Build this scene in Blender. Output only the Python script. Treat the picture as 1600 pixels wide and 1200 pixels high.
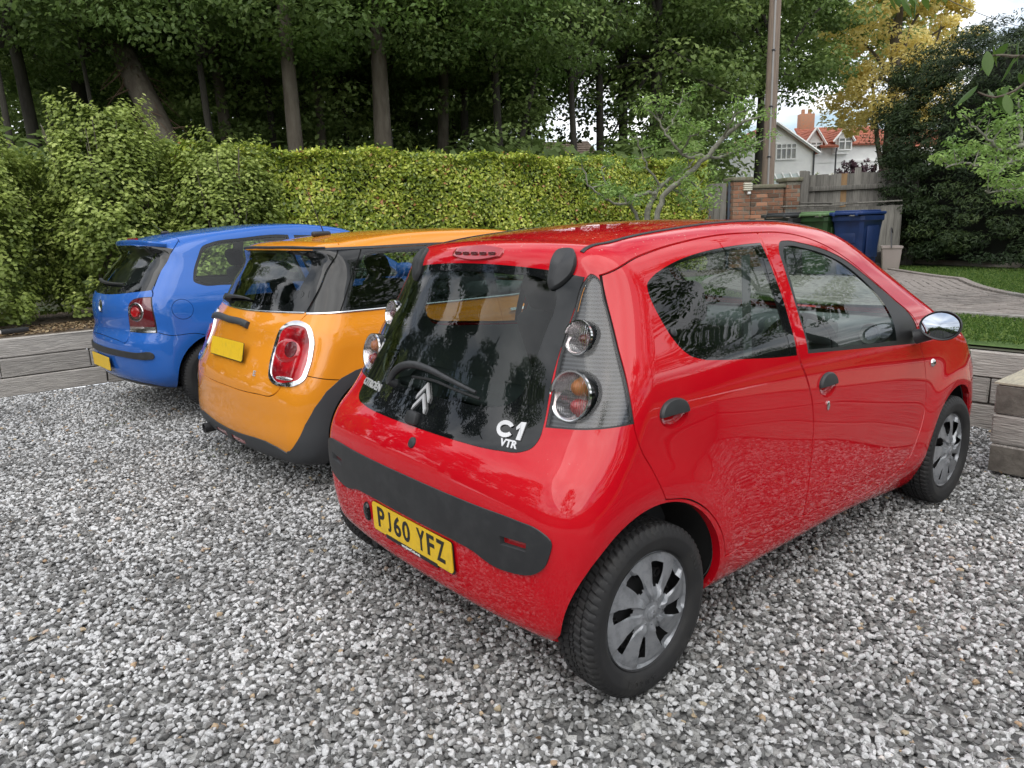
import bpy, bmesh, math, random
import numpy as np
from mathutils import Vector, Matrix, Euler
random.seed(7); rng = np.random.default_rng(7)
scene = bpy.context.scene
for _o in list(bpy.data.objects): bpy.data.objects.remove(_o)
COL = scene.collection
# ---------------------------------------------------------------- camera
def cam_matrix(pos, yaw, pitch, roll):
    cy, sy, cp, sp = math.cos(yaw), math.sin(yaw), math.cos(pitch), math.sin(pitch)
    f = Vector((cy*cp, sy*cp, sp)); r = Vector((sy, -cy, 0)); u = r.cross(f)
    cr, sr = math.cos(roll), math.sin(roll)
    r2 = cr*r + sr*u; u2 = -sr*r + cr*u
    m = Matrix((r2, u2, -f)).transposed().to_4x4(); m.translation = Vector(pos); return m
cd = bpy.data.cameras.new('camera'); cam = bpy.data.objects.new('camera', cd); COL.objects.link(cam)
cam.matrix_world = cam_matrix((-1.6144, -2.1061, 1.4514), .8838, -.2127, -.0308)
cd.sensor_width = 36; cd.lens = 36 * 1133.47 / 1600; cd.clip_start = .05; cd.clip_end = 600
scene.camera = cam
scene.render.resolution_x = 1024; scene.render.resolution_y = 768
# ---------------------------------------------------------------- light: bright broken overcast
SUN_EL, SUN_AZ = math.radians(52), math.radians(222)      # direction the light comes from, azimuth counter-clockwise from +x
w = bpy.data.worlds.new('World'); scene.world = w; w.use_nodes = True
nt = w.node_tree; N = nt.nodes; Lk = nt.links; N.clear()
def nd(t, **k):
    n = N.new(t)
    for a, b in k.items(): setattr(n, a, b)
    return n
sky = nd('ShaderNodeTexSky', sky_type='NISHITA', sun_disc=False, sun_elevation=SUN_EL, sun_rotation=math.pi/2 - SUN_AZ)
sky.air_density = 1.0; sky.dust_density = 2.0
tc = nd('ShaderNodeTexCoord'); sep = nd('ShaderNodeSeparateXYZ'); Lk.new(tc.outputs['Generated'], sep.inputs[0])
mz = nd('ShaderNodeMath', operation='MAXIMUM'); Lk.new(sep.outputs[2], mz.inputs[0]); mz.inputs[1].default_value = .0
mz2 = nd('ShaderNodeMath', operation='ADD'); Lk.new(mz.outputs[0], mz2.inputs[0]); mz2.inputs[1].default_value = .16
dx = nd('ShaderNodeMath', operation='DIVIDE'); Lk.new(sep.outputs[0], dx.inputs[0]); Lk.new(mz2.outputs[0], dx.inputs[1])
dy = nd('ShaderNodeMath', operation='DIVIDE'); Lk.new(sep.outputs[1], dy.inputs[0]); Lk.new(mz2.outputs[0], dy.inputs[1])
cb = nd('ShaderNodeCombineXYZ'); Lk.new(dx.outputs[0], cb.inputs[0]); Lk.new(dy.outputs[0], cb.inputs[1])
nz = nd('ShaderNodeTexNoise'); nz.inputs['Scale'].default_value = .85; nz.inputs['Detail'].default_value = 7; nz.inputs['Roughness'].default_value = .55
Lk.new(cb.outputs[0], nz.inputs['Vector'])
cov = nd('ShaderNodeValToRGB'); cov.color_ramp.elements[0].position = .36; cov.color_ramp.elements[1].position = .52
Lk.new(nz.outputs[0], cov.inputs[0])
nz2 = nd('ShaderNodeTexNoise'); nz2.inputs['Scale'].default_value = 2.1; nz2.inputs['Detail'].default_value = 8
Lk.new(cb.outputs[0], nz2.inputs['Vector'])
cc = nd('ShaderNodeValToRGB'); cc.color_ramp.elements[0].position = .35; cc.color_ramp.elements[0].color = (5.2, 5.5, 6.0, 1)
cc.color_ramp.elements[1].position = .68; cc.color_ramp.elements[1].color = (12.5, 12.6, 12.8, 1)
Lk.new(nz2.outputs[0], cc.inputs[0])
mx = nd('ShaderNodeMixRGB'); Lk.new(cov.outputs[0], mx.inputs[0]); Lk.new(sky.outputs[0], mx.inputs[1]); Lk.new(cc.outputs[0], mx.inputs[2])
bg = nd('ShaderNodeBackground'); bg.inputs[1].default_value = .11; Lk.new(mx.outputs[0], bg.inputs[0])
wo = nd('ShaderNodeOutputWorld'); Lk.new(bg.outputs[0], wo.inputs[0])
sl = bpy.data.lights.new('sun', 'SUN'); sl.energy = 1.5; sl.angle = math.radians(80); sl.color = (1, .96, .9)
so = bpy.data.objects.new('sun', sl); COL.objects.link(so)
so.rotation_euler = Vector((math.cos(SUN_AZ)*math.cos(SUN_EL), math.sin(SUN_AZ)*math.cos(SUN_EL), math.sin(SUN_EL))).to_track_quat('Z', 'Y').to_euler()
so.location = (0, 0, 30)
vs = scene.view_settings; vs.view_transform = 'Standard'; vs.look = 'None'; vs.exposure = 0.68; vs.gamma = 1; vs.use_curve_mapping = False
scene.render.engine = 'CYCLES'
scene.cycles.max_bounces = 10; scene.cycles.transparent_max_bounces = 24; scene.cycles.transmission_bounces = 8
# ---------------------------------------------------------------- geometry library (pure numpy)
def smax(a, b, k):
    h = np.maximum(k - np.abs(a - b), 0.0) / k
    return np.maximum(a, b) + h * h * k * 0.25

def sstep(x, a, b):
    t = np.clip((x - a) / (b - a), 0, 1)
    return t * t * (3 - 2 * t)

def spline(pts, closed=True, step=0.02):
    """centripetal-ish Catmull-Rom through 2D/3D points; a point with trailing 'c' is a sharp corner"""
    P = [np.array([v for v in p if not isinstance(v, str)], float) for p in pts]
    cor = [isinstance(p[-1], str) or (len(p) == 2 and p[0] == -.06) for p in pts]      # ends lying across the mirror plane stay square
    n = len(P); out = []
    segs = n if closed else n - 1
    for i in range(segs):
        p1, p2 = P[i], P[(i + 1) % n]
        p0 = P[(i - 1) % n] if (closed or i > 0) else p1
        p3 = P[(i + 2) % n] if (closed or i < n - 2) else p2
        L = np.linalg.norm(p2 - p1) + 1e-9
        def tan(a, b, c):
            d1 = np.linalg.norm(b - a) + 1e-9; d2 = np.linalg.norm(c - b) + 1e-9
            return ((b - a) / d1 * d2 + (c - b) / d2 * d1) / (d1 + d2)
        t1 = (p2 - p1) / L if (cor[i] or (p0 is p1)) else tan(p0, p1, p2)
        t2 = (p2 - p1) / L if (cor[(i + 1) % n] or (p3 is p2)) else tan(p1, p2, p3)
        m = max(1, int(math.ceil(L / step)))
        for k in range(m):
            t = k / m
            h00 = 2*t**3 - 3*t**2 + 1; h10 = t**3 - 2*t**2 + t; h01 = -2*t**3 + 3*t**2; h11 = t**3 - t**2
            out.append(h00 * p1 + h10 * L * t1 + h01 * p2 + h11 * L * t2)
    if not closed: out.append(P[-1])
    return np.array(out)

def interp1(xs, ys):
    """smooth 1D curve (monotone-ish cubic) as dense table"""
    X = np.linspace(xs[0], xs[-1], 600)
    xs = np.array(xs, float); ys = np.array(ys, float)
    d = np.diff(ys) / np.diff(xs)
    m = np.concatenate([[d[0]], np.where(d[:-1] * d[1:] > 0, 2 * d[:-1] * d[1:] / (d[:-1] + d[1:] + 1e-12), 0), [d[-1]]])
    i = np.clip(np.searchsorted(xs, X) - 1, 0, len(xs) - 2)
    h = xs[i + 1] - xs[i]; t = (X - xs[i]) / h
    Y = (2*t**3-3*t**2+1)*ys[i] + (t**3-2*t**2+t)*h*m[i] + (-2*t**3+3*t**2)*ys[i+1] + (t**3-t**2)*h*m[i+1]
    K = np.ones(15) / 15
    Yp = np.concatenate([np.full(7, Y[0]), Y, np.full(7, Y[-1])])
    Y = np.convolve(Yp, K, 'valid')
    return lambda x: np.interp(x, X, Y)

def in_poly(P, Q):
    x, y = P[:, 0], P[:, 1]; r = np.zeros(len(P), bool); n = len(Q)
    for i in range(n):
        x1, y1 = Q[i]; x2, y2 = Q[(i + 1) % n]
        if y1 == y2: continue
        c = ((y1 > y) != (y2 > y)) & (x < (x2 - x1) * (y - y1) / (y2 - y1) + x1)
        r ^= c
    return r

class Grid2:
    """signed distance to a closed polygon, sampled and read back through a cubic B-spline"""
    def __init__(s, poly, h=0.02, pad=0.5):
        s.h = h; s.o = poly.min(0) - pad; n = np.ceil((poly.max(0) + pad - s.o) / h).astype(int) + 4
        gx, gy = np.meshgrid(np.arange(n[0]) * h + s.o[0], np.arange(n[1]) * h + s.o[1], indexing='ij')
        P = np.stack([gx.ravel(), gy.ravel()], 1); d = np.full(len(P), 1e9)
        m = len(poly)
        for i in range(m):
            a = poly[i]; b = poly[(i + 1) % m]; ab = b - a
            t = np.clip(((P - a) @ ab) / (ab @ ab + 1e-12), 0, 1)
            q = P - a - t[:, None] * ab
            d = np.minimum(d, (q * q).sum(1))
        d = np.sqrt(d); d[in_poly(P, poly)] *= -1
        s.g = d.reshape(n)
    def __call__(s, x, y):
        u = (x - s.o[0]) / s.h; v = (y - s.o[1]) / s.h
        i = np.clip(np.floor(u).astype(int), 1, s.g.shape[0] - 3); j = np.clip(np.floor(v).astype(int), 1, s.g.shape[1] - 3)
        a = np.clip(u - i, 0, 1); b = np.clip(v - j, 0, 1)
        wa = [(1-a)**3/6, (3*a**3-6*a**2+4)/6, (-3*a**3+3*a**2+3*a+1)/6, a**3/6]
        wb = [(1-b)**3/6, (3*b**3-6*b**2+4)/6, (-3*b**3+3*b**2+3*b+1)/6, b**3/6]
        r = 0
        for p in range(4):
            for q in range(4): r = r + wa[p] * wb[q] * s.g[i + p - 1, j + q - 1]
        return r

class CarBody:
    def __init__(s, d):
        s.d = d
        s.prof = Grid2(spline(d['profile'], True, 0.03))
        s.Wx = interp1(*d['Wx']); s.inset = interp1(*d['inset'])
        s.rs = interp1(*d['rear_shift']); s.axis = d['axis']
    def F(s, P):
        d = s.d; x, y, z = P[:, 0], np.abs(P[:, 1]), P[:, 2]
        W = s.Wx(x) - s.inset(z) - d['green'] * sstep(z, .9, 1.35) * (1 - sstep(x, -.2, .7)) 
        W = W - d.get('greenf', .05) * sstep(z, .95, 1.4) * sstep(x, 1.2, 2.2)
        for (cx, cz, amp, r0, wd, z0) in d['flares']:
            r = np.hypot(x - cx, z - cz)
            W = W + amp * np.exp(-((r - r0) / wd) ** 2) * sstep(z, z0, z0 + .15)
        A = y - W
        yy = y / 0.8
        sh = s.rs(z) * yy ** d.get('rear_pow', 2.4)
        xx = x - sh * (1 - sstep(x, .1, 1.0))
        xx = xx + d['front_shift'] * yy ** 2.6 * sstep(x, d['xmid'], d['xmid'] + .9)
        zz = z + d['crown'] * yy ** 2 * sstep(z, .8, 1.25)
        zz = zz + d.get('hood', .05) * yy ** 3 * sstep(x, d['xmid'] + .3, d['xmid'] + .8) * sstep(z, .5, .8)
        B = s.prof(xx, zz)
        for f in d.get('dents', []):
            B = B + f(x, y, z)
        k = d['k0'] + (d['k1'] - d['k0']) * (1 - sstep(x, -.25, .25)) + d.get('kt', 0) * sstep(z, 1.0, 1.3)
        return smax(A, B, k)
    def grad(s, P, e=0.004):
        G = np.zeros_like(P)
        for i in range(3):
            D = np.zeros(3); D[i] = e
            G[:, i] = s.F(P + D) - s.F(P - D)
        G = G / (2 * e)
        return G
    def normal(s, P):
        G = s.grad(P); 
        return G / (np.linalg.norm(G, axis=1)[:, None] + 1e-12)
    def onto(s, P, off=0.0, it=6):
        P = np.array(P, float)
        for _ in range(it):
            G = s.grad(P); g2 = (G * G).sum(1)
            P = P - G * (s.F(P) / (g2 + 1e-9))[:, None]
        if np.ndim(off) or off: P = P + s.normal(P) * np.reshape(off, (-1, 1))
        return P
    # charts
    def chart(s, kind, P):
        if kind == 'S': return P[:, [0, 2]]
        if kind == 'T': return P[:, [0, 1]]
        a, b = s.axis
        return np.stack([np.arctan2(-(P[:, 1]), -(P[:, 0] - a)), P[:, 2]], 1)   # 'C' wraps round the tail, rear centre 0, right side +
    def ray(s, o, dirs):
        """first hit of rays from far origins o along dirs"""
        o = np.array(o, float); dirs = np.array(dirs, float); dirs /= np.linalg.norm(dirs, axis=1)[:, None]
        t = np.zeros(len(dirs)) + 0.3; P = o + t[:, None] * dirs
        act = np.ones(len(t), bool)
        for _ in range(260):
            f = s.F(P[act]); ii = np.where(act)[0]
            stp = np.clip(f * .7, 3e-4, .5)
            hit = f < 2e-4
            t[ii[~hit]] += stp[~hit]; P[ii] = o[ii] + t[ii, None] * dirs[ii]
            act[ii[hit]] = False; act[t > 12] = False
            if not act.any(): break
        return P
    def unchart(s, kind, Q, side=-1):
        """chart coordinates -> points on the surface of the right half (y<0)"""
        Q = np.array(Q, float)
        if kind == 'S':
            o = np.stack([Q[:, 0], np.full(len(Q), side * 2.0), Q[:, 1]], 1); dr = np.tile([0, -side * 1.0, 0], (len(Q), 1))
        elif kind == 'T':
            o = np.stack([Q[:, 0], Q[:, 1], np.full(len(Q), 3.0)], 1); dr = np.tile([0, 0, -1.0], (len(Q), 1))
        else:
            a, b = s.axis; u = Q[:, 0]
            dr = np.stack([np.cos(u), np.sin(u), 0 * u], 1)
            o = np.stack([a + 0 * u, 0 * u, Q[:, 1]], 1) - 3.0 * dr
        lo = np.zeros(len(Q)) 
        P = s.ray(o, dr)
        return P
    def half_mesh(s, h):
        (x0, x1), (z0, z1), w = s.d['box']
        c = np.array([(x0 + x1) / 2, 0, s.d.get('zc', .62)])
        nx = int((x1 - x0) / h); nz = int((z1 - z0) / h); ny = int(w / h)
        xs = np.linspace(x0, x1, nx + 1); zs = np.linspace(z0, z1, nz + 1); ys = np.linspace(0, -w, ny + 1)
        V = []; Fc = []; idx = {}
        def vid(i, j, k):
            key = (i, j, k)
            if key not in idx: idx[key] = len(V); V.append((xs[i], ys[j], zs[k]))
            return idx[key]
        for i in range(nx):
            for k in range(nz): Fc.append((vid(i, ny, k), vid(i + 1, ny, k), vid(i + 1, ny, k + 1), vid(i, ny, k + 1)))
            for j in range(ny):
                Fc.append((vid(i, j, nz), vid(i, j + 1, nz), vid(i + 1, j + 1, nz), vid(i + 1, j, nz)))
                Fc.append((vid(i, j, 0), vid(i + 1, j, 0), vid(i + 1, j + 1, 0), vid(i, j + 1, 0)))
        for j in range(ny):
            for k in range(nz):
                Fc.append((vid(0, j, k), vid(0, j + 1, k), vid(0, j + 1, k + 1), vid(0, j, k + 1)))
                Fc.append((vid(nx, j, k), vid(nx, j, k + 1), vid(nx, j + 1, k + 1), vid(nx, j + 1, k)))
        V = np.array(V); sc = np.array(s.d.get('anchor', [.72, .3, .25]))
        a = c + (V - c) * sc
        d = V - a
        lo = np.zeros(len(V)); hi = np.full(len(V), 1.6)
        # first outward crossing
        ts = np.linspace(0, 1.6, 25); ff = np.array([s.F(a + d * t) for t in ts]); out = ff > 0
        first = np.argmax(out, 0); first[first == 0] = 1
        lo = ts[first - 1]; hi = ts[first]
        for _ in range(22):
            m = (lo + hi) / 2; f = s.F(a + d * m[:, None]) > 0
            hi = np.where(f, m, hi); lo = np.where(f, lo, m)
        P = a + d * ((lo + hi) / 2)[:, None]
        P[V[:, 1] == 0, 1] = 0
        return P, Fc

class Cutter:
    """splits a polygon soup along outlines drawn in a chart and labels the pieces"""
    def __init__(s, body, h):
        s.b = body
        s.P, s.F = body.half_mesh(h); s.P = [tuple(p) for p in s.P]
        s.lab = ['body'] * len(s.F)
        PA = np.array(s.P); s.N = list(body.normal(PA))
    def centers(s):
        PA = np.array(s.P); m = max(len(f) for f in s.F); 
        C = np.zeros((len(s.F), 3)); R = np.zeros(len(s.F)); N = np.zeros((len(s.F), 3)); NA = np.array(s.N)
        byn = {}
        for i, f in enumerate(s.F): byn.setdefault(len(f), []).append(i)
        for n, ii in byn.items():
            ar = np.array([s.F[i] for i in ii]); q = PA[ar]; c = q.mean(1); C[ii] = c
            R[ii] = np.linalg.norm(q - c[:, None], axis=2).max(1); N[ii] = NA[ar].mean(1)
        return C, R, N
    def cut(s, kind, outline, label, only=None, closed=True, facing=None):
        Q = np.array(outline, float); b = s.b
        C, R, N = s.centers()
        CC = b.chart(kind, C)
        ok = np.ones(len(C), bool)
        if kind == 'S': ok &= np.abs(N[:, 1]) > .25
        elif kind == 'T': ok &= N[:, 2] > .25
        elif kind == 'C': ok &= (N[:, 2] < .93) & (C[:, 0] < b.axis[0] + .35)
        if facing: ok &= facing(C, N)
        if only: ok &= np.array([l in only for l in s.lab])
        lo = Q.min(0) - .08; hi = Q.max(0) + .08
        cand = np.where(ok & (CC > lo).all(1) & (CC < hi).all(1))[0]
        # chart radius of the faces
        PA = np.array(s.P); CH = b.chart(kind, PA)
        live = {}
        for i in cand:
            f = s.F[i]; live[i] = True
        CHl = [tuple(c) for c in CH]
        cache = {}
        F = s.F
        nseg = len(Q) if closed else len(Q) - 1
        cl = list(cand); cc = {i: CC[i] for i in cl}
        rr = {i: max(math.hypot(CHl[v][0] - CC[i][0], CHl[v][1] - CC[i][1]) for v in F[i]) for i in cl}
        ids = np.array(cl, int); cen = np.array([cc[i] for i in cl]).reshape(-1, 2); rad = np.array([rr[i] for i in cl])
        for k in range(nseg):
            a = Q[k]; e = Q[(k + 1) % len(Q)]; ab = e - a; L = math.hypot(*ab)
            if L < 1e-7: continue
            u = ab / L; n = np.array([-u[1], u[0]])
            rel = cen - a
            t = rel @ u; dn = rel @ n
            near = np.where((np.abs(dn) < rad + 1e-9) & (t > -rad - 1e-4) & (t < L + rad + 1e-4))[0]
            newi = []; newc = []; newr = []
            for q in near:
                fi = ids[q]; f = F[fi]
                ds = [(CHl[v][0] - a[0]) * n[0] + (CHl[v][1] - a[1]) * n[1] for v in f]
                eps = 1e-6
                if max(ds) <= eps or min(ds) >= -eps: continue
                A, B = [], []
                m = len(f)
                for w in range(m):
                    v0, v1 = f[w], f[(w + 1) % m]; d0, d1 = ds[w], ds[(w + 1) % m]
                    if d0 >= -eps: A.append(v0)
                    if d0 <= eps: B.append(v0)
                    if (d0 > eps and d1 < -eps) or (d0 < -eps and d1 > eps):
                        key = (min(v0, v1), max(v0, v1), k)
                        if key not in cache:
                            tt = d0 / (d0 - d1)
                            p0, p1 = s.P[v0], s.P[v1]
                            if (d0, v0) > (d1, v1): pass
                            p = tuple(p0[j] + (p1[j] - p0[j]) * tt for j in range(3))
                            nn = s.N[v0] * (1 - tt) + s.N[v1] * tt
                            c = tuple(CHl[v0][j] + (CHl[v1][j] - CHl[v0][j]) * tt for j in range(2))
                            cache[key] = len(s.P); s.P.append(p); s.N.append(nn / (np.linalg.norm(nn) + 1e-9)); CHl.append(c)
                        A.append(cache[key]); B.append(cache[key])
                if len(A) < 3 or len(B) < 3: continue
                F[fi] = tuple(A); F.append(tuple(B)); s.lab.append(s.lab[fi]); nb = len(F) - 1
                for ii, ff in ((q, A), (None, B)):
                    c = np.mean([CHl[v] for v in ff], 0); r = max(math.hypot(CHl[v][0] - c[0], CHl[v][1] - c[1]) for v in ff)
                    if ii is None: newi.append(nb); newc.append(c); newr.append(r)
                    else: cen[ii] = c; rad[ii] = r
            if newi:
                ids = np.concatenate([ids, newi]); cen = np.concatenate([cen, newc]); rad = np.concatenate([rad, newr])
        if label and len(ids):
            ins = in_poly(cen, Q)
            for i in ids[ins]: s.lab[i] = label
    def line(s, kind, pts, width, label='gap', only=None, step=.02, facing=None):
        """a thin strip along an open polyline"""
        Q = spline(pts, False, step); T = np.gradient(Q, axis=0); T /= np.linalg.norm(T, axis=1)[:, None] + 1e-12
        Nn = np.stack([-T[:, 1], T[:, 0]], 1) * width / 2
        s.cut(kind, np.concatenate([Q + Nn, (Q - Nn)[::-1]]), label, only, facing=facing)
    def ring(s, kind, outline, width, label_in, label_ring, only=None, facing=None):
        Q = np.array(outline); s.cut(kind, Q, label_ring, only, facing=facing)
        s.cut(kind, inset_poly(Q, width), label_in, [label_ring], facing=facing)

def inset_poly(Q, w):
    n = len(Q); area = 0.5 * np.sum(Q[:, 0] * np.roll(Q[:, 1], -1) - np.roll(Q[:, 0], -1) * Q[:, 1])
    T1 = Q - np.roll(Q, 1, 0); T2 = np.roll(Q, -1, 0) - Q
    T1 /= np.linalg.norm(T1, axis=1)[:, None] + 1e-12; T2 /= np.linalg.norm(T2, axis=1)[:, None] + 1e-12
    T = T1 + T2; T /= np.linalg.norm(T, axis=1)[:, None] + 1e-12
    N = np.stack([-T[:, 1], T[:, 0]], 1) * (1 if area > 0 else -1)
    c = np.clip((T1 * T).sum(1), .5, 1)
    return Q + N * w / c[:, None]
# ---------------------------------------------------------------- blender helpers
M = {}
def mat(name, color, rough=.6, metal=0.0, coat=0.0, spec=.5, noise=None, bump=None, **kw):
    """principled material; noise=(scale, colour2, lo, hi[, stretch]) mixes a second colour; bump=(scale, strength, distance)"""
    m = bpy.data.materials.new(name); m.use_nodes = True; t = m.node_tree; b = t.nodes['Principled BSDF']
    b.inputs['Base Color'].default_value = (*color, 1); b.inputs['Roughness'].default_value = rough; b.inputs['Metallic'].default_value = metal
    b.inputs['Coat Weight'].default_value = coat; b.inputs['Coat Roughness'].default_value = kw.get('coat_rough', .02)
    b.inputs['Specular IOR Level'].default_value = spec
    if kw.get('emit'): b.inputs['Emission Color'].default_value = (*kw['emit'], 1); b.inputs['Emission Strength'].default_value = kw.get('es', 1)
    if kw.get('sub'): b.inputs['Subsurface Weight'].default_value = kw['sub']
    tcn = t.nodes.new('ShaderNodeTexCoord'); src = tcn.outputs['Object']
    if kw.get('world'):
        g = t.nodes.new('ShaderNodeNewGeometry'); src = g.outputs['Position']
    if kw.get('stretch'):
        mp = t.nodes.new('ShaderNodeMapping'); mp.inputs['Scale'].default_value = kw['stretch']; t.links.new(src, mp.inputs[0]); src = mp.outputs[0]
    col = None
    if noise:
        nn = t.nodes.new('ShaderNodeTexNoise'); nn.inputs['Scale'].default_value = noise[0]; nn.inputs['Detail'].default_value = kw.get('detail', 5)
        nn.inputs['Roughness'].default_value = kw.get('nrough', .6)
        t.links.new(src, nn.inputs['Vector'])
        mr = t.nodes.new('ShaderNodeMapRange'); mr.inputs[1].default_value = noise[2]; mr.inputs[2].default_value = noise[3]; t.links.new(nn.outputs[0], mr.inputs[0])
        mi = t.nodes.new('ShaderNodeMixRGB'); t.links.new(mr.outputs[0], mi.inputs[0]); mi.inputs[1].default_value = (*color, 1); mi.inputs[2].default_value = (*noise[1], 1)
        col = mi.outputs[0]
    if kw.get('rand'):      # per-object / per-instance brightness variation
        oi = t.nodes.new('ShaderNodeObjectInfo'); mr = t.nodes.new('ShaderNodeMapRange'); mr.inputs[3].default_value = 1 - kw['rand']; mr.inputs[4].default_value = 1 + kw['rand']
        t.links.new(oi.outputs['Random'], mr.inputs[0]); vm = t.nodes.new('ShaderNodeVectorMath'); vm.operation = 'SCALE'
        if col: t.links.new(col, vm.inputs[0])
        else: vm.inputs[0].default_value = color
        t.links.new(mr.outputs[0], vm.inputs['Scale']); col = vm.outputs[0]
    if col: t.links.new(col, b.inputs['Base Color'])
    if bump:
        nb = t.nodes.new('ShaderNodeTexNoise'); nb.inputs['Scale'].default_value = bump[0]; nb.inputs['Detail'].default_value = 6; t.links.new(src, nb.inputs['Vector'])
        bn = t.nodes.new('ShaderNodeBump'); bn.inputs['Strength'].default_value = bump[1]; bn.inputs['Distance'].default_value = bump[2]
        t.links.new(nb.outputs[0], bn.inputs['Height']); t.links.new(bn.outputs[0], b.inputs['Normal'])
    return m

def glass_mat(name, tint, ior=1.5, rough=0.0, dirt=0.0):
    m = bpy.data.materials.new(name); m.use_nodes = True; t = m.node_tree; t.nodes.clear()
    o = t.nodes.new('ShaderNodeOutputMaterial'); tr = t.nodes.new('ShaderNodeBsdfTransparent'); tr.inputs[0].default_value = (*tint, 1)
    gl = t.nodes.new('ShaderNodeBsdfGlossy'); gl.inputs['Roughness'].default_value = rough
    fr = t.nodes.new('ShaderNodeFresnel'); fr.inputs[0].default_value = ior
    ge = t.nodes.new('ShaderNodeNewGeometry'); io = t.nodes.new('ShaderNodeMapRange'); io.inputs[3].default_value = ior; io.inputs[4].default_value = 1/ior
    t.links.new(ge.outputs['Backfacing'], io.inputs[0]); t.links.new(io.outputs[0], fr.inputs[0])
    mx = t.nodes.new('ShaderNodeMixShader'); t.links.new(fr.outputs[0], mx.inputs[0]); t.links.new(tr.outputs[0], mx.inputs[1]); t.links.new(gl.outputs[0], mx.inputs[2])
    out = mx.outputs[0]
    if dirt:
        n = t.nodes.new('ShaderNodeTexNoise'); n.inputs['Scale'].default_value = 330; n.inputs['Detail'].default_value = 2
        tc = t.nodes.new('ShaderNodeTexCoord'); t.links.new(tc.outputs['Object'], n.inputs['Vector'])
        r = t.nodes.new('ShaderNodeMapRange'); r.inputs[1].default_value = .755; r.inputs[2].default_value = .78; r.inputs[4].default_value = dirt; t.links.new(n.outputs[0], r.inputs[0])
        d = t.nodes.new('ShaderNodeBsdfDiffuse'); d.inputs[0].default_value = (.4, .4, .38, 1)
        m2 = t.nodes.new('ShaderNodeMixShader'); t.links.new(r.outputs[0], m2.inputs[0]); t.links.new(out, m2.inputs[1]); t.links.new(d.outputs[0], m2.inputs[2]); out = m2.outputs[0]
    t.links.new(out, o.inputs[0]); return m

def paint_mat(name, color, flake=0.0, dirt=(.52, .48, .38)):
    """clear-coated car paint with specks of pollen and dust on upward faces"""
    m = mat(name, color, rough=.5, coat=1.0, coat_rough=.022, spec=.0); t = m.node_tree; b = t.nodes['Principled BSDF']
    if flake: b.inputs['Metallic'].default_value = flake
    tc = t.nodes.new('ShaderNodeTexCoord')
    n1 = t.nodes.new('ShaderNodeTexNoise'); n1.inputs['Scale'].default_value = 90; n1.inputs['Detail'].default_value = 3; t.links.new(tc.outputs['Object'], n1.inputs['Vector'])
    r1 = t.nodes.new('ShaderNodeMapRange'); r1.inputs[1].default_value = .685; r1.inputs[2].default_value = .71; t.links.new(n1.outputs[0], r1.inputs[0])
    g = t.nodes.new('ShaderNodeNewGeometry'); s = t.nodes.new('ShaderNodeSeparateXYZ'); t.links.new(g.outputs['Normal'], s.inputs[0])
    r2 = t.nodes.new('ShaderNodeMapRange'); r2.inputs[1].default_value = .62; r2.inputs[2].default_value = .97; r2.inputs[4].default_value = .8; t.links.new(s.outputs[2], r2.inputs[0])
    mu = t.nodes.new('ShaderNodeMath'); mu.operation = 'MULTIPLY'; t.links.new(r1.outputs[0], mu.inputs[0]); t.links.new(r2.outputs[0], mu.inputs[1])
    n2 = t.nodes.new('ShaderNodeTexNoise'); n2.inputs['Scale'].default_value = 3.5; n2.inputs['Detail'].default_value = 8; t.links.new(tc.outputs['Object'], n2.inputs['Vector'])
    r3 = t.nodes.new('ShaderNodeMapRange'); r3.inputs[1].default_value = .4; r3.inputs[2].default_value = .8; r3.inputs[4].default_value = .02; t.links.new(n2.outputs[0], r3.inputs[0])
    ad = t.nodes.new('ShaderNodeMath'); ad.operation = 'MAXIMUM'; t.links.new(mu.outputs[0], ad.inputs[0]); t.links.new(r3.outputs[0], ad.inputs[1])
    mi = t.nodes.new('ShaderNodeMixRGB'); t.links.new(ad.outputs[0], mi.inputs[0]); mi.inputs[1].default_value = (*color, 1); mi.inputs[2].default_value = (*dirt, 1); t.links.new(mi.outputs[0], b.inputs['Base Color'])
    inv = t.nodes.new('ShaderNodeMath'); inv.operation = 'SUBTRACT'; inv.inputs[0].default_value = 1; t.links.new(ad.outputs[0], inv.inputs[1]); t.links.new(inv.outputs[0], b.inputs['Coat Weight'])
    return m

def link(name, me, m=None, parent=None):
    o = bpy.data.objects.new(name, me); COL.objects.link(o)
    if parent: o.parent = parent
    if m is not None:
        for x in (m if isinstance(m, (list, tuple)) else [m]): me.materials.append(x)
    return o

def mesh(name, V, F, m=None, parent=None, normals=None, smooth=False):
    me = bpy.data.meshes.new(name); me.from_pydata([tuple(map(float, v)) for v in V], [], [tuple(int(i) for i in f) for f in F])
    if normals is not None or smooth: me.polygons.foreach_set('use_smooth', [True] * len(me.polygons))
    if normals is not None: me.normals_split_custom_set_from_vertices([tuple(map(float, n)) for n in normals])
    me.update(); return link(name, me, m, parent)

def thing(name, label, cat, loc=(0, 0, 0), rotz=0, group=None):
    o = bpy.data.objects.new(name, None); COL.objects.link(o); o.location = loc; o.rotation_euler = (0, 0, rotz); o.empty_display_size = .1
    return tag(o, label, cat, group)

def tag(o, label=None, cat=None, group=None, kind=None):
    if label: o['label'] = label
    if cat: o['category'] = cat
    if group: o['group'] = group
    if kind: o['kind'] = kind
    return o

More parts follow.
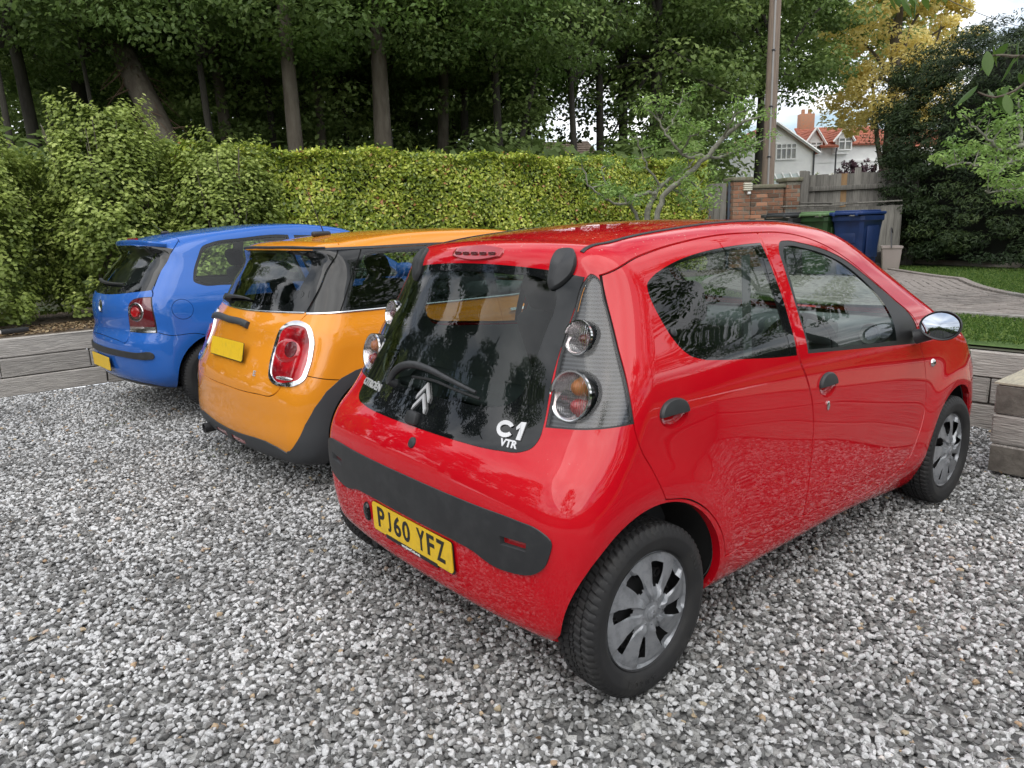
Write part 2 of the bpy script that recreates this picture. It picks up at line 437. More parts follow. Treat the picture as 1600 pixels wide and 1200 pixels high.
class MB:
    """collects simple solids into one mesh"""
    def __init__(s): s.V = []; s.F = []; s.S = []
    def add(s, V, F, smooth=False):
        n = len(s.V); s.V += [tuple(v) for v in V]; s.F += [tuple(i + n for i in f) for f in F]; s.S += [smooth] * len(F); return s
    def box(s, c, d, rot=None, taper=None):
        V = []
        for k in (-1, 1):
            for (i, j) in ((-1, -1), (1, -1), (1, 1), (-1, 1)):
                t = (taper if (taper and k > 0) else (1, 1))
                V.append(Vector((i * d[0] / 2 * t[0], j * d[1] / 2 * t[1], k * d[2] / 2)))
        if rot is not None: V = [rot @ v for v in V]
        V = [v + Vector(c) for v in V]
        return s.add(V, [(0, 3, 2, 1), (4, 5, 6, 7), (0, 1, 5, 4), (1, 2, 6, 5), (2, 3, 7, 6), (3, 0, 4, 7)])
    def bbox(s, c, d, bev=.01, rot=None, seg=2):
        bm = bmesh.new(); bmesh.ops.create_cube(bm, size=1)
        for v in bm.verts: v.co = Vector((v.co.x * d[0], v.co.y * d[1], v.co.z * d[2]))
        bmesh.ops.bevel(bm, geom=list(bm.edges), offset=bev, segments=seg, affect='EDGES', profile=.5)
        V = [(rot @ v.co if rot is not None else v.co) + Vector(c) for v in bm.verts]; F = [[v.index for v in f.verts] for f in bm.faces]; bm.free()
        return s.add(V, F, True)
    def tube(s, pts, r, n=8, caps=True, smooth=True):
        pts = [Vector(p) for p in pts]; rs = r if hasattr(r, '__len__') else [r] * len(pts); V = []; F = []
        up = Vector((0, 0, 1)); prev = None
        for i, p in enumerate(pts):
            t = (pts[min(i + 1, len(pts) - 1)] - pts[max(i - 1, 0)]).normalized()
            if prev is None: a = t.cross(up if abs(t.z) < .9 else Vector((1, 0, 0))).normalized()
            else: a = (prev - t * prev.dot(t)).normalized()
            prev = a; b = t.cross(a)
            for k in range(n):
                an = 2 * math.pi * k / n; V.append(p + (a * math.cos(an) + b * math.sin(an)) * rs[i])
        for i in range(len(pts) - 1):
            for k in range(n): F.append((i*n + k, i*n + (k+1) % n, (i+1)*n + (k+1) % n, (i+1)*n + k))
        if caps: F.append(tuple(range(n))[::-1]); F.append(tuple(range((len(pts)-1)*n, len(pts)*n)))
        return s.add(V, F, smooth)
    def lathe(s, prof, n=32, M=None, a0=0, a1=2*math.pi, smooth=True):
        """prof: (r, h) along local Z"""
        V = []; F = []; full = abs(a1 - a0 - 2*math.pi) < 1e-6; m = n if full else n + 1
        for (r, h) in prof:
            for k in range(m):
                a = a0 + (a1 - a0) * k / n; V.append(Vector((r*math.cos(a), r*math.sin(a), h)))
        if M is not None: V = [M @ v for v in V]
        for i in range(len(prof) - 1):
            for k in range(n):
                k2 = (k + 1) % m; F.append((i*m + k, i*m + k2, (i+1)*m + k2, (i+1)*m + k))
        return s.add(V, F, smooth)
    def prism(s, poly, z0, z1, M=None):
        n = len(poly); V = [Vector((p[0], p[1], z0)) for p in poly] + [Vector((p[0], p[1], z1)) for p in poly]
        if M is not None: V = [M @ v for v in V]
        return s.add(V, [tuple(range(n))[::-1], tuple(range(n, 2*n))] + [(i, (i+1) % n, (i+1) % n + n, i + n) for i in range(n)])
    def build(s, name, m=None, parent=None, sharp=40):
        me = bpy.data.meshes.new(name); me.from_pydata([tuple(map(float, v)) for v in s.V], [], s.F)
        me.polygons.foreach_set('use_smooth', s.S)
        if any(s.S): me.set_sharp_from_angle(angle=math.radians(sharp))
        me.update(); return link(name, me, m, parent)

def RX(a): return Matrix.Rotation(a, 4, 'X')
def RY(a): return Matrix.Rotation(a, 4, 'Y')
def RZ(a): return Matrix.Rotation(a, 4, 'Z')
def T(x, y, z): return Matrix.Translation((x, y, z))
def frame(p, n, up=(0, 0, 1)):
    """matrix whose Z is n and whose Y is as close to up as can be, X to the right seen from outside"""
    n = Vector(n).normalized(); x = Vector(up).cross(n).normalized(); y = n.cross(x)
    M = Matrix((x, y, n)).transposed().to_4x4(); M.translation = Vector(p); return M

_fonts = {}
def text_mesh(txt, size, depth=.002, bold=0.0, xs=1.0):
    """extruded lettering as vertices and faces, centred on the origin in the XY plane"""
    cu = bpy.data.curves.new('t', 'FONT'); cu.body = txt; cu.size = size; cu.extrude = depth; cu.offset = bold; cu.align_x = 'CENTER'; cu.align_y = 'CENTER'; cu.resolution_u = 3
    o = bpy.data.objects.new('t', cu); COL.objects.link(o); dg = bpy.context.evaluated_depsgraph_get(); me = bpy.data.meshes.new_from_object(o.evaluated_get(dg))
    V = [Vector((v.co.x * xs, v.co.y, v.co.z)) for v in me.vertices]; F = [list(p.vertices) for p in me.polygons]
    bpy.data.objects.remove(o); bpy.data.curves.remove(cu); bpy.data.meshes.remove(me); return V, F

# ---------------------------------------------------------------- car assembly from a labelled surface
def part(ct, labels, name, parent, m, side='both', off=0.0, lip=0.0, flip=False):
    if isinstance(labels, str): labels = [labels]
    fs = [f for f, l in zip(ct.F, ct.lab) if l in labels]
    if not fs: print('EMPTY PART', name, labels); return None
    PA = np.array(ct.P); NA = np.array(ct.N)
    used = sorted({v for f in fs for v in f}); mp = {v: i for i, v in enumerate(used)}
    P = PA[used]; Nn = NA[used]; F = [[mp[v] for v in f] for f in fs]
    # weld duplicate cut vertices
    key = {}; re = np.zeros(len(P), int); 
    for i, p in enumerate(np.round(P, 5)):
        k = tuple(p); re[i] = key.setdefault(k, i)
    F = [[int(re[v]) for v in f] for f in F]; F2 = []
    for f in F:
        g = [v for i, v in enumerate(f) if v != f[i - 1]]
        if len(g) > 2: F2.append(g)
    F = F2
    P = P + Nn * off
    V = P.tolist(); NN = Nn.tolist()
    if lip:
        from collections import Counter
        E = Counter(); Dd = {}
        for f in F:
            for i in range(len(f)):
                a, b = f[i], f[(i + 1) % len(f)]; E[(min(a, b), max(a, b))] += 1; Dd[(min(a, b), max(a, b))] = (a, b)
        # T-junction tolerant: an edge used once whose midpoint is on y=0 is the mirror seam
        for e, c in E.items():
            if c != 1: continue
            a, b = Dd[e]
            if abs(P[a][1]) < 1e-4 and abs(P[b][1]) < 1e-4: continue
            t = P[b] - P[a]; o = np.cross(t, Nn[a]); o = o / (np.linalg.norm(o) + 1e-9)
            n = len(V); V += [P[a].tolist(), P[b].tolist(), (P[b] - Nn[b] * lip).tolist(), (P[a] - Nn[a] * lip).tolist()]
            nl = (o * .6 + Nn[a] * .4); nl = (nl / np.linalg.norm(nl)).tolist(); NN += [nl] * 4; F.append([n + 1, n, n + 3, n + 2])
    V = np.array(V); NN = np.array(NN)
    if flip: NN = -NN; F = [f[::-1] for f in F]
    def mir(V, NN, F): return V * [1, -1, 1], NN * [1, -1, 1], [f[::-1] for f in F]
    if side == 'L': V, NN, F = mir(V, NN, F)
    if side == 'both':
        V2, N2, F2 = mir(V, NN, F); n = len(V); F = F + [[v + n for v in f] for f in F2]; V = np.concatenate([V, V2]); NN = np.concatenate([NN, N2])
    return mesh(name, V, F, m, parent, normals=NN)

def ribbon(name, body, kind, pts, width, height, m, parent, sides=('R',), closed=False, step=.02, sink=.004):
    """raised moulding of rounded section following the surface"""
    Q = spline(pts, closed, step); P = body.unchart(kind, Q); Nn = body.normal(P)
    T_ = np.roll(P, -1, 0) - np.roll(P, 1, 0)
    if not closed: T_[0] = P[1] - P[0]; T_[-1] = P[-1] - P[-2]
    T_ /= np.linalg.norm(T_, axis=1)[:, None] + 1e-9; B = np.cross(T_, Nn)
    sec = [(-.5, -sink), (-.5, height * .6), (-.32, height), (.32, height), (.5, height * .6), (.5, -sink)]
    V = []; F = []; k = len(sec); n = len(P)
    for i in range(n):
        for (a, b) in sec: V.append(P[i] + B[i] * a * width + Nn[i] * b)
    for i in range(n if closed else n - 1):
        for j in range(k - 1): F.append((i*k + j, i*k + j + 1, ((i+1) % n)*k + j + 1, ((i+1) % n)*k + j))
    if not closed: F += [tuple(range(k)), tuple(range((n-1)*k, n*k))[::-1]]
    V = np.array(V); mb = MB()
    for sd in sides:
        W = V if sd == 'R' else V * [1, -1, 1]
        mb.add(W.tolist(), F, True)
    return mb.build(name, m, parent, 50)

def arch_curve(cx, cz, r, zlow, pinch=0.0, n=44):
    """opening edge from the front foot over the top to the rear foot; pinch pulls the rear foot in"""
    a0 = -math.asin(min(.95, (cz - zlow) / r)); a = np.linspace(a0, math.pi - a0, n); x = r*np.cos(a); z = cz + r*np.sin(a)
    x = x + np.where(x < 0, pinch*np.clip((cz + .22 - z)/.25, 0, 1)**1.3, 0)
    return np.stack([cx + x, z], 1)
def arch_poly(cx, cz, r, zlow, pinch=0.0):
    Q = arch_curve(cx, cz, r, zlow, pinch); return np.concatenate([[(Q[0][0], -.3)], Q, [(Q[-1][0], -.3)]])
def arch_parts(body, cx, cz, r, parent, m_body, m_dark, zlow, depth=.30, flange=.03, pinch=0.0):
    """return lip and dark inner liner of a wheel opening, each side its own piece"""
    Q = arch_curve(cx, cz, r, zlow, pinch); P = body.unchart('S', Q); ok = (np.abs(P[:, 1]) < 1.1) & (np.abs(P[:, 1]) > .55); P = P[ok]; Q = Q[ok]
    for sd in (1, -1):
        V = []; lip = MB(); liner = MB()
        for p in P: V += [(p[0], p[1]*sd, p[2]), (p[0], (p[1] + flange)*sd, p[2])]
        F = [(2*i, 2*i+1, 2*i+3, 2*i+2) for i in range(len(P) - 1)]; lip.add(V, F, True); lip.build('arch_lip', m_body, parent)
        V = []; yo = np.abs(P[:, 1]).max()
        for p, q in zip(P, Q):
            k = 1 + .010/r; x, z = cx + (q[0] - cx)*k, cz + (q[1] - cz)*k; V += [(x, (p[1] + flange*.8)*sd, z), (x, -(yo - depth)*sd, z)]
        n = len(P); ce = len(V); V.append((cx, -(yo - depth)*sd, cz))
        F = [(2*i, 2*i+1, 2*i+3, 2*i+2) for i in range(n - 1)] + [(2*i+1, ce, 2*i+3) for i in range(n - 1)]
        liner.add(V, F, True); liner.build('arch_liner', m_dark, parent)
# ---------------------------------------------------------------- shared car pieces

M['rubber'] = mat('tyre rubber', (.014, .014, .015), .7, bump=(120, .2, .0015), noise=(9, (.032, .031, .029), .5, .85))
M['blacktrim'] = mat('grained black plastic', (.020, .021, .023), .50, bump=(900, .15, .0006), noise=(14, (.035, .036, .038), .45, .75))
M['darkin'] = mat('dark interior cloth', (.028, .03, .033), .85)
M['greyin'] = mat('grey interior plastic', (.24, .25, .25), .7)
M['dashmat'] = mat('dashboard plastic', (.14, .15, .155), .6)
M['liner'] = mat('wheel arch liner', (.010, .010, .010), .9)
M['gap'] = mat('black panel gap strip', (.006, .006, .006), .8)  # black for the strips sunk along the panel lines
M['seal'] = mat('window rubber seal', (.012, .012, .013), .45)
M['frit'] = mat('black printed glass edge', (.004, .005, .0055), .06, coat=1, coat_rough=.01, spec=0, noise=(6, (.012, .013, .014), .4, .8))
M['glass_clear'] = glass_mat('green tinted window glass', (.82, .90, .86), 1.55)
M['glass_tail'] = glass_mat('tinted tailgate glass', (.50, .58, .55), 1.5)
M['glass_rear'] = glass_mat('deep tinted rear side glass', (.45, .51, .49), 1.6)
M['glass_dark'] = glass_mat('dark tinted window glass', (.42, .48, .46), 1.6)
M['lens'] = glass_mat('clear lamp lens', (.93, .93, .93), 1.45)
M['chrome'] = mat('bright chrome', (.75, .75, .76), .08, 1.0)
M['badge'] = mat('silver badge', (.62, .62, .63), .22, .45)
M['alu'] = mat('silver grey painted wheel trim', (.30, .31, .33), .36, .45, noise=(25, (.20, .21, .225), .45, .65), bump=(60, .03, .001))
M['steel'] = mat('black steel wheel', (.03, .03, .032), .5, .3)
M['redlens'] = mat('red lamp plastic', (.36, .006, .010), .12, coat=1, spec=.6)
M['darkredlens'] = mat('dark red lamp plastic', (.10, .004, .008), .12, coat=1, spec=.6)
M['amber'] = mat('amber bulb', (.50, .20, .07), .3)
M['mirror'] = mat('mirror glass', (.50, .54, .60), .01, 1.0)
M['plateyellow'] = mat('yellow number plate', (.78, .50, .015), .35, noise=(30, (.62, .40, .03), .5, .8))
M['platewhite'] = mat('white number plate', (.75, .75, .72), .35)
M['ink'] = mat('black lettering', (.01, .01, .01), .4)
M['reflector'] = mat('silver lamp reflector', (.72, .70, .70), .16, 1.0, bump=(70, .3, .003))

def hubcap_mesh(R, blades=8, kind='blades'):
    mb = MB(); nr = 26; per = 20; nt_ = blades * per; V = []; F = []
    rr = np.linspace(.0, 1, nr)
    for i, q in enumerate(rr):
        for k in range(nt_):
            th = (k % per) / per; c = abs(th - .5) * 2            # 0 = blade middle, 1 = middle of the gap
            skew = .10 * (th - .5)
            base = .016 * (1 - q ** 2.2) - .010 * float(sstep(q, .25, .45)) 
            wid = .38 + .42 * q
            e = float(sstep(wid - c, -.10, .10)) * float(sstep(q, .18, .34)) * (1 - float(sstep(q, .90, .97)))
            h = base + e * (.011 + .010 * (th - .5) * 1.6)
            if q > .94: h = .012 * (1 - (q - .94) / .06) - .004
            if q < .20: h = .014 + .004 * (q < .16)
            a = 2 * math.pi * (k / nt_) + .25 * q
            V.append((R*q*math.cos(a), R*q*math.sin(a), h))
    for i in range(nr - 1):
        for k in range(nt_):
            th = ((k + .5) % per) / per; c = abs(th - .5) * 2; q = (rr[i] + rr[i + 1]) / 2
            if c > .58 and .35 < q < .80 and (q - .38) > (1 - c) * .2: continue
            F.append((i*nt_ + k, i*nt_ + (k+1) % nt_, (i+1)*nt_ + (k+1) % nt_, (i+1)*nt_ + k))
    mb.add(V, F, True); return mb

def tyre_mesh(R, w, rim, lugs=66):
    """tyre about local Z, outer side +Z"""
    prof = [(rim - .004, w*.36), (rim + .006, w*.45), (rim + .25*(R-rim), w*.50), (rim + .5*(R-rim), w*.515), (rim + .56*(R-rim), w*.520), (rim + .60*(R-rim), w*.512), (rim + .80*(R-rim), w*.485), (R - .010, w*.44), (R - .003, w*.41)]
    tread = [(R - .001, w*.385), (R, w*.26), (R - .007, w*.255), (R - .007, w*.235), (R, w*.23), (R + .001, w*.07), (R - .007, w*.065), (R - .007, w*.04), (R + .001, w*.035)]
    half = prof + tread; full = half + [(r, -h) for r, h in half[::-1]]
    V = []; F = []; n = lugs * 4; m = len(full); s0 = len(prof) - 3
    for i, (r, h) in enumerate(full):
        for k in range(n):
            dr = 0
            kk = k if h > 0 else k + 2
            if (kk % 4 == 0) and R - .012 < r and abs(h) > w * .24: dr = -.006
            if (kk % 4 == 2) and r >= R - .002 and abs(h) < w * .25: dr = -.005
            a = 2*math.pi*k/n + (abs(h) * 1.2); V.append(((r + dr)*math.cos(a), (r + dr)*math.sin(a), h))
    for i in range(m - 1):
        for k in range(n): F.append((i*n + k, (i+1)*n + k, (i+1)*n + (k+1) % n, i*n + (k+1) % n))
    mb = MB(); mb.add(V, F, True); return mb

_wheelcache = {}
def wheel(parent, x, y, z, R, w, rim, side, style='cap', steer=0.0, spin=0.0, marks=False):
    """side -1: outer face towards -y"""
    Mx = T(x, y, z) @ RZ(steer) @ (RX(math.pi/2) if side < 0 else RX(-math.pi/2)) @ RZ(spin)
    key = (R, w, rim, style)
    if key not in _wheelcache:
        t = tyre_mesh(R, w, rim).build('tyre', M['rubber'], None, 35)
        if style == 'cap':
            c = hubcap_mesh(rim + .002).build('wheel_trim', M['alu'], None, 30)
        else:
            mb = MB()
            mb.lathe([(rim + .002, w*.42), (rim - .006, w*.44), (rim - .014, w*.38), (rim - .016, w*.10)], 48)
            for k in range(5):
                for dlt in (-.14, .14):
                    a = 2*math.pi*k/5 + dlt
                    mb.tube([(.02*math.cos(a), .02*math.sin(a), w*.30), (.6*rim*math.cos(a), .6*rim*math.sin(a), w*.34), ((rim-.008)*math.cos(a), (rim-.008)*math.sin(a), w*.36)], [.02, .014, .012], 6)
            mb.lathe([(.0, w*.36), (.03, w*.355), (.034, w*.30)], 24); c = mb.build('wheel_trim', M['alu'], None, 40)
        mb = MB(); mb.lathe([(.02, w*.12), (rim*.45, w*.16), (rim*.62, w*.05), (rim*.95, w*.0), (rim*.97, w*.40), (rim - .002, w*.42)], 48)
        for k in range(8):
            a = 2*math.pi*(k+.5)/8 + .15; mb.lathe([(.016, w*.10), (.018, w*.19), (.012, w*.20)], 10, T(.62*rim*math.cos(a), .62*rim*math.sin(a), 0))
        s = mb.build('steel_rim', M['steel'], None, 40)
        _wheelcache[key] = (t.data, c.data, s.data, w)
        for o in (t, c, s): bpy.data.objects.remove(o)
    td, cdt, sd, _ = _wheelcache[key]
    root = bpy.data.objects.new('wheel', td); COL.objects.link(root); root.parent = parent; root.matrix_local = Mx
    root['label'] = ('black tyre on rear wheel' if x < 1 else 'black tyre on front wheel')
    c = bpy.data.objects.new('wheel_trim', cdt); COL.objects.link(c); c.parent = root; c.matrix_local = T(0, 0, w * (.36 if style == 'cap' else 0))
    s = bpy.data.objects.new('steel_rim', sd); COL.objects.link(s); s.parent = root
    if style == 'cap':
        mb = MB(); mb.lathe([(.0, .0045), (.019, .004), (.023, .001), (.024, -.004)], 24)
        for dz in (0, .010):
            ch = [(-.010, -.008 + dz), (0, .000 + dz), (.010, -.008 + dz), (.010, -.011 + dz), (0, -.004 + dz), (-.010, -.011 + dz)]
            mb.prism(ch, .003, .0062)
        b = mb.build('centre_badge', M['alu'], root); b.matrix_local = T(0, 0, w*.36 + .019) @ RZ(-spin)
        bo = MB()
        for k in range(8):
            a = 2*math.pi*(k+.5)/8 + .06; bo.lathe([(0, .004), (.0035, .003), (.004, -.004)], 8, T(.040*math.cos(a), .040*math.sin(a), w*.36 + .016))
        bo.build('trim_studs', M['alu'], root)
    if marks:
        Rm = rim + .45 * (R - rim); mb = MB()
        for (txt, a0) in (('LO307', -2.05), ('INI', .35)):
            for i, chx in enumerate(txt):
                V, F = text_mesh(chx, .034, .0016, .0008); a = a0 + i * .125
                Mt = RZ(-spin) @ T(Rm*math.cos(a), Rm*math.sin(a), w*.512) @ RZ(a - math.pi/2 + math.pi*(0 if a < -1 else 0)); 
                if a < -1: Mt = RZ(-spin) @ T(Rm*math.cos(a), Rm*math.sin(a), w*.512) @ RZ(a + math.pi/2)
                mb.add([Mt @ v for v in V], F)
        mb.build('sidewall_lettering', M['rubber'], root)
    return root

def seat(parent, x, y, z0, wdt, back_h, lean, m, headrest=True, cushion=.48):
    mb = MB(); mb.bbox((x, y, z0), (cushion, wdt, .15), .05); 
    R_ = Matrix.Rotation(-lean, 3, 'Y') 
    c = Vector((x - cushion/2, y, z0)) + R_ @ Vector((0, 0, back_h/2)); mb.bbox(c, (.13, wdt, back_h), .05, R_)
    s = mb.build('seat', m, parent, 60)
    if headrest:
        for hy in ([y] if wdt < .7 else [y - wdt*.30, y + wdt*.30]):
            hb = MB(); c = Vector((x - cushion/2, y, z0)) + R_ @ Vector((0, 0, back_h + .10)); c.y = hy; hb.bbox(c, (.10, .26, .17), .045, R_)
            for dy in (-.05, .05): hb.tube([c + Vector((0, dy, 0)), c + R_ @ Vector((0, dy, -.16))], .007, 6)
            hb.build('headrest', m, s)
    return s

def steering(parent, x, y, z, r=.185, tilt=.45):
    mb = MB(); Mx = T(x, y, z) @ RY(math.pi/2 + tilt)
    V = []
    pts = [Mx @ Vector((r*math.cos(a), r*math.sin(a), 0)) for a in np.linspace(0, 2*math.pi, 33)]
    mb.tube(pts, .014, 8, False); mb.lathe([(0, -.02), (.06, -.015), (.07, .03)], 16, Mx)
    for a in (0, math.pi, math.pi/2*3): mb.tube([Mx @ Vector((.05*math.cos(a), .05*math.sin(a), 0)), Mx @ Vector((r*math.cos(a), r*math.sin(a), 0))], .014, 6)
    mb.tube([Mx @ Vector((0, 0, 0)), Mx @ Vector((0, 0, .3))], .03, 8)
    return mb.build('steering_wheel', M['darkin'], parent, 50)

def plate(parent, txt, x, y, z, front=False, size=(.52, .111), tilt=0.0, footer=None):
    """flat registration plate facing -x (or +x), lettering as thin raised ink"""
    Mx = T(x, y, z) @ (RZ(math.pi) if front else Matrix.Identity(4)) @ RY(tilt) @ frame((0, 0, 0), (-1, 0, 0))
    mb = MB(); bm = MB(); 
    a, b = size[0]/2, size[1]/2; c = .012; poly = []
    for (sx, sy) in ((1, 1), (-1, 1), (-1, -1), (1, -1)):
        for k in range(4):
            an = (0 if (sx > 0 and sy > 0) else math.pi/2 if sy > 0 else math.pi if sx < 0 else math.pi*1.5) + k*math.pi/6
            poly.append((sx*(a-c) + c*math.cos(an), sy*(b-c) + c*math.sin(an)))
    mb.prism(poly, 0, .004, Mx)
    o = mb.build('number_plate', M['platewhite'] if front else M['plateyellow'], parent)
    fr = MB(); fr.prism([(p[0]*1.015, p[1]*1.05 - .002) for p in poly], -.003, .0005, Mx)
    fr.build('plate_backing', M['ink'], o)
    if txt:
        lb = MB(); n = len(txt); pos = -size[0]/2 + .055
        adv = {' ': .036, 'J': .054, '1': .05}
        tot = sum(adv.get(ch, .0605) for ch in txt); pos = -tot/2
        for ch in txt:
            ad = adv.get(ch, .0605)
            if ch != ' ':
                V, F = text_mesh(ch, .106, .0006, .0022, 1.0)
                xs = [v.x for v in V]; ys = [v.y for v in V]; w0 = max(xs) - min(xs); h0 = max(ys) - min(ys); cx0 = (max(xs)+min(xs))/2; cy0 = (max(ys)+min(ys))/2
                sx = min(.050 / w0, .079 / h0 * 1.0) if ch not in '1I' else .079 / h0
                sy = .079 / h0
                lb.add([Mx @ Vector(((v.x - cx0)*sx + pos + ad/2, (v.y - cy0)*sy + .006, v.z + .0048)) for v in V], F)
            pos += ad
        lb.build('plate_lettering', M['ink'], o)
    if footer:
        V, F = text_mesh(footer, .013, .0005, .0003); fb = MB(); 
        bar = MB(); bar.prism([(-.17, -.0505), (.17, -.0505), (.17, -.0655), (-.17, -.0655)], -.001, .0046, Mx); bar.build('plate_surround_strip', M['ink'], o)
        fb.add([Mx @ Vector((v.x, v.y - .058, v.z + .0052)) for v in V], F); fb.build('surround_lettering', M['platewhite'], o)
    return o

def decal(body, kind, V, c, R=1.17, off=.001, side=-1):
    """bend lettering (metres) over the surface about chart point c"""
    A = np.array([[v[0], v[1], v[2]] for v in V]); Q = np.stack([c[0] + A[:, 0] / R, c[1] + A[:, 1]], 1)
    P = body.unchart(kind, Q, side); Nn = body.normal(P); return (P + Nn * (A[:, 2] + off)[:, None]).tolist()

def surf_disc(body, kind, c, rx, rz, rings, nseg=28, side=1):
    """concentric rings round chart point c; rings = [(scale, offset along normal)]; returns V,F of the right (side=1) or left"""
    V = []; F = []; a = np.linspace(0, 2*math.pi, nseg, endpoint=False)
    for s_, off in rings:
        Q = np.stack([c[0] + rx*s_*np.cos(a), c[1] + rz*s_*np.sin(a)], 1); P = body.unchart(kind, Q); P = P + body.normal(P) * off
        V += (P * [1, side, 1]).tolist()
    m = len(rings)
    for i in range(m - 1):
        for k in range(nseg): F.append((i*nseg + k, i*nseg + (k+1) % nseg, (i+1)*nseg + (k+1) % nseg, (i+1)*nseg + k))
    F.append(tuple(range((m-1)*nseg, m*nseg)))
    return V, F
# ---------------------------------------------------------------- ground
ZL = .57                                   # level of the garden behind the timber walls
def struct(o): o['kind'] = 'structure'; return o
def foliage_mat(name, cols, trans=.35, rough=.5, spec=.35):
    m = bpy.data.materials.new(name); m.use_nodes = True; t = m.node_tree; b = t.nodes['Principled BSDF']; out = t.nodes['Material Output']
    a = t.nodes.new('ShaderNodeAttribute'); a.attribute_name = 'tone'; r = t.nodes.new('ShaderNodeValToRGB')
    while len(r.color_ramp.elements) < len(cols): r.color_ramp.elements.new(.5)
    for e, (p, c) in zip(r.color_ramp.elements, cols): e.position = p; e.color = (*c, 1)
    t.links.new(a.outputs['Fac'], r.inputs[0]); t.links.new(r.outputs[0], b.inputs['Base Color']); b.inputs['Roughness'].default_value = rough; b.inputs['Specular IOR Level'].default_value = spec
    tl = t.nodes.new('ShaderNodeBsdfTranslucent'); t.links.new(r.outputs[0], tl.inputs[0])
    mx = t.nodes.new('ShaderNodeMixShader'); mx.inputs[0].default_value = trans; t.links.new(b.outputs[0], mx.inputs[1]); t.links.new(tl.outputs[0], mx.inputs[2]); t.links.new(mx.outputs[0], out.inputs[0])
    return m
def leafmesh(C, N, L, W, seed=0, fold=.18, tone=None, name='leaves', droop=0.0):
    """one folded two-triangle leaf per centre"""
    r = np.random.default_rng(seed); n = len(C); N = N / (np.linalg.norm(N, axis=1)[:, None] + 1e-9)
    T_ = np.cross(N, r.normal(size=(n, 3))); T_ /= np.linalg.norm(T_, axis=1)[:, None] + 1e-9
    if droop: T_[:, 2] -= droop; T_ /= np.linalg.norm(T_, axis=1)[:, None]
    B = np.cross(N, T_); L = np.broadcast_to(L, (n,)) * r.uniform(.7, 1.25, n); W = np.broadcast_to(W, (n,)) * r.uniform(.75, 1.2, n)
    V = np.empty((n, 4, 3)); V[:, 0] = C - T_ * L[:, None] / 2; V[:, 2] = C + T_ * L[:, None] / 2
    mid = C - N * (W * fold)[:, None] * -1
    V[:, 1] = C + B * W[:, None] / 2 - T_ * (L * .05)[:, None] + N * (W * fold)[:, None]; V[:, 3] = C - B * W[:, None] / 2 - T_ * (L * .05)[:, None] + N * (W * fold)[:, None]
    me = bpy.data.meshes.new(name); me.vertices.add(n * 4); me.vertices.foreach_set('co', V.reshape(-1))
    idx = np.array([0, 1, 2, 0, 2, 3]); lp = (idx[None] + 4 * np.arange(n)[:, None]).reshape(-1)
    me.loops.add(n * 6); me.loops.foreach_set('vertex_index', lp.astype(np.int32)); me.polygons.add(n * 2)
    me.polygons.foreach_set('loop_start', (np.arange(n * 2) * 3).astype(np.int32)); me.polygons.foreach_set('loop_total', np.full(n * 2, 3, np.int32)); me.update(calc_edges=True)
    tn = r.uniform(0, 1, n) if tone is None else np.clip(tone + r.normal(0, .10, n), 0, 1)
    at = me.attributes.new('tone', 'FLOAT', 'FACE'); at.data.foreach_set('value', np.repeat(tn, 2).astype(np.float32)); return me
def blob(n, c, rad, r, flat=1.0):
    """points in the outer part of an ellipsoid with outward normals tilted up"""
    d = r.normal(size=(n, 3)); d /= np.linalg.norm(d, axis=1)[:, None]; q = r.uniform(.35, 1, n) ** .5
    P = np.array(c) + d * np.array(rad) * q[:, None]; N = d * .6 + r.normal(size=(n, 3)) * .45 + np.array([0, 0, .7 * flat]); return P, N

M['bark'] = mat('brown tree bark', (.085, .068, .052), .9, noise=(6, (.16, .14, .11), .4, .7), stretch=(1, 1, .25), bump=(22, .7, .03), world=False)
M['bark_dark'] = mat('dark tree bark', (.035, .030, .025), .9, noise=(5, (.07, .065, .05), .4, .7), stretch=(1, 1, .25), bump=(22, .7, .03))
M['bark_grey'] = mat('grey lichened bark', (.17, .165, .14), .9, noise=(14, (.28, .29, .22), .45, .7), bump=(40, .6, .01))
M['sleeper'] = mat('weathered oak sleeper', (.40, .375, .345), .85, noise=(2.2, (.22, .205, .19), .35, .75), stretch=(3, 30, 30), bump=(3.5, .9, .012), rand=.22, detail=9)
M['sleeper_y'] = mat('weathered oak sleeper across', (.30, .285, .265), .85, noise=(2.2, (.16, .15, .14), .35, .75), stretch=(30, 3, 30), bump=(3.5, .9, .012), rand=.22, detail=9)
M['endgrain'] = mat('sawn end grain', (.16, .145, .125), .9, noise=(14, (.08, .07, .06), .4, .7), bump=(18, .9, .01), rand=.2)
M['oldwood'] = mat('silvered fence board', (.20, .19, .17), .9, noise=(2.5, (.10, .095, .085), .35, .7), stretch=(22, 22, 1.6), bump=(5, .6, .006), rand=.25, detail=8)
M['newwood'] = mat('newer orange fence board', (.30, .19, .09), .85, noise=(2.5, (.20, .12, .06), .35, .7), stretch=(22, 22, 1.6), bump=(5, .6, .006))
M['grassbase'] = mat('turf base', (.055, .105, .022), .95, noise=(30, (.09, .15, .03), .4, .7), world=True)
M['soil'] = mat('leaf litter and soil', (.075, .055, .038), .95, noise=(18, (.17, .125, .08), .45, .7), bump=(60, 1, .02), world=True)
M['lawn_blade'] = foliage_mat('grass blades', [(0, (.035, .075, .012)), (.5, (.075, .15, .025)), (1, (.20, .27, .07))], .3)
M['white'] = mat('white painted render', (.86, .86, .85), .7, noise=(3, (.80, .80, .80), .4, .7))
M['pipe'] = mat('dark downpipe', (.04, .04, .045), .4)

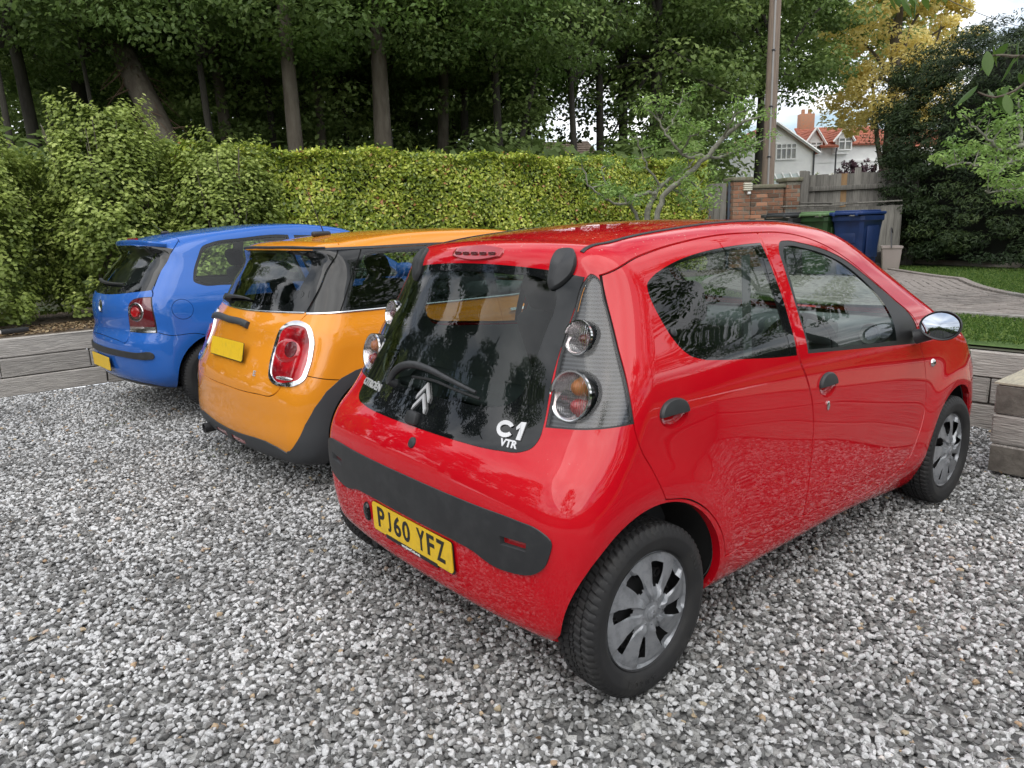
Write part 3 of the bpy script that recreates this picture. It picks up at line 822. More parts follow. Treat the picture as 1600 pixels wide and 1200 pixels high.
M['gravelbase'] = mat('fine gravel bed', (.20, .20, .198), .95, noise=(55, (.06, .06, .06), .42, .58), bump=(55, 1, .02), world=True)
def _gb(m):   # chips of light and dark stone where single stones can no longer be told apart
    t = m.node_tree; b = t.nodes['Principled BSDF']; g = t.nodes.new('ShaderNodeNewGeometry'); v = t.nodes.new('ShaderNodeTexVoronoi'); v.inputs['Scale'].default_value = 42
    t.links.new(g.outputs['Position'], v.inputs['Vector']); s = t.nodes.new('ShaderNodeSeparateColor'); t.links.new(v.outputs['Color'], s.inputs[0]); r = t.nodes.new('ShaderNodeValToRGB'); r.color_ramp.interpolation = 'CONSTANT'
    for p, c in ((0, (.10, .10, .10)), (.3, (.17, .17, .165)), (.55, (.50, .50, .49)), (.8, (.35, .35, .34))):
        e = r.color_ramp.elements.new(p) if p else r.color_ramp.elements[0]; e.color = (*c, 1)
    r.color_ramp.elements.remove(r.color_ramp.elements[-1]); t.links.new(s.outputs[0], r.inputs[0]); t.links.new(r.outputs[0], b.inputs['Base Color'])
_gb(M['gravelbase'])
def sheet(name, poly, z, m): return struct(mesh(name, [(x, y, z) for x, y in poly], [tuple(range(len(poly)))], m))
sheet('gravel_ground', [(-14, -16), (3.98, -16), (3.98, 6.35), (-14, 6.35)], -.024, M['gravelbase'])
M['earth'] = mat('woodland floor', (.05, .045, .03), .95, noise=(2, (.04, .06, .02), .4, .7), world=True)
# raised garden: one level sheet with the gravel court cut out of it
def raised():
    V = [(-200, -200), (300, -200), (300, 300), (-200, 300), (-14, -16), (3.98, -16), (3.98, 6.35), (-14, 6.35)]
    return struct(mesh('garden_ground', [(x, y, ZL - .03) for x, y in V], [(0, 1, 5, 4), (1, 2, 6, 5), (2, 3, 7, 6), (3, 0, 4, 7)], M['earth']))
raised()
sheet('soil_bed', [(-9, 6.42), (3.9, 6.42), (9.9, 5.3), (11, 6.5), (4, 8.6), (-9, 10.5)], ZL - .022, M['soil'])
M['gardenturf'] = M['grassbase']
sheet('lawn', [(4.05, -9), (12.6, -9), (12.6, 3.3), (11.4, 4.6), (9.6, 5.2), (4.05, 6.2)], ZL - .016, M['gardenturf'])

def stones():
    sc = bpy.data.collections.new('stone_shapes'); r = np.random.default_rng(3)
    t = bpy.data.materials.new('gravel stone'); t.use_nodes = True; tt = t.node_tree; b = tt.nodes['Principled BSDF']; b.inputs['Roughness'].default_value = .8; b.inputs['Specular IOR Level'].default_value = .3
    oi = tt.nodes.new('ShaderNodeObjectInfo'); cr = tt.nodes.new('ShaderNodeValToRGB'); E = cr.color_ramp.elements
    stops = [(0, (.14, .14, .138)), (.22, (.20, .20, .197)), (.40, (.27, .27, .265)), (.49, (.23, .22, .21)), (.55, (.40, .40, .395)), (.64, (.56, .565, .57)), (.82, (.57, .575, .58)), (.985, (.64, .64, .64)), (.99, (.40, .26, .16)), (1, (.45, .38, .26))]
    while len(E) < len(stops): E.new(.5)
    for e, (p, c) in zip(E, stops): e.position = p; e.color = (*c, 1)
    tt.links.new(oi.outputs['Random'], cr.inputs[0])
    g = tt.nodes.new('ShaderNodeNewGeometry'); n = tt.nodes.new('ShaderNodeTexNoise'); n.inputs['Scale'].default_value = 130; n.inputs['Detail'].default_value = 3; tt.links.new(g.outputs['Position'], n.inputs['Vector'])
    mr = tt.nodes.new('ShaderNodeMapRange'); mr.inputs[1].default_value = .3; mr.inputs[2].default_value = .7; mr.inputs[3].default_value = .72; mr.inputs[4].default_value = 1.12; tt.links.new(n.outputs[0], mr.inputs[0])
    n2 = tt.nodes.new('ShaderNodeTexNoise'); n2.inputs['Scale'].default_value = 1.3; n2.inputs['Detail'].default_value = 4; tt.links.new(g.outputs['Position'], n2.inputs['Vector'])
    m2 = tt.nodes.new('ShaderNodeMapRange'); m2.inputs[1].default_value = .3; m2.inputs[2].default_value = .7; m2.inputs[3].default_value = .74; m2.inputs[4].default_value = 1.14; tt.links.new(n2.outputs[0], m2.inputs[0])
    mm = tt.nodes.new('ShaderNodeMath'); mm.operation = 'MULTIPLY'; tt.links.new(mr.outputs[0], mm.inputs[0]); tt.links.new(m2.outputs[0], mm.inputs[1])
    vm = tt.nodes.new('ShaderNodeVectorMath'); vm.operation = 'SCALE'; tt.links.new(cr.outputs[0], vm.inputs[0]); tt.links.new(mm.outputs[0], vm.inputs['Scale']); tt.links.new(vm.outputs[0], b.inputs['Base Color'])
    for k in range(12):
        bm = bmesh.new(); q = r.normal(size=(13, 3)); q /= np.linalg.norm(q, axis=1)[:, None]; q *= np.array([1.0, r.uniform(.62, .95), r.uniform(.42, .75)]) * r.uniform(.82, 1.1, (13, 1))
        for p in q: bm.verts.new(p)
        bmesh.ops.convex_hull(bm, input=bm.verts); bmesh.ops.bevel(bm, geom=list(bm.edges), offset=.09, segments=1, affect='EDGES')
        me = bpy.data.meshes.new('stone'); bm.to_mesh(me); bm.free(); me.materials.append(t); o = bpy.data.objects.new('stone', me); sc.objects.link(o)
    bed = mesh('gravel_stones', [(-4.2, -4.2, 0), (3.0, -4.2, 0), (3.96, -.72, 0), (3.96, 6.3, 0), (-4.2, 6.28, 0), (3.0, -.72, 0)], [(0, 1, 5, 4), (5, 2, 3, 4)], M['gravelbase'])
    bed['kind'] = 'stuff'; bed.location.z = -.010
    ng = bpy.data.node_groups.new('scatter', 'GeometryNodeTree'); ng.interface.new_socket('Geometry', in_out='INPUT', socket_type='NodeSocketGeometry'); ng.interface.new_socket('Geometry', in_out='OUTPUT', socket_type='NodeSocketGeometry')
    X = ng.nodes; gi = X.new('NodeGroupInput'); go = X.new('NodeGroupOutput')
    dp = X.new('GeometryNodeDistributePointsOnFaces'); dp.distribute_method = 'RANDOM'; dp.inputs['Density'].default_value = 3700; dp.inputs['Seed'].default_value = 4
    ip = X.new('GeometryNodeInstanceOnPoints'); ci = X.new('GeometryNodeCollectionInfo'); ci.inputs['Collection'].default_value = sc; ci.inputs['Separate Children'].default_value = True; ci.inputs['Reset Children'].default_value = True
    ip.inputs['Pick Instance'].default_value = True
    rr = X.new('FunctionNodeRandomValue'); rr.data_type = 'FLOAT_VECTOR'; rr.inputs[0].default_value = (-.38, -.38, 0); rr.inputs[1].default_value = (.38, .38, 6.28)
    rs = X.new('FunctionNodeRandomValue'); rs.data_type = 'FLOAT'; rs.inputs[2].default_value = .0090; rs.inputs[3].default_value = .0185; rs.inputs['Seed'].default_value = 5
    sp = X.new('GeometryNodeSetPosition'); ro = X.new('FunctionNodeRandomValue'); ro.data_type = 'FLOAT_VECTOR'; ro.inputs[0].default_value = (0, 0, -.007); ro.inputs[1].default_value = (0, 0, .005); ro.inputs['Seed'].default_value = 9
    l = ng.links; l.new(gi.outputs[0], dp.inputs[0]); l.new(dp.outputs[0], sp.inputs[0]); l.new(ro.outputs[0], sp.inputs['Offset']); l.new(sp.outputs[0], ip.inputs['Points']); l.new(ci.outputs[0], ip.inputs['Instance'])
    l.new(rr.outputs[0], ip.inputs['Rotation']); l.new(rs.outputs[1], ip.inputs['Scale']); l.new(ip.outputs[0], go.inputs[0])
    md = bed.modifiers.new('scatter', 'NODES'); md.node_group = ng
    return bed
stones()

# ---------------------------------------------------------------- timber retaining walls: every sleeper a piece
_sl = {}
def sleeper_data(L, w, h, seed, m):
    """rough-sawn baulk: worn edges, slightly wavy faces"""
    r = random.Random(seed); bm = bmesh.new(); bmesh.ops.create_cube(bm, size=1)
    for v in bm.verts: v.co = Vector((v.co.x * L, v.co.y * w, v.co.z * h))
    bmesh.ops.bevel(bm, geom=list(bm.edges), offset=.008, segments=1, affect='EDGES')
    for v in bm.verts: v.co += Vector((r.uniform(-.004, .004), r.uniform(-.004, .004), r.uniform(-.003, .003)))
    me = bpy.data.meshes.new('sleeper'); bm.to_mesh(me); bm.free(); me.materials.append(m); me.materials.append(M['endgrain'])
    ax = 0
    for p in me.polygons: 
        if abs(p.normal.x) > .9: p.material_index = 1
    return me
def sleeper(parent, a, b, z, h, w, seed, label=None):
    a = Vector((*a, 0)); b = Vector((*b, 0)); d = b - a; L = d.length - .008
    o = bpy.data.objects.new('sleeper', sleeper_data(L, w, h - .008, seed, M['sleeper'])); COL.objects.link(o); o.parent = parent
    o.location = (a + b) / 2 + Vector((0, 0, z + h/2)); o.rotation_euler = (random.uniform(-.008, .008), random.uniform(-.003, .003), math.atan2(d.y, d.x)); 
    if label: o['label'] = label
    return o
def left_wall():
    t = thing('timber_retaining_wall', 'grey oak sleeper retaining wall below the shrubs, behind the blue car', 'retaining wall')
    y0 = 6.40; f = lambda x: y0 + .02 * (x + 1)
    for c, cuts in enumerate(([-6, -3.2, -.15, 2.4, 4.0], [-6, -3.6, -1.72, -1.05, -.28, 2.0, 4.0], [-6, -2.9, 1.9, 4.0])):
        for i in range(len(cuts) - 1):
            dy = .012 * ((c * 7 + i * 3) % 3 - 1); sleeper(t, (cuts[i], f(cuts[i]) + dy), (cuts[i+1], f(cuts[i+1]) + dy), c * .19 - .02, .19, .13, c * 10 + i)
    return t
left_wall()
def right_wall():
    t = thing('timber_retaining_wall', 'grey sleeper retaining wall in front of the red car, holding up the lawn', 'retaining wall')
    for c, cuts in enumerate(([6.3, 4.0, 1.6, -.6, -3.0], [6.3, 5.0, 2.6, .3, -.45, -3.0], [6.3, 3.7, 1.3, -3.0])):
        for i in range(len(cuts) - 1): sleeper(t, (4.02, cuts[i]), (4.02, cuts[i+1]), c * .185 - .02, .185, .13, 50 + c * 10 + i)
    s = thing('sleeper_pier', 'stacked sleeper pier with pale sawn top at the right edge, past the red front wheel', 'pier')
    h = .172
    for c in range(3):
        if c == 1: sleeper(s, (3.12, -.755), (3.12, -3.2), c*h - .01, h, .20, 70 + c); sleeper(s, (3.23, -.86), (3.94, -.86), c*h - .01, h, .20, 75 + c)
        else: sleeper(s, (3.02, -.86), (3.94, -.86), c*h - .01, h, .20, 80 + c); sleeper(s, (3.12, -.965), (3.12, -3.2), c*h - .01, h, .20, 85 + c)
    mb = MB(); mb.prism([(3.015, -.752), (3.945, -.752), (3.945, -3.2), (3.015, -3.2)], 3*h - .008, 3*h + .002); mb.build('pier_top', mat('pale freshly sawn timber', (.40, .36, .27), .85, noise=(3, (.25, .23, .19), .4, .7), stretch=(4, 30, 30)), s)
right_wall()
def side_wall():
    t = thing('timber_retaining_wall', 'sleeper retaining wall along the near side of the court, to the right of the camera', 'retaining wall')
    for c, cuts in enumerate(([-.3, 1.4, 3.0], [-.3, .9, 3.0], [-.3, 2.0, 3.0])):
        for i in range(len(cuts) - 1): sleeper(t, (cuts[i], -3.06), (cuts[i+1], -3.06), c * .172 - .01, .172, .13, 90 + c * 10 + i)
side_wall()
sheet('lawn', [(-.3, -9), (4.05, -9), (4.05, -3.12), (-.3, -3.12)], .50, M['gardenturf'])
def spot():
    t = thing('garden_spotlight', 'small black box spotlight lying on the soil behind the left timber wall', 'garden light', (-.86, 6.62, ZL), .25)
    mb = MB(); mb.bbox((0, 0, .025), (.24, .09, .045), .01); mb.build('housing', M['blacktrim'], t)
    mb = MB(); mb.box((-.122, 0, .025), (.004, .03, .03)); mb.build('lens', M['platewhite'], t)
spot()

# ---------------------------------------------------------------- block-paved path with raised edging
def paving():
    r = random.Random(5); cl = spline([(6.05, -6.0), (6.00, -2.6), (6.12, -.6), (6.85, 1.35), (8.4, 3.0), (10.3, 4.3)], False, .205)
    wl = np.interp(np.linspace(0, 1, len(cl)), [0, .45, .62, .8, 1], [.62, .66, 1.25, 1.75, 1.3])
    T_ = np.gradient(cl, axis=0); T_ /= np.linalg.norm(T_, axis=1)[:, None]; Nn = np.stack([T_[:, 1], -T_[:, 0]], 1)
    t = struct(mesh('paved_path', [(*(cl[i] + Nn[i]*wl[i]*s_), ZL - .006) for i in range(len(cl)) for s_ in (-1, 1)], [(2*i, 2*i+1, 2*i+3, 2*i+2) for i in range(len(cl) - 1)], mat('sandy joints', (.06, .052, .042), .95, noise=(20, (.07, .08, .04), .4, .6), world=True)))
    m = mat('grey brown clay paver', (.20, .175, .16), .85, noise=(25, (.30, .275, .255), .5, .75), bump=(90, .5, .004), rand=.25, world=True); me_ = mat('edging block', (.24, .225, .21), .85, noise=(25, (.33, .31, .29), .5, .75), bump=(90, .5, .004), rand=.2, world=True)
    quads = []
    for i in range(len(cl) - 1):
        n = max(1, int(2 * wl[i] / .105)); off = 0
        for k in range(n):
            a0, a1 = -1 + 2*k/n, -1 + 2*(k+1)/n; edge = (k == 0 or k == n - 1)
            g = .007; q = []
            for (ii, aa, si, sa) in ((i, a0, 1, 1), (i + 1, a0, -1, 1), (i + 1, a1, -1, -1), (i, a1, 1, -1)):
                p = cl[ii] + Nn[ii]*wl[ii]*aa; p = p + T_[ii]*g*si*1.6 + Nn[ii]*g*sa; q.append(p)
            c = sum(q) / 4; quads.append((math.hypot(c[0] + 1.6, c[1] + 2.1) - (4 if c[1] < -2.3 else 0) * -1, q, c, edge))
    quads.sort(key=lambda a: a[0])
    vis = [q for q in quads if q[2][1] > -1.5]; rest = [q for q in quads if q[2][1] <= -1.5]
    def solid(q, c, edge, mb, loc):
        h = .028 if edge else .004 + r.uniform(-.003, .003)
        top = [(p[0] - loc[0], p[1] - loc[1]) for p in q]; b0 = [( (x)*.94, (y)*.94) for x, y in [(p[0]-c[0], p[1]-c[1]) for p in q]]
        V = [(x, y, -.02) for x, y in top] + [(x, y, h - .004) for x, y in top] + [(x + c[0] - loc[0], y + c[1] - loc[1], h) for x, y in b0]
        mb.add(V, [(8, 9, 10, 11), (4, 5, 9, 8), (5, 6, 10, 9), (6, 7, 11, 10), (7, 4, 8, 11), (0, 1, 5, 4), (1, 2, 6, 5), (2, 3, 7, 6), (3, 0, 4, 7)])
    for d, q, c, e in vis[:300]:
        mb = MB(); solid(q, c, e, mb, c); o = mb.build('paving_block', me_ if e else m, t); o.location = (c[0], c[1], ZL)
    mb = MB()
    for d, q, c, e in vis[300:] + rest: solid(q, c, e, mb, (0, 0))
    o = mb.build('distant_paving_blocks', m, t); o.location.z = ZL; o['kind'] = 'stuff'
    return cl, wl, Nn
PATH = paving()

def grass():
    r = np.random.default_rng(11); n = 150000
    P = np.stack([r.uniform(4.1, 12.0, n) , r.uniform(-2.2, 4.2, n)], 1)
    keep = r.uniform(0, 1, n) < np.clip(1.25 - (P[:, 0] - 4.1) / 8, .25, 1); P = P[keep]
    cl, wl, _ = PATH; d = np.min(np.linalg.norm(P[:, None, :] - cl[None, ::3], axis=2) - (wl[None, ::3] + .02), axis=1); P = P[d > 0]
    C = np.concatenate([P, np.full((len(P), 1), ZL + .012)], 1); N = r.normal(size=(len(P), 3)); N[:, 2] *= .25
    me = leafmesh(C, N, .048, .009, 2, 0, None, 'grass', droop=0.0); o = link('lawn_grass', me, M['lawn_blade']); o['kind'] = 'stuff'
grass()

# ---------------------------------------------------------------- hedge and shrubs
def hedge():
    a = Vector((1.1, 7.55, 0)); b = Vector((9.9, 6.15, 0)); d = (b - a); L = d.length; u = d / L; nrm = Vector((u.y, -u.x, 0)); H = 2.52; D = .9
    t = thing('clipped_laurel_hedge', 'long clipped yellow-green hedge running behind the cars to the gate', 'hedge', (0, 0, 0)); r = np.random.default_rng(21)
    A = np.array(a); U = np.array(u); NN = np.array(nrm)
    n1 = 52000; s = r.uniform(0, L, n1); z = ZL + (H - ZL) * r.uniform(0, 1, n1); wav = .05*np.sin(s*2.1 + z*3) + .04*np.sin(s*5.3 - z*4.1)
    dep = r.exponential(.05, n1); P1 = A + U*s[:, None] + NN*(wav - dep)[:, None]; P1[:, 2] = z; N1 = NN*.9 + r.normal(size=(n1, 3))*.55 + np.array([0, 0, .35])
    n2 = 24000; s = r.uniform(0, L, n2); dd = r.uniform(-.02, D, n2); P2 = A + U*s[:, None] - NN*dd[:, None]; P2[:, 2] = H + .03*np.sin(s*3) + .03*np.sin(s*7.7) - .03*(s/L) - r.exponential(.04, n2) + r.exponential(.02, n2); N2 = r.normal(size=(n2, 3))*.6 + np.array([0, 0, 1.0])
    n3 = 5000; z = ZL + (H - ZL)*r.uniform(0, 1, n3); dd = r.uniform(0, D, n3); P3 = A + U*(L + .04*np.sin(z*5))[:, None] - NN*dd[:, None] + U*r.normal(0, .04, n3)[:, None]; P3[:, 2] = z; N3 = U + r.normal(size=(n3, 3))*.5
    P = np.concatenate([P1, P2, P3]); N = np.concatenate([N1, N2, N3]); depv = np.concatenate([dep, np.zeros(n2), np.zeros(n3)])
    ptch = .5 + .16*np.sin(P[:, 0]*4.1 + P[:, 2]*6) * np.sin(P[:, 2]*5.3 - P[:, 0]*2.2)
    tone = np.clip(ptch + r.normal(0, .2, len(P)) , 0, .97); tone[r.uniform(0, 1, len(P)) < .004] = 1.0
    me = leafmesh(P, N, .066, .036, 5, .12, tone, 'hedge'); m = foliage_mat('laurel leaves', [(0, (.07, .12, .018)), (.35, (.22, .30, .035)), (.7, (.47, .54, .075)), (.955, (.74, .76, .18)), (.97, (.50, .22, .10))], .28, .32, .5)
    link('foliage', me, m, t)
    core = MB(); c = (A + U*L/2 - NN*(D/2 + .03)); core.box((c[0], c[1], (ZL + H)/2 - .10), (L - .15, D - .22, H - ZL - .16), Matrix.Rotation(math.atan2(u.y, u.x), 3, 'Z')); core.build('dark_core', mat('dark hedge core', (.018, .022, .008), .95, noise=(25, (.05, .05, .02), .45, .6)), t)  # solid dark core added inside the leaves, no twigs modelled
    mb = MB(); rr = random.Random(2)
    for k in range(34): 
        p = A + U*(k + .5)*L/34 - NN*.3; mb.tube([(p[0], p[1], ZL), (p[0] + rr.uniform(-.1, .1), p[1], 1.4)], [.03, .02], 6)
    o = mb.build('stems', M['bark'], t); o['kind'] = 'stuff'
hedge()
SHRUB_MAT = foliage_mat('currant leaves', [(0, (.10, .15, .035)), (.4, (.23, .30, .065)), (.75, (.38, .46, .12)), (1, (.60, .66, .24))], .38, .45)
def shrub(name, label, centre, radii, nclus, leaves, size, seed, m, top=None, z0=ZL, group=None, cat='shrub', stems=26):
    r = np.random.default_rng(seed); t = thing(name, label, cat, (centre[0], centre[1], z0), 0, group); Ps = []; Ns = []; Tn = []; mb = MB()
    R = np.array(radii)
    for k in range(nclus):      # upright leafy shoots standing out of an uneven body
        a = r.uniform(0, 6.28); h = r.uniform(0, 1) ** .8; env = (1 - .42*h**2.5) * (.86 + .14*math.sin(a*3 + seed) + .08*math.sin(h*9 + a*5)); q = r.uniform(.62, 1.0) ** .6
        c = np.array([math.cos(a)*R[0]*env*q, math.sin(a)*R[1]*env*q, .05 + R[2]*h*(.93 + .10*math.sin(a*2.3 + seed))]); d = np.array([math.cos(a), math.sin(a), .3])
        if h > .85: c[:2] *= r.uniform(.1, 1)
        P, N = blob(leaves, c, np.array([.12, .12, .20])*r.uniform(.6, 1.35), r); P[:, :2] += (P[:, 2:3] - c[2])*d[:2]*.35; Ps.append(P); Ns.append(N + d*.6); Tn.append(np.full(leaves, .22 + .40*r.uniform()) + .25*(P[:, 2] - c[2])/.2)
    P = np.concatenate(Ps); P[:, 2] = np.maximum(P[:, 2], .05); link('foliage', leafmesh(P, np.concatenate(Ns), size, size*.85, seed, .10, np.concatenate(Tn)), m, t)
    for k in range(stems):
        a = r.uniform(0, 6.28); c = np.array([math.cos(a)*R[0]*r.uniform(.1, .9), math.sin(a)*R[1]*r.uniform(.1, .9), R[2]*r.uniform(.6, 1.0)]); mb.tube([(c[0]*.25, c[1]*.25, 0), (c[0]*.6, c[1]*.6, c[2]*.5), tuple(c)], [.014, .010, .004], 5)
    mb.build('stems', M['bark'], t); return t
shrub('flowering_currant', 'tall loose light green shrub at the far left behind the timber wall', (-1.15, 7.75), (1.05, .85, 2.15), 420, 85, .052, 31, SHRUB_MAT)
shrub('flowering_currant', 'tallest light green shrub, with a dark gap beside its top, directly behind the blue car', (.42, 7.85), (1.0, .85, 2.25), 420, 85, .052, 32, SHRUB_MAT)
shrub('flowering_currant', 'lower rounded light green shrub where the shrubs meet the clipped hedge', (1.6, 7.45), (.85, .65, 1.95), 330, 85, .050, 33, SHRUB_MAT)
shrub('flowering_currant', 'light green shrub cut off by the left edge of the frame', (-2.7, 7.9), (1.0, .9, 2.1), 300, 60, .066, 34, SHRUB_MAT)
def litter():
    r = np.random.default_rng(4); n = 5200; P = np.stack([r.uniform(-4, 3.9, n), r.uniform(6.48, 7.3, n), np.full(n, ZL - .008)], 1); N = r.normal(size=(n, 3))*.35 + [0, 0, 1]
    m = foliage_mat('dead leaves', [(0, (.09, .055, .03)), (.6, (.22, .15, .08)), (1, (.38, .30, .18))], .1, .8); o = link('leaf_litter', leafmesh(P, N, .045, .03, 3, .1), m); o['kind'] = 'stuff'
    # scattered fallen leaves on the gravel
    n = 170; P = np.stack([r.uniform(-2, 3, n), r.uniform(-2, 6, n), np.full(n, .012)], 1); o = link('fallen_leaves', leafmesh(P, r.normal(size=(n, 3))*.3 + [0, 0, 1], .032, .018, 8, .15), m); o['kind'] = 'stuff'
    g = foliage_mat('tiny weeds', [(0, (.05, .09, .02)), (1, (.17, .22, .06))], .3); cs = [(1.1, .9), (-.2, 4.9), (-.1, 2.9), (.3, -.2), (2.9, -1.0), (1.9, -1.5), (-.5, 4.3)]; P = np.concatenate([np.stack([r.normal(x, .10, 50), r.normal(y, .10, 50), r.uniform(.0, .012, 50)], 1) for x, y in cs]); o = link('gravel_weeds', leafmesh(P, r.normal(size=(len(P), 3)) + [0, 0, .6], .016, .006, 9, .15), g); o['kind'] = 'stuff'
litter()
# ---------------------------------------------------------------- trees
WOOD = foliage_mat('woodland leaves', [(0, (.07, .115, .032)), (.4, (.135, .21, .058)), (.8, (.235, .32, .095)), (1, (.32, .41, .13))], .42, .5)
WOOD2 = foliage_mat('lime green woodland leaves', [(0, (.06, .11, .025)), (.5, (.13, .22, .05)), (1, (.27, .38, .09))], .4, .5)
WOODFAR = foliage_mat('lightened far leaves', [(0, (.10, .15, .045)), (.5, (.19, .27, .08)), (1, (.34, .44, .14))], .45, .6)  # leaf colour lightened to make up for the shade deep in the wood
GOLD = foliage_mat('golden spring leaves', [(0, (.55, .48, .16)), (.5, (.85, .74, .30)), (1, (.95, .86, .45))], .5, .5)
YEW = foliage_mat('yew needles', [(0, (.010, .022, .008)), (.5, (.024, .045, .013)), (.9, (.055, .085, .022)), (1, (.09, .12, .035))], .15, .6)
APPLE = foliage_mat('young apple leaves', [(0, (.10, .19, .04)), (.5, (.21, .34, .08)), (1, (.36, .50, .15))], .4, .4)
def crown_mesh(seed, R, z0, z1, nclus, leaves, size, open_=.0, clus=(.9, .9, .38), name='crown'):
    r = np.random.default_rng(seed); Ps = []; Ns = []; Tn = []; cen = []
    for k in range(nclus):
        a = r.uniform(0, 6.28); h = r.uniform(0, 1); env = math.sin(min(1, (h + .18)) * math.pi * .92) ** .6; q = r.uniform(.25, 1) ** .5
        c = np.array([math.cos(a)*R*env*q, math.sin(a)*R*env*q, z0 + (z1 - z0)*h - .5*q]); s = r.uniform(.6, 1.35); cen.append(c)
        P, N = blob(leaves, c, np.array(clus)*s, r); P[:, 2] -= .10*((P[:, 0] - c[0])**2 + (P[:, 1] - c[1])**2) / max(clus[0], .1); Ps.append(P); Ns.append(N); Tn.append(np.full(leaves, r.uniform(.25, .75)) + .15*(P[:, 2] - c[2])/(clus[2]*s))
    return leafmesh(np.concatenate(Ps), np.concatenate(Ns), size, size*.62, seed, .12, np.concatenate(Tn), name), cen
def limbs(mb, base, top, cen, r0, seed, nl=16, zmin=2.5):
    r = random.Random(seed); H = top.z - base.z
    for c in (cen[::max(1, len(cen)//nl)]):
        c = Vector(c); f = min(.92, max(.48, (c.z - 1.5 - base.z) / H * .75)); p = base.lerp(top, f); rr = r0*(1 - f)*.55 + .02
        m = p.lerp(c, .5) + Vector((r.uniform(-.3, .3), r.uniform(-.3, .3), r.uniform(-.1, .5))); mb.tube([p, m, c], [rr, rr*.6, rr*.2], 6)
_crowns = {}
def tree(name, label, x, y, r0, H, lean=(0, 0), crown=None, m=None, bark='bark_dark', z0=ZL - .05, group=None, kink=.25, seed=0, fork=None, scale=1.0, rot=0.0, cat='tree', ncl=70, lv=150, size=.17, R=3.2, cz=(3.6, 12), clus=(.9, .9, .38)):
    t = thing(name, label, cat, (x, y, z0), 0, group); rd = random.Random(seed + 100)
    key = (seed % 5, ncl, lv, size, R, cz, clus)
    if key not in _crowns: _crowns[key] = crown_mesh(40 + seed % 5, R, cz[0], cz[1], ncl, lv, size, clus=clus)
    me, cen = _crowns[key]
    top = Vector((lean[0]*H, lean[1]*H, H)); pts = []; n = 9
    for i in range(n):
        q = i/(n-1); pts.append(Vector((lean[0]*H*q + kink*math.sin(q*5 + seed)*q, lean[1]*H*q + kink*math.cos(q*4 + seed)*q, H*q)))
    rs = [r0*(1.25 if i == 0 else 1)*(1 - .75*i/(n-1)) for i in range(n)]; mb = MB(); mb.tube(pts, rs, 10)
    Rm = Matrix.Rotation(rot, 3, 'Z'); c2 = [Rm @ Vector(c) + top*0 + Vector((lean[0]*c[2], lean[1]*c[2], 0)) for c in cen]
    limbs(mb, Vector((0, 0, 0)), pts[-1], c2, r0*.8, seed, nl=9)
    if fork:
        for (f, dx, dy, dz, rr) in fork: p = pts[0].lerp(pts[-1], f); mb.tube([p, p + Vector((dx*.5, dy*.5, dz*.4)), p + Vector((dx, dy, dz))], [rr, rr*.8, rr*.4], 8)
    mb.build('trunk', M[bark], t)
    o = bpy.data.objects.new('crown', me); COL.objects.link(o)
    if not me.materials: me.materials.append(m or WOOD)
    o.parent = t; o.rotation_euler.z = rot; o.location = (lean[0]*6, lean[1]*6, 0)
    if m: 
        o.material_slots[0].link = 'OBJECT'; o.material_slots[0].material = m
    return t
G = 'woodland trees behind the hedge'
TR = [  # x, y, trunk radius, lean, label
 (1.2, 17.6, .17, (-.05, 0), 'slim dark woodland tree at the far left, its trunk half lost in shade'),
 (2.4, 21.9, .20, (-.06, 0), 'dark woodland tree leaning left, second trunk from the left edge'),
 (2.75, 19.0, .22, (-.08, .0), 'thick dark trunk leaning left, standing left of the ivy-bound leaning tree'),
 (4.8, 15.9, .17, (-.02, 0), 'straight brown trunk above the meeting point of shrubs and hedge'),
 (5.05, 12.8, .19, (.0, 0), 'tall pale brown straight trunk rising behind the left part of the hedge'),
 (6.95, 15.3, .13, (-.03, 0), 'thin brown trunk just right of the tall pale trunk'),
 (6.97, 12.6, .24, (.0, 0), 'thickest brown trunk, behind the hedge above the orange car'),
 (9.6, 14.4, .19, (.05, -.02), 'brown trunk leaning right, second right of the thickest trunk'),
 (10.7, 14.9, .15, (.04, -.02), 'slim dark trunk leaning slightly right, beside a forked tree'),
 (10.25, 12.5, .13, (-.02, 0), 'dark forked tree with a V of two stems above the middle of the hedge'),
 (15.2, 13.8, .15, (0, 0), 'dark straight trunk beside the brown roof'),
 (17.35, 14.8, .20, (0, 0), 'dark trunk right of the brown roof, half hidden by hanging leaves'),
 (17.0, 13.2, .24, (0, 0), 'big dark-leaved tree with hanging green tassels, left of the utility pole'),
 (21.8, 12.2, .2, (0, 0), 'big dark-leaved tree right behind the utility pole'),
 (25.0, 14.6, .20, (0, 0), 'green tree between the utility pole and the golden tree'),
 (9.0, 21.0, .2, (.02, 0), 'deep woodland tree far behind the thickest trunk'),
 (13.0, 20.5, .2, (-.02, 0), 'deep woodland tree far behind the middle of the hedge'),
 (5.0, 23.5, .2, (.02, 0), 'deep woodland tree far behind the pale trunk'),
]
for i, (x, y, rr, ln, lb) in enumerate(TR):
    kw = dict(ncl=105, lv=250, size=.115, R=3.7, cz=(4.9, 9.4), clus=(.9, .9, .30)) if i < 10 or i > 14 else dict(ncl=150, lv=160, size=.16, R=3.6, cz=(2.2, 13), clus=(.85, .85, .42)) if i in (12,) else dict(ncl=110, lv=160, size=.16, R=3.3, cz=(5.6, 13), clus=(.8, .8, .42))
    fork = [(.14, .9, -.5, 3.2, .09)] if i == 9 else None
    tree('woodland_tree', lb, x, y, rr, 12, ln, m=(WOOD2 if i in (6, 8, 16, 14) else WOOD), bark='bark' if i in (3, 4, 5, 6, 7) else 'bark_dark', group=G, seed=i, rot=i*1.3, fork=fork, kink=.12, **kw)
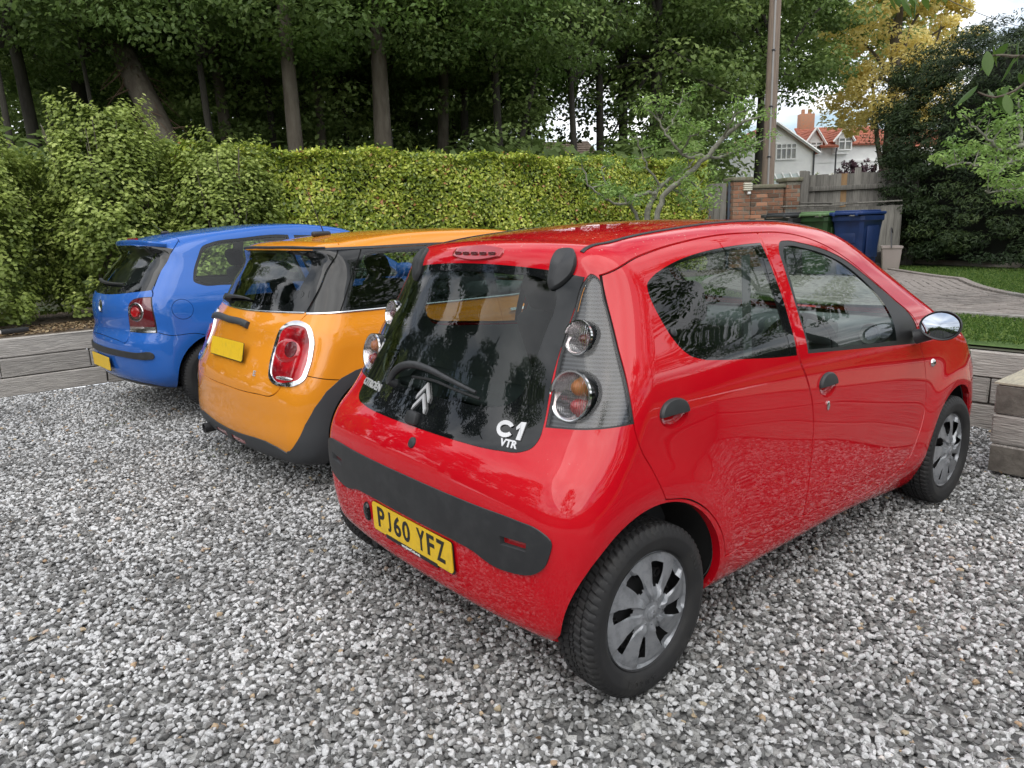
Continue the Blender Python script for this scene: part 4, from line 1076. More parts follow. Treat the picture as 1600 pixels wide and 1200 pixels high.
for i, (x, y) in enumerate([(1.9, 15.6), (3.2, 17.9), (3.9, 14.2), (5.9, 16.2), (6.1, 19.0), (7.9, 13.6), (8.3, 16.8), (8.9, 18.5), (11.6, 14.0), (11.9, 16.9), (13.6, 15.4), (12.6, 12.2), (14.2, 17.5), (0.3, 15.2), (4.4, 19.2)]):
    tree('slender_tree', 'slender dark trunk among the woodland trees behind the hedge', x, y, .06 + .018*(i % 4), 9.5, (.03*math.sin(i*2.1), .02*math.cos(i)), m=WOOD, seed=20 + i % 3, rot=i, group='slender woodland trees', kink=.18, ncl=26, lv=130, size=.15, R=2.0, cz=(5.4, 9.5), clus=(.8, .8, .34))
def ivy_tree():
    t = thing('ivy_bound_tree', 'leaning brown tree bound in bare ivy stems behind the left shrubs', 'tree', (3.35, 13.4, ZL)); mb = MB(); pts = [Vector((0, 0, 0)), Vector((-.25, .8, 2.2)), Vector((-.6, 2.2, 4.4)), Vector((-1.4, 3.8, 7.5)), Vector((-2.2, 5, 11))]; mb.tube(pts, [.30, .27, .25, .2, .1], 10); mb.build('trunk', M['bark'], t)
    r = random.Random(6); mb = MB()
    for k in range(160):
        q = r.uniform(0, 2.2); i = int(q); p = pts[i].lerp(pts[i+1], q - i); a = r.uniform(0, 6.28); o = Vector((math.cos(a), math.sin(a), 0))*.28; d = Vector((r.uniform(-.5, .5), r.uniform(-.4, .4), r.uniform(-.9, .3)))
        mb.tube([p + o*.9, p + o*1.15 + d*.3, p + o*1.5 + d*.7], [.014, .011, .004], 4)
    s = mb.build('ivy_stems', mat('bare reddish ivy stems', (.14, .09, .06), .9), t); s['kind'] = 'stuff'
ivy_tree()
def far_wood():
    r = np.random.default_rng(77); Ps = []; Ns = []; Tn = []; c0 = np.array([-1.6, -2.1]); 
    # screens of foliage at several depths, leaving the gap where the sky shows beside the brown roof
    for k in range(2500):
        dep = r.uniform(24, 46); b = r.uniform(-.927, .547); th = .8838 - math.atan(b)      # bearing from the court
        gap = .044 < b < .146
        z = r.uniform(.6, 12)
        if gap and z > 1.2 and z < 11: continue
        if .093 < b < .185 and 4.0 < z < 7: continue
        if b > .282 and z < 9.0: continue
        x = c0[0] + dep*math.cos(th)/math.cos(th - .8838); y = c0[1] + dep*math.sin(th)/math.cos(th - .8838)
        P, N = blob(95, (x, y, z), np.array([1.7, 1.7, .8])*r.uniform(.7, 1.2), r); Ps.append(P); Ns.append(N); Tn.append(np.full(95, r.uniform(.05, .75)))
    for k in range(420):      # undergrowth just beyond the hedge
        s = r.uniform(-4, 12); x, y = 1.5 + s*.95, 13.5 - s*.28 + r.uniform(-1.5, 5); 
        P, N = blob(80, (x, y, r.uniform(.6, 2.9)), np.array([.8, .8, .5])*r.uniform(.6, 1.2), r); Ps.append(P); Ns.append(N); Tn.append(np.full(80, r.uniform(.0, .55)))
    Sz = [np.full(sum(len(p) for p in Ps), .30)]
    for k in range(700):      # low growth at the back of the wood and loose sprays between the trunks
        back = k < 420; dep = r.uniform(30, 44) if back else r.uniform(17, 26); b = r.uniform(-.927, .053); th = .8838 - math.atan(b); z = r.uniform(.6, 4.2) if back else r.uniform(2.2, 6.0)
        x = c0[0] + dep*math.cos(th)/math.cos(th - .8838); y = c0[1] + dep*math.sin(th)/math.cos(th - .8838); n_ = 95 if back else 170
        P, N = blob(n_, (x, y, z), (np.array([1.7, 1.7, .8]) if back else np.array([.9, .9, .3]))*r.uniform(.7, 1.2), r); Ps.append(P); Ns.append(N); Tn.append(np.full(n_, r.uniform(.2, .9))); Sz.append(np.full(n_, .30 if back else .13))
    P = np.concatenate(Ps); o = link('far_woodland', leafmesh(P, np.concatenate(Ns), np.concatenate(Sz), np.concatenate(Sz)*.66, 3, .12, np.concatenate(Tn)), WOODFAR); o['kind'] = 'stuff'
far_wood()
tree('golden_tree', 'tall golden-yellow leaved tree to the right of the white house', 30.4, 12.0, .34, 13, (.015, -.01), m=GOLD, bark='bark', seed=3, ncl=210, lv=150, size=.17, R=2.9, cz=(4.9, 12.5), clus=(.55, .55, .36), rot=.5, fork=[(.15, .8, -.6, 5, .12), (.15, -.8, .6, 5, .12), (.18, 1.4, -1.1, 6, .1)])
def yew():
    r = np.random.default_rng(9); t = thing('yew_tree', 'huge dark green yew, broad and bushy to the ground, right of the fence', 'tree', (13.15, 1.75, ZL)); Ps = []; Ns = []; Tn = []
    for k in range(1450):
        a = r.uniform(0, 6.28); h = r.uniform(0, 1); env = (1 - .34*h**7)*(1 - .10*(1 - h)**3)*(1 + .07*math.sin(a*5 + h*6)); c = np.array([math.cos(a)*1.75*env, math.sin(a)*2.75*env, .15 + 3.75*h]); q = r.uniform(.80, 1.0); c[:2] *= q
        if h > .93: c[:2] *= r.uniform(0, 1)
        P, N = blob(150, c, np.array([.25, .25, .12])*r.uniform(.7, 1.3), r); Ps.append(P); Ns.append(N + np.array([math.cos(a), math.sin(a), 0])*.5); Tn.append(np.full(150, r.uniform(.15, .8)))
    link('foliage', leafmesh(np.concatenate(Ps), np.concatenate(Ns), .075, .020, 6, .05, np.concatenate(Tn)), YEW, t)
    mb = MB(); 
    for k in range(6): mb.tube([(0, k*.15 - .4, 0), (r.uniform(-.8, .8), r.uniform(-1.5, 1.5), 2.2), (r.uniform(-.5, .5), r.uniform(-1, 1), 3.4)], [.14, .09, .03], 7)
    mb.build('trunk', M['bark_dark'], t); 
    mb = MB(); mb.lathe([(0, 3.7), (.6, 3.5), (.98, 2.6), (1.12, 1.4), (1.12, .1)], 20); o = mb.build('dark_core', mat('dark yew interior', (.006, .008, .004), 1), t); o.scale = (1, 1.7, 1)  # solid dark core added behind the yew foliage
yew()

for i, (x, y, H) in enumerate([(-6.2, 10.2, 6.8), (-8.2, 8.6, 7.6), (-10.2, 6.6, 6.6), (-4.4, 12.2, 7.2)]):
    tree('conifer', 'dark dense conifer at the left end of the court, behind the view', x, y, .14, H, m=YEW, seed=i, rot=i, group='conifers at the left end of the court', ncl=150, lv=120, size=.13, R=1.35, cz=(.9, 7.2), clus=(.45, .45, .35))
# trees and a fence on the side of the court behind the camera: they are what the paintwork and glass reflect
for i, (x, y, H, lb) in enumerate([(7.5, -9.5, 9, 'leafy tree beyond the right-hand end of the court'), (1.5, -13, 11, 'leafy tree behind the camera, nearest the court'), (13.5, -7.5, 9, 'leafy tree at the far end of the lawn'), (-16, 9, 12, 'tall tree on the left side of the court'), (-13, -9, 12, 'leafy tree far behind the camera')]):
    tree('garden_tree', lb, x, y, .22, H, m=WOOD, seed=i + 1, rot=i, group='garden trees around the court out of view', ncl=95, lv=150, size=.16, R=3.6, cz=(4.2, 13), clus=(.95, .95, .36), z0=0 if x < 4 else ZL)
    
def unseen_hedge(name, label, a, b, H, D, seed):
    a = np.array([*a, 0.]); b = np.array([*b, 0.]); L = np.linalg.norm(b - a); u = (b - a)/L; nn = np.array([u[1], -u[0], 0]); r = np.random.default_rng(seed); n = int(L*H*260); s = r.uniform(0, L, n); z = r.uniform(0, 1, n)**.9*H*(1 + .10*np.sin(s*.9) + .06*np.sin(s*2.7)); d = r.choice([-1, 1], n)*D/2 + r.normal(0, .12, n)
    P = a + u*s[:, None] + nn*d[:, None]; P[:, 2] = z; t = thing(name, label, 'hedge'); link('foliage', leafmesh(P, nn*np.sign(d)[:, None] + r.normal(size=(n, 3))*.7 + [0, 0, .3], .13, .08, seed), WOOD, t)
    c = a + u*L/2; mb = MB(); mb.box((c[0], c[1], H*.42), (L, D*.6, H*.84), Matrix.Rotation(math.atan2(u[1], u[0]), 3, 'Z')); mb.build('dark_core', M['bark_dark'], t)  # plain dark box added as a core between the leaf faces
unseen_hedge('reflection_hedge', 'dark green hedge added out of view behind the camera to darken reflections', (-13, -12), (19, -11), 3.4, 1.2, 3)  # unseen hedges added so the car paint reflects dark green
unseen_hedge('reflection_hedge', 'dark green hedge added out of view at the left end to darken reflections', (-12.5, 12), (-13, -12), 3.0, 1.2, 4)

# ---------------------------------------------------------------- apple trees: branches follow the photograph, leaves cluster at their tips
def apple(name, label, base, branches, seed, lv=62, csize=.16, leaf=.05):
    t = thing(name, label, 'tree', base); mb = MB(); r = np.random.default_rng(seed); Ps = []; Ns = []; Tn = []; b = np.array(base)
    for (pts, r0, r1) in branches:
        Q = spline([tuple(np.array(p) - b) for p in pts], False, .07); n = len(Q); Q[1:-1] += r.normal(0, .010, (n - 2, 3)); mb.tube(Q.tolist(), list(np.linspace(r0*.72, r1*.85, n)), 7)
        if r1 < .012:
            for k in range(int(n * .35), n, 2):
                p = Q[k]
                for s in range(2):
                    d = r.normal(size=3); d[2] = abs(d[2]); d /= np.linalg.norm(d); e = p + d*r.uniform(.08, .22); mb.tube([p, e], [.006, .003], 4)
                    m_ = int(lv * r.uniform(.3, 1)); P, N = blob(m_, e, np.array([csize, csize, csize*.6])*r.uniform(.5, 1), r); Ps.append(P); Ns.append(N); Tn.append(np.full(m_, r.uniform(.25, .85)))
    mb.build('trunk', M['bark_grey'], t, 60); link('foliage', leafmesh(np.concatenate(Ps), np.concatenate(Ns), leaf, leaf*.45, seed, .15, np.concatenate(Tn)), APPLE, t)
AP1 = [([(5.645, 3.844, 1.438), (5.713, 3.842, 1.63), (5.776, 3.777, 1.819), (5.926, 3.634, 1.987), (6.119, 3.471, 2.205), (6.295, 3.327, 2.444)], 0.052, 0.034),
   ([(6.295, 3.327, 2.444), (6.41, 3.144, 2.599), (6.472, 2.97, 2.632)], 0.045, 0.01),
   ([(5.627, 3.992, 1.441), (5.756, 3.98, 1.776), (5.912, 3.957, 1.916), (6.165, 3.857, 2.062), (6.358, 3.808, 2.22)], 0.06, 0.01),
   ([(6.119, 3.471, 2.205), (5.778, 3.566, 2.254), (5.595, 3.645, 2.472), (5.48, 3.726, 2.662), (5.347, 3.8, 2.776)], 0.032, 0.008),
   ([(5.601, 3.65, 2.509), (5.808, 3.675, 2.735), (5.977, 3.724, 2.93)], 0.018, 0.007),
   ([(5.846, 3.944, 1.914), (5.682, 4.005, 2.123), (5.572, 4.026, 2.348), (5.505, 4.052, 2.483)], 0.024, 0.008),
   ([(5.705, 3.899, 1.81), (5.379, 3.897, 1.793), (5.097, 3.831, 1.678), (4.757, 3.863, 1.739), (4.56, 3.937, 1.898), (4.506, 3.982, 2.14)], 0.035, 0.008),
   ([(5.485, 3.985, 1.475), (5.37, 4.0, 1.662), (5.222, 4.014, 1.754), (5.11, 4.151, 1.911), (5.09, 4.226, 2.125)], 0.035, 0.008),
   ([(6.119, 3.471, 2.205), (6.437, 3.417, 2.234), (6.793, 3.419, 2.34), (7.181, 3.392, 2.433)], 0.028, 0.008),
   ([(6.295, 3.327, 2.444), (6.184, 3.186, 2.561), (6.08, 3.034, 2.656), (6.108, 2.885, 2.68)], 0.022, 0.008),
   ([(5.926, 3.634, 1.987), (5.75, 3.349, 1.869), (5.641, 3.13, 1.711), (5.486, 3.084, 1.567)], 0.02, 0.008),
   ([(5.778, 3.566, 2.254), (5.638, 3.326, 2.404), (5.643, 3.068, 2.445)], 0.016, 0.008),
   ([(5.912, 3.957, 1.916), (6.346, 4.042, 1.837), (6.621, 4.04, 1.69)], 0.02, 0.008)]
AP2 = [([(7.17, 0.04, 0.824), (7.245, 0.152, 1.446), (7.242, 0.276, 1.883), (7.126, 0.425, 2.075), (6.842, 0.519, 2.048), (6.645, 0.568, 2.122), (6.526, 0.626, 2.216), (6.4, 0.692, 2.321)], 0.07, 0.008),
   ([(7.242, 0.276, 1.883), (6.985, 0.372, 1.944), (6.769, 0.416, 1.941), (6.538, 0.442, 1.83), (6.31, 0.506, 1.865), (6.041, 0.606, 1.905), (5.822, 0.642, 1.862)], 0.035, 0.008),
   ([(7.128, 0.427, 2.088), (7.233, 0.534, 2.306), (7.405, 0.599, 2.566)], 0.03, 0.008),
   ([(6.769, 0.416, 1.941), (7.034, 0.611, 1.997), (7.121, 0.815, 2.037), (7.103, 0.956, 2.011)], 0.02, 0.008),
   ([(7.232, 0.267, 1.821), (6.727, 0.248, 1.691), (6.34, 0.285, 1.632), (5.95, 0.343, 1.644)], 0.02, 0.008),
   ([(7.245, 0.152, 1.446), (7.351, 0.349, 1.515), (7.47, 0.527, 1.555), (7.43, 0.689, 1.543)], 0.02, 0.008),
   ([(7.252, 0.285, 1.945), (7.449, 0.209, 2.25), (7.774, 0.164, 2.57)], 0.03, 0.008)]
NL = [(1.691, -0.606, 2.318), (1.767, -0.595, 2.345), (1.73, -0.641, 2.306), (1.702, -0.683, 2.311), (1.777, -0.68, 2.307), (1.799, -0.696, 2.311), (1.882, -0.614, 2.376), (1.794, -0.935, 1.918), (1.726, -0.98, 2.029), (1.748, -0.993, 2.05), (1.828, -0.995, 2.04), (1.794, -1.027, 2.058), (1.823, -1.05, 2.064), (1.836, -1.071, 2.027), (1.777, -1.104, 1.974), (1.805, -1.07, 1.941), (1.814, -1.088, 1.899), (1.83, -1.034, 1.907), (1.793, -1.01, 1.883), (1.825, -0.965, 1.902), (1.85, -1.062, 2.099), (1.842, -1.102, 1.935), (1.929, -1.014, 2.029), (1.741, -1.124, 2.034), (1.755, -1.049, 1.865), (1.823, -1.106, 1.862)]
NB_ALL = [[(1.999, -1.39, 2.313), (1.925, -1.237, 2.167), (1.86, -1.145, 2.066), (1.84, -1.071, 2.037), (1.774, -1.015, 2.044), (1.726, -0.977, 2.041)], [(1.86, -1.145, 2.066), (1.846, -1.098, 1.959), (1.79, -1.067, 1.907), (1.789, -1.004, 1.893), (1.799, -0.937, 1.923)], [(1.925, -1.237, 2.167), (1.936, -0.922, 2.381), (1.803, -0.689, 2.35), (1.754, -0.581, 2.353)]]
NB = NB_ALL[0]

apple('apple_tree', 'old grey-barked apple tree with forking branches before the right end of the hedge', AP1[0][0][0][:2] + (ZL,), AP1 + [([AP1[0][0][0], AP1[0][0][0][:2] + (ZL,)], .075, .09), ([AP1[2][0][0], AP1[0][0][0][:2] + (ZL,)], .06, .08), ([AP1[7][0][0], AP1[0][0][0][:2] + (ZL,)], .04, .06)], 5)
apple('apple_tree', 'fresh-leaved apple tree reaching in from the right edge before the dark yew', AP2[0][0][0][:2] + (ZL,), AP2 + [([AP2[0][0][0], AP2[0][0][0][:2] + (ZL,)], .07, .08)], 6)
def near_branch():
    t = thing('overhanging_branch', 'dangling cherry branch with large green leaves in the top right corner', 'branch', NB[0]); b = np.array(NB[0]); mb = MB()
    for pts, r0 in zip(NB_ALL, (.016, .008, .008)): Q = spline([tuple(np.array(p) - b) for p in pts], False, .05); mb.tube(Q.tolist(), list(np.linspace(r0, .003, len(Q))), 6)
    mb.build('twig', M['bark'], t); m = foliage_mat('cherry leaf', [(0, (.05, .11, .02)), (1, (.11, .20, .04))], .45, .35); r = random.Random(3)
    for p in NL:
        L = r.uniform(.075, .105); Wd = L*.44; n = 7; V = []; F = []
        for i in range(n):
            q = i/(n-1); w = Wd/2*math.sin(math.pi*min(1, q*1.02 + .02))**.75*(1 - .25*q); V += [(-w, q*L, -.25*w - .10*q*q*L), (0, q*L, -.10*q*q*L), (w, q*L, -.25*w - .10*q*q*L)]
        for i in range(n - 1):
            for j in (0, 1): F.append((3*i + j, 3*i + j + 1, 3*i + j + 4, 3*i + j + 3))
        o = mesh('leaf', V, F, m, t, smooth=True); o.location = Vector(p) - Vector(NB[0]) + Vector((0, 0, .03)); o.rotation_euler = (r.uniform(-1.5, -.7), r.uniform(-.5, .5), r.uniform(0, 6.28))
        at = o.data.attributes.new('tone', 'FLOAT', 'FACE'); at.data.foreach_set('value', [r.uniform(0, 1)]*len(F))
near_branch()
# ---------------------------------------------------------------- brick wall, gate, fence, bins
M['brick'] = mat('old red brown brick', (.26, .115, .065), .9, noise=(9, (.16, .12, .09), .4, .65), bump=(60, .7, .004), rand=.4, world=True)
M['brick_pale'] = mat('orange brick', (.36, .17, .10), .9, noise=(9, (.24, .18, .13), .4, .7), bump=(60, .7, .004), rand=.3, world=True)
M['mortar'] = mat('lime mortar', (.26, .24, .20), .95, noise=(20, (.15, .14, .11), .4, .6))
M['coping'] = mat('mossy coping stone', (.20, .18, .14), .95, noise=(12, (.12, .13, .07), .4, .65), bump=(30, .6, .01))
def boxmesh(d, m, bev=.004):
    bm = bmesh.new(); bmesh.ops.create_cube(bm, size=1)
    for v in bm.verts: v.co = Vector((v.co.x*d[0], v.co.y*d[1], v.co.z*d[2]))
    if bev: bmesh.ops.bevel(bm, geom=list(bm.edges), offset=bev, segments=1, affect='EDGES')
    me = bpy.data.meshes.new('piece'); bm.to_mesh(me); bm.free(); me.materials.append(m); return me
def put(name, me, parent, loc, rz=0, tilt=0):
    o = bpy.data.objects.new(name, me); COL.objects.link(o); o.parent = parent; o.location = loc; o.rotation_euler = (0, tilt, rz); return o
def brickwork(name, label, a, b, z0, z1, thick, cat='wall', cap=True, seed=0):
    a = Vector(a); b = Vector(b); d = b - a; L = d.length; ang = math.atan2(d.y, d.x); t = thing(name, label, cat, (a.x, a.y, z0), ang); H = z1 - z0; r = random.Random(seed)
    mb = MB(); mb.box((L/2, 0, H/2), (L - .012, thick - .014, H)); mb.build('mortar_core', M['mortar'], t)
    full = boxmesh((.212, .10, .064), M['brick']); full2 = boxmesh((.212, .10, .064), M['brick_pale']); half = boxmesh((.10, .10, .064), M['brick']); n = int(H/.075); cnt = 0
    for k in range(n):
        x = 0 if k % 2 == 0 else -.1125
        while x < L - .02:
            x0, x1 = max(0, x), min(L, x + .2145)
            if x1 - x0 > .05:
                w = x1 - x0; me = (full2 if r.random() < .25 else full) if w > .2 else half
                for sy in (-1,) + ((1,) if False else ()):
                    o = put('brick', me, t, ((x0 + x1)/2, sy*(thick/2 - .05 + r.uniform(-.004, .004)), .0375 + k*.075), r.uniform(-.01, .01)); 
                    if me is half: o.scale.x = w/.11
                cnt += 1
            x += .225
    if thick > .3:   # pillar: returns on the left-hand side
        for k in range(n): put('brick', half if k % 2 else full, t, (.046, 0, .0375 + k*.075), math.pi/2)
    if cap: mb = MB(); mb.bbox((L/2, 0, H + .035), (L + .06, thick + .07, .07), .015); mb.build('coping', M['coping'], t)
    return t
brickwork('brick_pillar', 'brick gate pillar with flat cap next to the grey gate, at the right end of the hedge', (10.50, 6.08), (10.80, 5.90), ZL, 2.16, .36, 'pillar', seed=1)
w_ = brickwork('brick_wall', 'low mottled brick wall with mossy coping between two pillars, below the utility pole', (10.82, 5.88), (11.36, 5.52), ZL, 2.02, .24, seed=2)
brickwork('brick_pillar', 'brick pillar between the low brick wall and the wooden fence', (11.37, 5.51), (11.60, 5.36), ZL, 2.13, .36, 'pillar', seed=3)
lt = thing('wall_vent_box', 'small white louvred box fixed to the brick pillar beside the gate', 'box', (10.63, 5.78, 2.0), -.55); mb = MB()
for k in range(4): mb.bbox((0, 0, .035*k), (.16, .10, .026), .006)
mb.bbox((0, .02, .05), (.14, .07, .15), .005); mb.build('louvres', mat('cream plastic', (.62, .60, .50), .5), lt); mb = MB(); mb.bbox((.03, -.01, -.06), (.06, .06, .05), .01); mb.build('base', M['white'], lt)
def gate():
    t = thing('garden_gate', 'grey weathered board gate with dark blue post, between the hedge and the brick pillar', 'gate', (9.95, 6.45, ZL), math.atan2(-.37, .50)); me = boxmesh((.115, .025, 1.52), M['oldwood'])
    for k in range(5): put('board', me, t, (.06 + .12*k, random.uniform(-.004, .004), .80))
    for z in (.35, 1.25): mb = MB(); mb.bbox((.30, .03, z), (.6, .03, .08), .004); mb.build('rail', M['oldwood'], t)
    mb = MB(); mb.bbox((.66, 0, .80), (.06, .06, 1.62), .004); mb.build('post', mat('blue grey painted post', (.06, .075, .10), .6), t)
gate()
def fence(a, b, n, label, zt, name='close_board_fence', new=()):
    a = Vector(a); b = Vector(b); d = b - a; L = d.length; t = thing(name, label, 'fence', (a.x, a.y, ZL), math.atan2(d.y, d.x)); H = zt - ZL; me = boxmesh((L/n*1.10, .016, H), M['oldwood'], .002); me2 = boxmesh((L/n*1.10, .016, H), M['newwood'], .002)
    for k in range(n): o = put('board', me2 if k in new else me, t, (L*(k + .5)/n, -.012 - .008*(k % 2), H/2 - random.uniform(0, .03))); 
    mb = MB(); mb.bbox((L/2, -.055, H - .26), (L, .05, .085), .006); mb.build('rail', M['oldwood'], t)
    mb = MB(); mb.bbox((L/2, -.05, .35), (L, .04, .085), .006); mb.build('rail', M['oldwood'], t)
    for x in (0, L/2, L): mb = MB(); mb.bbox((x, .02, H/2 + .04), (.11, .11, H + .09), .006); mb.build('post', M['oldwood'], t)
    return t
fence((11.68, 5.28), (12.42, 3.55), 17, 'weathered grey board fence with one newer orange board, behind the wheelie bins', 2.24, new=(6,))
f = bpy.data.objects['close_board_fence']; mb = MB(); mb.bbox((.06, -.12, .86), (.14, .14, 1.75), .01); mb.build('post', M['oldwood'], f)
fence((13.6, 4.4), (19.5, 1.0), 60, 'long board fence running behind the yew', 2.2)
fence((-12, 6.6), (-12, -14), 150, 'board fence along the left side of the court, out of view', 1.9)
def store():
    t = thing('bin_store', 'low weathered timber store with loose roof boards behind the wheelie bins', 'shed', (10.55, 4.95, ZL), math.atan2(-1.47, .98)); L = 1.85; H = 1.06; D = .62
    me = boxmesh((.10, .018, H), M['oldwood'], .002); n = 18
    for k in range(n): put('board', me, t, (L*(k + .5)/n, 0, H/2 - random.uniform(0, .02)))
    me = boxmesh((.10, .018, H), M['oldwood'], .002)
    for k in range(6): put('board', me, t, (L + .01, .06 + D*k/6*.95, H/2), math.pi/2)
    for k, (x, z, w, tl) in enumerate(((.45, .03, 1.0, .01), (1.3, .055, 1.1, -.02), (.7, .07, .9, .03))): mb = MB(); mb.bbox((x, .22, H + z), (w, .55, .022), .004, Matrix.Rotation(tl, 3, 'Y')); mb.build('roof_board', M['oldwood'], t)
store()
def bin_(name, label, x, y, rz, col, lidcol, sticker=False, proto=[None]):
    t = thing(name, label, 'wheelie bin', (x, y, ZL), rz, 'wheelie bins by the fence'); m = mat(col[0], col[1], .45, noise=(6, tuple(c*.7 for c in col[1]), .4, .7)); ml = mat(lidcol[0], lidcol[1], .4, noise=(8, tuple(c*1.3 for c in lidcol[1]), .4, .7)); H = .93
    V = []; prof = [(0, .43, .50), (.12, .44, .52), (.72, .52, .62), (.84, .545, .66), (.86, .585, .70), (.93, .585, .70)]
    for (z, w, d) in prof:
        c = .05
        for (sx, sy) in ((1, 1), (-1, 1), (-1, -1), (1, -1)):
            for q in ((0, 1), (1, 0)) if sx*sy > 0 else ((1, 0), (0, 1)): V.append((sx*(d/2 - c*q[0]), sy*(w/2 - c*q[1]), z + .03))
    F = [tuple(range(8))[::-1], tuple(range(40, 48))] + [(i*8 + k, i*8 + (k+1) % 8, (i+1)*8 + (k+1) % 8, (i+1)*8 + k) for i in range(5) for k in range(8)]
    mb = MB(); mb.add(V, F); mb.bbox((-.29, 0, .62), (.03, .30, .18), .012); mb.bbox((0, -.27, .55), (.34, .025, .5), .01); mb.build('body', m, t)
    mb = MB(); mb.bbox((-.02, 0, 1.0), (.76, .60, .05), .02); mb.bbox((-.02, 0, 1.035), (.62, .46, .03), .014); mb.bbox((.37, 0, .985), (.07, .50, .05), .02)
    for sy in (-.2, .2): mb.bbox((-.40, sy, .985), (.03, .05, .05), .01)
    mb.build('lid', ml, t)
    for s in (1, -1): mb = MB(); mb.lathe([(0, -.025), (.10, -.025), (.10, .025), (0, .025)], 20, T(.24, .25*s, .10) @ RX(math.pi/2)); mb.build('wheel', M['rubber'], t)
    mb = MB(); mb.tube([(.40, -.22, .94), (.43, 0, .94), (.40, .22, .94)], .016, 8); mb.build('handle', m, t)
    t.scale = (.9, .9, .93)
    if sticker: mb = MB(); mb.box((-.306, 0, .66), (.002, .19, .13)); s_ = mb.build('address_label', M['platewhite'], t); mb = MB(); mb.box((-.3075, .05, .68), (.002, .05, .06)); mb.box((-.3075, -.04, .64), (.002, .07, .02)); mb.build('label_print', mat('green print', (.25, .38, .05), .5), s_)
    return t
bin_('wheelie_bin', 'black wheelie bin, leftmost of the three, in front of the timber store', 9.35, 4.18, -.12, ('black bin plastic', (.022, .023, .025)), ('black lid', (.035, .037, .04)))
bin_('wheelie_bin', 'green wheelie bin with pale lid and white sticker, middle of the three', 9.55, 3.72, -.10, ('green bin plastic', (.022, .06, .018)), ('pale green lid', (.11, .19, .085)), True)
bin_('wheelie_bin', 'dark blue wheelie bin, rightmost of the three, by the grey trug', 9.60, 3.20, -.08, ('blue bin plastic', (.008, .026, .10)), ('blue lid', (.012, .034, .13)))
def trug():
    t = thing('garden_trug', 'small grey-pink plastic tub with bent handle at the corner of the timber store', 'tub', (11.2, 3.36, ZL), .4); mb = MB(); mb.lathe([(0, .01), (.17, .0), (.205, .34), (.225, .35), (.225, .385), (.21, .385), (.19, .34), (.16, .02), (0, .02)], 4, RZ(math.pi/4) @ Matrix.Diagonal((1.1, .9, 1, 1)), smooth=False); mb.build('tub', mat('pinkish grey plastic', (.34, .29, .27), .6), t)
    mb = MB(); mb.tube([(-.2, 0, .36), (-.12, .02, .62), (.02, .02, .68), (.10, 0, .60)], .010, 6); mb.build('handle', M['pipe'], t)
    mb = MB(); mb.bbox((.28, .1, .14), (.24, .3, .28), .06); mb.build('black_bag', M['liner'], t)
trug()
mb = MB(); mb.bbox((0, 0, .05), (4.9, .05, .10), .006); o = mb.build('edging_board', mat('pale edging board', (.42, .38, .32), .8, noise=(4, (.30, .27, .22), .4, .7)), None); o.location = (12.15, 2.0, ZL); o.rotation_euler.z = math.atan2(-2.4, -.95); tag(o, 'long pale timber board edging the grass below the yew', 'edging board')
sh = sheet('ground_cover_fabric', [(12.3, 4.4), (11.2, .2), (11.0, -3.5), (14.6, -3.5), (14.6, 4.6)], ZL + .004, mat('black ground cover fabric', (.018, .019, .022), .55, bump=(9, 1, .05), world=True))

# ---------------------------------------------------------------- utility pole and its wires
def pole():
    t = thing('utility_pole', 'tall wooden utility pole with grey cable running up it, behind the brick wall', 'pole', (14.32, 7.62, ZL)); mb = MB(); mb.tube([(0, 0, -.1), (0, 0, 9.2)], [.150, .115], 16); mb.build('post', mat('weathered pole timber', (.25, .19, .145), .85, noise=(3, (.15, .12, .10), .4, .7), stretch=(14, 14, .8), bump=(6, .8, .01)), t)
    mb = MB(); mb.tube([(-.13, -.09, 0), (-.125, -.085, 4), (-.11, -.07, 9.1)], .022, 8); mb.build('cable', mat('grey cable cover', (.30, .29, .28), .6), t)
    for z in (2.3, 3.4, 4.6, 5.9): mb = MB(); mb.bbox((-.125, -.085, z), (.07, .07, .03), .006); mb.build('cable_clip', M['pipe'], t)
    mb = MB(); mb.bbox((0, 0, 8.7), (.12, 1.3, .10), .01); mb.build('crossarm', M['oldwood'], t)
    for k, e in enumerate(((36, 6, 8.2), (34, 19, 7.5))):
        p = Vector((14.3, 7.6, 8.4 + .3*k)); q = Vector(e); pts = [p.lerp(q, i/14) - Vector((0, 0, 1.1*math.sin(math.pi*i/14))) for i in range(15)]; mb = MB(); mb.tube(pts, .010, 5); o = mb.build('overhead_wire', M['pipe']); tag(o, ('thin overhead wire running from the pole towards the golden tree', 'thin overhead wire running from the pole towards the white house')[k], 'wire')
pole()

